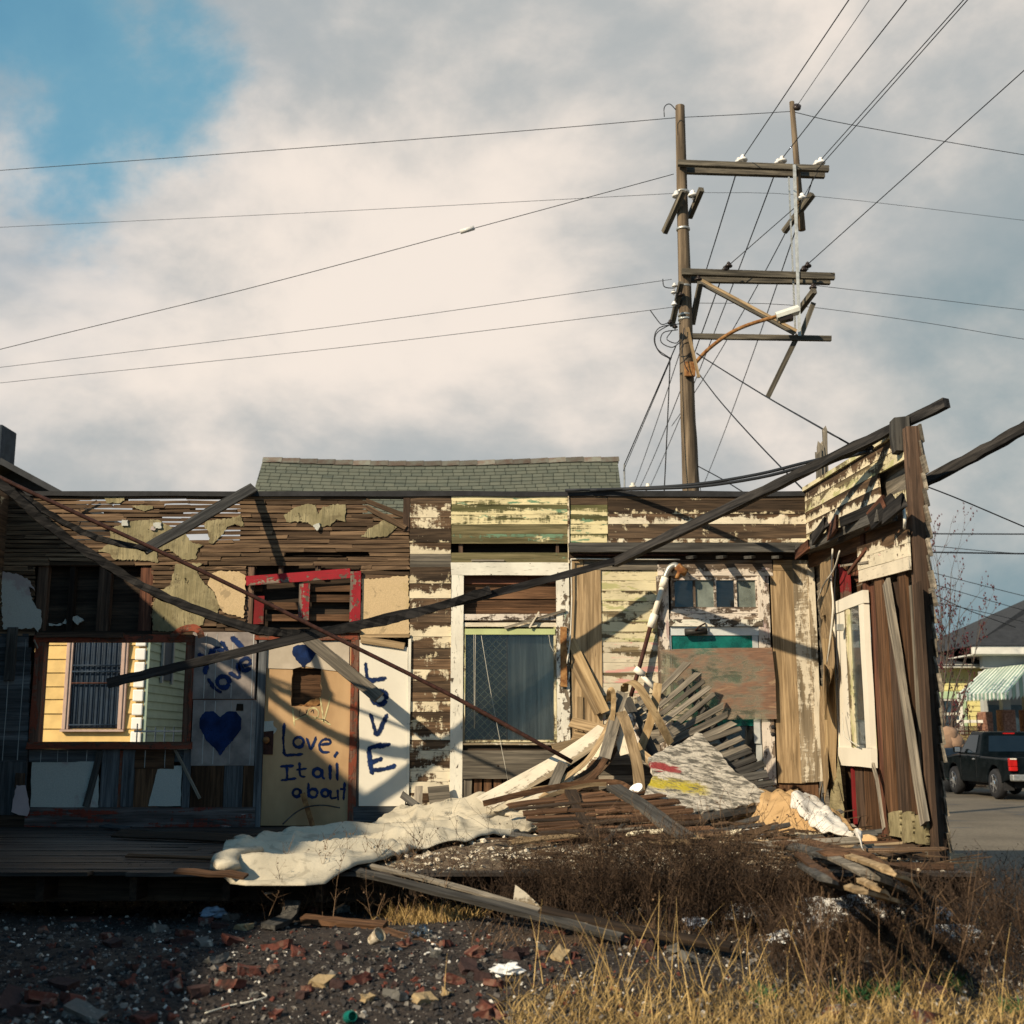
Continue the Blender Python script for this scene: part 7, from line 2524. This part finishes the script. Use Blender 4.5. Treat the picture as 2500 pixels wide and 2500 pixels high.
M['chipdark'] = patchy('dark cinder bits', (.035, .032, .032), [((.10, .09, .085), .56, .06, 9)], scale=8)
M['chipred'] = patchy('brick crumbs', (.13, .042, .03), [((.10, .03, .02), .55, .06, 9)], scale=8)
M['chipgrey'] = patchy('grey gravel', (.17, .155, .14), [((.32, .29, .25), .56, .06, 9)], scale=8)
M['chipwhite'] = patchy('white shell and glass bits', (.62, .58, .52), [((.44, .40, .35), .56, .06, 9)], scale=8)
chips('cinder_gravel', 'dark cinder bits covering the lot ground', M['chipdark'], 6500, on_lot(), .003, .022, .6, 'gravel')
chips('grey_gravel', 'grey gravel scattered over the lot ground', M['chipgrey'], 2400, on_lot(2500, 3.0), .004, .024, .6, 'gravel')
chips('brick_crumbs', 'red brick crumbs scattered over the lot ground', M['chipred'], 700, on_lot(1900, 7.0), .004, .022, .6, 'gravel')
chips('white_bits', 'white shell and glass bits glinting on the lot ground', M['chipwhite'], 1500, on_lot(2500, 11.0), .002, .016, .5, 'gravel')

# fallen boards on the lot
for lab, pts, w, t, mt in (
    ('long weathered plank slanting from the floor edge down into the dark weeds', [(762, 2102, .66), (1000, 2160, .58), (1260, 2222, .49), (1518, 2290, .40)], .055, .03, 'greydark'),
    ('pale edged plank lying along the long weathered plank', [(845, 2100, .67), (1050, 2148, .60), (1250, 2204, .51), (1432, 2260, .44)], .04, .02, 'grey'),
    ('dark plank lying between the weeds and the golden grass', [(1320, 2222, .50), (1560, 2272, .43), (1785, 2312, .38)], .06, .025, 'sheath'),
    ('rotten dark board lying before the weeds', [(1247, 2291, .36), (1350, 2296, .36), (1456, 2302, .36)], .08, .03, 'sheath'),
    ('narrow dark board half buried below the blanket', [(740, 2242, .36), (840, 2252, .36), (940, 2260, .36)], .06, .03, 'brown'),
    ('brown split board lying beside the glass jar', [(935, 2272, .36), (1000, 2292, .36), (1070, 2316, .34)], .06, .02, 'brown'),
    ('grey splintered stump board at the dark floor front', [(655, 2262, .34), (700, 2240, .36), (716, 2200, .45)], .10, .03, 'greydark')):
    o = sweep('fallen_board', M[mt], None, catmull([G(u, v, max(z, .30)) for u, v, z in pts], 4), rect(w, t), jit=.004, up=(0, -.5, 1))
    tag(o, lab, 'board')
o = slab('pale_flap', M['whitewash'], None, [P(u, v, 7.75) for u, v in ((1258, 2160), (1285, 2180), (1312, 2205), (1332, 2230), (1290, 2224), (1258, 2208), (1253, 2196))], (0, -1, .2), .008)
tag(o, 'pale pointed board scrap standing behind the weathered plank', 'board')


# litter
def crumple(name, label, u, v, r, mat, cat, flat=.5, seed=0, lift=0.0):
    c = GH(u, v, r * flat * .6 + lift)
    vs, fs, n, m_ = [], [], 12, 20
    for a in range(n + 1):
        for b in range(m_):
            t_, p_ = math.pi * a / n, 2 * math.pi * b / m_
            d = Vector((math.sin(t_) * math.cos(p_), math.sin(t_) * math.sin(p_), math.cos(t_)))
            q = 1 + .55 * noise.noise(d * 2.3 + Vector((seed, 0, 0))) + .4 * noise.noise(d * 6 + Vector((0, seed, 0)))
            vs.append(Vector((d.x * r * 1.3, d.y * r, d.z * r * flat)) * q)
    for a in range(n):
        for b in range(m_):
            fs.append((a * m_ + b, (a + 1) * m_ + b, (a + 1) * m_ + (b + 1) % m_, a * m_ + (b + 1) % m_))
    o = mesh(name, vs, fs, mat, None, Matrix.Translation(c))
    return tag(o, label, cat)


M['plastic'] = plain('white plastic film', (.66, .66, .66), .15, 6, .35, .3, col2=(.74, .73, .70))
crumple('plastic_wad', 'dirty white styrofoam lump on the cinder ground', 1240, 2378, .06, M['plastic'], 'litter', .5, 1)
for i, (u, v, r, lab) in enumerate(((2015, 2270, .15, 'large white plastic heap among the right hand weeds'), (2110, 2252, .12, 'white plastic bundle beside the large plastic heap'), (1990, 2300, .10, 'torn white plastic below the large plastic heap'), (2190, 2268, .12, 'white rag of plastic behind the weed stems'), (2285, 2265, .07, 'small bright plastic scrap at the weed edge'), (1835, 2268, .10, 'grey white plastic wad left of the plastic heap'), (1925, 2325, .08, 'flat plastic scrap above the golden grass'), (2330, 2320, .10, 'pale plastic strip low in the right hand weeds'), (1585, 2195, .07, 'glinting plastic wad inside the dense dark weeds'))):
    crumple('plastic_wad', lab, u, v, r, M['plastic'], 'litter', .45, 3 + i * 2.7, .06)
crumple('blue_wrapper', 'blue and silver wrapper in front of the dense weeds', 1700, 2268, .06, plain('blue foil', (.10, .18, .42), .5, 12, .3, .2, col2=(.6, .64, .7)), 'litter', .5, 31, .02)
crumple('blue_wrapper', 'crumpled pale blue rag on the bricks', 520, 2245, .06, plain('pale blue rag', (.20, .27, .36), .3, 8, .7, .3), 'litter', .6, 37, .02)
crumple('paper_scrap', 'white paper scrap lying by the brown split board', 1060, 2325, .028, M['plastic'], 'litter', .25, 41)
for u, v, lab in ((1027, 2278, 'dark glass jar lying beside the brown split board'), (1008, 2290, 'second glass jar next to the dark jar'), (850, 2503, 'teal glass bottle stub near the mortar lumps')):
    p = GH(u, min(v, 2495), .02)
    o = lathe('glass_jar', M['tealglass'] if 'teal' in lab else M['glass'], None, [(.03, 0), (.036, .01), (.036, .06), (.028, .075), (.028, .09), (.024, .09), (.03, .012)], Matrix.Translation(p) @ Matrix.Rotation(1.3, 4, 'X') @ Matrix.Rotation(.4, 4, 'Y') @ Matrix.Scale(.8, 4), 16)
    tag(o, lab, 'jar')
p = GH(905, 2322, .05)
o = lathe('torn_cup', M['whitewash'], None, [(.032, 0), (.036, .004), (.052, .10), (.055, .105), (.050, .104), (.034, .012)], Matrix.Translation(p) @ Matrix.Rotation(.9, 4, 'Y') @ Matrix.Rotation(.5, 4, 'X') @ Matrix.Scale(.75, 4), 16)
tag(o, 'pale torn cup tipped over among the bricks', 'cup')
tube_pts = [GH(u, v, .012) for u, v in ((500, 2480), (560, 2462), (610, 2452), (650, 2440), (640, 2430))]
o = tube('bent_wire', M['cord'], None, tube_pts, .004, 5, 5)
tag(o, 'thin pale wire lying across the lower bricks', 'wire')
o = tube('bent_wire', M['cord'], None, [Vector((G(670, 2160, .52).x, 8.2, .50)), G(680, 2180, .44), G(695, 2195, .40), G(705, 2206, .38)], .008, 5, 4)
tag(o, 'white wire hanging from the floor front', 'wire')

# ------------------------------------------------------------------ dry weeds
class Tuft:
    def __init__(s, seed):
        s.v, s.f, s.r = [], [], random.Random(seed)

    def tube(s, path, ra, rb_, n=3):
        v_, f_ = sweep_geo(path, circ(1, n), taper=lambda q: ra + (rb_ - ra) * q)
        k = len(s.v)
        s.v += v_
        s.f += [tuple(k + i for i in f) for f in f_[:-2]]

    def blade(s, p, d, L, w, bend, n=4):
        side = Vector((-d.y, d.x, 0))
        if side.length < .01:
            side = Vector((1, 0, 0))
        side = (side.normalized() + Vector((s.r.gauss(0, .6), s.r.gauss(0, .6), 0))).normalized()
        k = len(s.v)
        q, dd = p.copy(), Vector((d.x * .3, d.y * .3, 1)).normalized()
        for i in range(n + 1):
            ww = w * (1 - (i / n) ** 1.5) + .0004
            s.v += [q - side * ww, q + side * ww]
            dd = (dd + Vector((d.x, d.y, -.25 * i / n)) * bend).normalized()
            q = q + dd * L / n
        s.f += [(k + 2 * i, k + 2 * i + 1, k + 2 * i + 3, k + 2 * i + 2) for i in range(n)]

    def leaf(s, p, size):
        k = len(s.v)
        a = Vector((s.r.gauss(0, 1), s.r.gauss(0, 1), s.r.gauss(0, 1))).normalized() * size
        b = Vector((s.r.gauss(0, 1), s.r.gauss(0, 1), s.r.gauss(0, 1))).normalized() * size * .45
        s.v += [p, p + a * .5 + b, p + a, p + a * .5 - b]
        s.f.append((k, k + 1, k + 2, k + 3))

    def stalk(s, p, h, lean, r, twigs, leaves=.7, spread=.55):
        d = Vector((lean[0], lean[1], 1)).normalized()
        path = [p]
        for i in range(5):
            d = (d + Vector((s.r.gauss(0, .12), s.r.gauss(0, .12), .02))).normalized()
            path.append(path[-1] + d * h / 5)
        s.tube(path, r, r * .4, 3)
        for t in range(twigs):
            f = s.r.uniform(.2, 1.0)
            i = min(4, int(f * 5))
            q = path[i].lerp(path[i + 1], f * 5 - i)
            a = s.r.uniform(0, 6.28)
            e = Vector((math.cos(a) * spread, math.sin(a) * spread, s.r.uniform(.25, .9))).normalized()
            L = h * s.r.uniform(.12, .34)
            m = q + e * L * .5 + Vector((s.r.gauss(0, .012), s.r.gauss(0, .012), 0))
            w = m + (e + Vector((s.r.gauss(0, .4), s.r.gauss(0, .4), s.r.uniform(-.1, .4)))).normalized() * L * .6
            s.tube([q, m, w], r * .55, r * .22, 3)
            for j in range(3):
                if s.r.random() < leaves:
                    s.leaf(q.lerp(w, s.r.random()), s.r.uniform(.006, .018))

    def build(s, name, label, mat, cat):
        o = mesh(name, s.v, s.f, mat)
        return tag(o, label, cat, kind='stuff')


def weedcol(name, c1, c2):
    m = NT(name)
    v = m.coords(rnd=False, world=True)
    a = m.noise(v, 9, 4, .6)
    return m.fin(m.mix(m.step(a, .32, .68), c1, c2), .85, None, .1)


M['weed'] = weedcol('dark dry weed stems', (.018, .012, .009), (.065, .042, .028))
M['weed2'] = weedcol('brown dry stalks', (.06, .036, .022), (.17, .11, .066))
M['straw'] = weedcol('golden dry grass', (.20, .125, .045), (.52, .36, .15))
M['greenleaf'] = weedcol('green weed leaves', (.018, .055, .022), (.05, .12, .04))
R8 = random.Random(88)


def patch(seed, n, urange, vrange, hr, twigs, r=.0028, leaves=.7, dens=None, hfun=None):
    t = Tuft(seed)
    c = 0
    while c < n:
        u, v = R8.uniform(*urange), R8.uniform(*vrange)
        p = GH(u, v, -.02)
        if dens and not dens(u, v):
            continue
        h = R8.uniform(*hr) * (hfun(u, v) if hfun else 1)
        t.stalk(p, h, (R8.gauss(0, .22), R8.gauss(0, .18)), r * R8.uniform(.7, 1.2), twigs, leaves)
        c += 1
    return t


def tri(a, b, c, x):
    return max(0, (x - a) / (b - a) if x < b else (c - x) / (c - b))


patch(1, 440, (1215, 1960), (2236, 2300), (.36, .66), 16, dens=lambda u, v: v < 2254 + (u - 1215) * .075, hfun=lambda u, v: .62 + .45 * max(0, math.sin((u - 1200) / 760 * math.pi)) * (.8 + .3 * noise.noise((u * .01, 0, 0)))).build('dense_weeds', 'dense dark dry weeds in front of the fallen lath panel', M['weed'], 'weeds')
patch(2, 430, (1880, 2560), (2215, 2430), (.26, .55), 15, hfun=lambda u, v: (.42 if v < 2290 and u < 2330 else .75) + .4 * (u - 1880) / 680).build('corner_weeds', 'dark dry weeds along the lot edge by the street', M['weed'], 'weeds')
patch(3, 46, (640, 1130), (2225, 2262), (.26, .60), 9, .0032, .9).build('dry_stalks', 'brown dry stalks with seed heads in front of the blanket', M['weed2'], 'weeds')
patch(4, 34, (1050, 1320), (2236, 2252), (.30, .75), 10, .0026, .8).build('tall_weeds', 'tall thin weeds before the heap end of the blanket', M['weed'], 'weeds')
patch(5, 26, (1720, 2000), (2225, 2262), (.45, .78), 9, .003, .6).build('leaning_weeds', 'leaning brown weeds before the tan cloth', M['weed2'], 'weeds')
patch(6, 40, (120, 640), (2195, 2245), (.16, .42), 7, .0022, .4).build('shaded_weeds', 'sparse weeds in the shade under the floor front', M['weed'], 'weeds')
patch(7, 60, (1900, 2540), (2330, 2480), (.30, .62), 4, .0034, .2).build('bare_stems', 'bare brown stems standing in the grass by the street', M['weed2'], 'weeds')


def grass(seed, n, place, Lr, w, bend=.35):
    t = Tuft(seed)
    for _ in range(n):
        p = place()
        if p is None:
            continue
        a = R8.uniform(0, 6.28)
        t.blade(p, Vector((math.cos(a), math.sin(a), 0)), R8.uniform(*Lr), w * R8.uniform(.6, 1.3), R8.uniform(.05, bend))
    return t


def g_right():
    u = 1230 + 1320 * R8.random()
    v = 2370 + 170 * R8.random() ** .6
    if noise.noise((u * .006, v * .014, 4)) < R8.uniform(-.45, .35) - .3 * tri(1300, 1750, 2300, u) - .3 * (v - 2400) / 100:
        return None
    return GH(u, v, -.01)


grass(21, 5600, g_right, (.04, .15), .0018, .6).build('golden_grass', 'golden dry grass across the front of the lot', M['straw'], 'grass')


def g_tall():
    u, v = R8.gauss(1780, 300), R8.uniform(2350, 2520)
    return GH(u, v, -.01)


grass(22, 150, g_tall, (.22, .5), .0020, .2).build('tall_straw', 'tall golden straw stems standing over the grass', M['straw'], 'grass')


def g_tuft():
    p = G(R8.gauss(1040, 55), R8.gauss(2240, 8), .34)
    p.z = hgt(p.x, p.y)
    return p


grass(23, 900, g_tuft, (.05, .17), .002, .6).build('straw_tuft', 'flattened yellow straw tuft below the weathered plank', M['straw'], 'grass')


def g_green():
    c = R8.choice(((2060, 2440), (2110, 2432), (2160, 2436), (1860, 2440), (2330, 2400), (2470, 2470), (1225, 2180)))
    p = GH(c[0] + R8.gauss(0, 16), c[1] + R8.gauss(0, 8), -.005)
    return p


grass(24, 520, g_green, (.03, .10), .006, .5).build('green_weeds', 'small green weeds growing at the foot of the dry stems', M['greenleaf'], 'weeds')
# thatch along the mound, straw coloured litter between the weeds
grass(25, 2600, lambda: GH(R8.uniform(1150, 2500), R8.uniform(2222, 2330), -.005), (.05, .16), .0018, .7).build('dead_thatch', 'brown dead grass under the dense weeds', M['weed2'], 'grass')
patch(8, 46, (1240, 1960), (2240, 2285), (.45, .80), 8, .0026, .8, dens=lambda u, v: v < 2254 + (u - 1215) * .075).build('tall_stalks', 'tall pale brown stalks rising out of the dense dark weeds', M['weed2'], 'weeds')

# far tree line closing the view down the street
ft = Tuft(77)
for i in range(5200):
    x = R8.uniform(-70, 75)
    h = 3.2 + 1.6 * noise.noise((x * .12, 0, 3)) + 1.0 * noise.noise((x * .5, 0, 8))
    z = R8.random() ** .7 * max(1.0, h)
    ft.leaf(Vector((x, 78 + R8.uniform(-1.5, 1.5), z)), R8.uniform(.5, 1.1))
ft.build('distant_trees', 'low far tree line beyond the street', weedcol('far foliage', (.030, .036, .022), (.065, .070, .040)), 'trees')
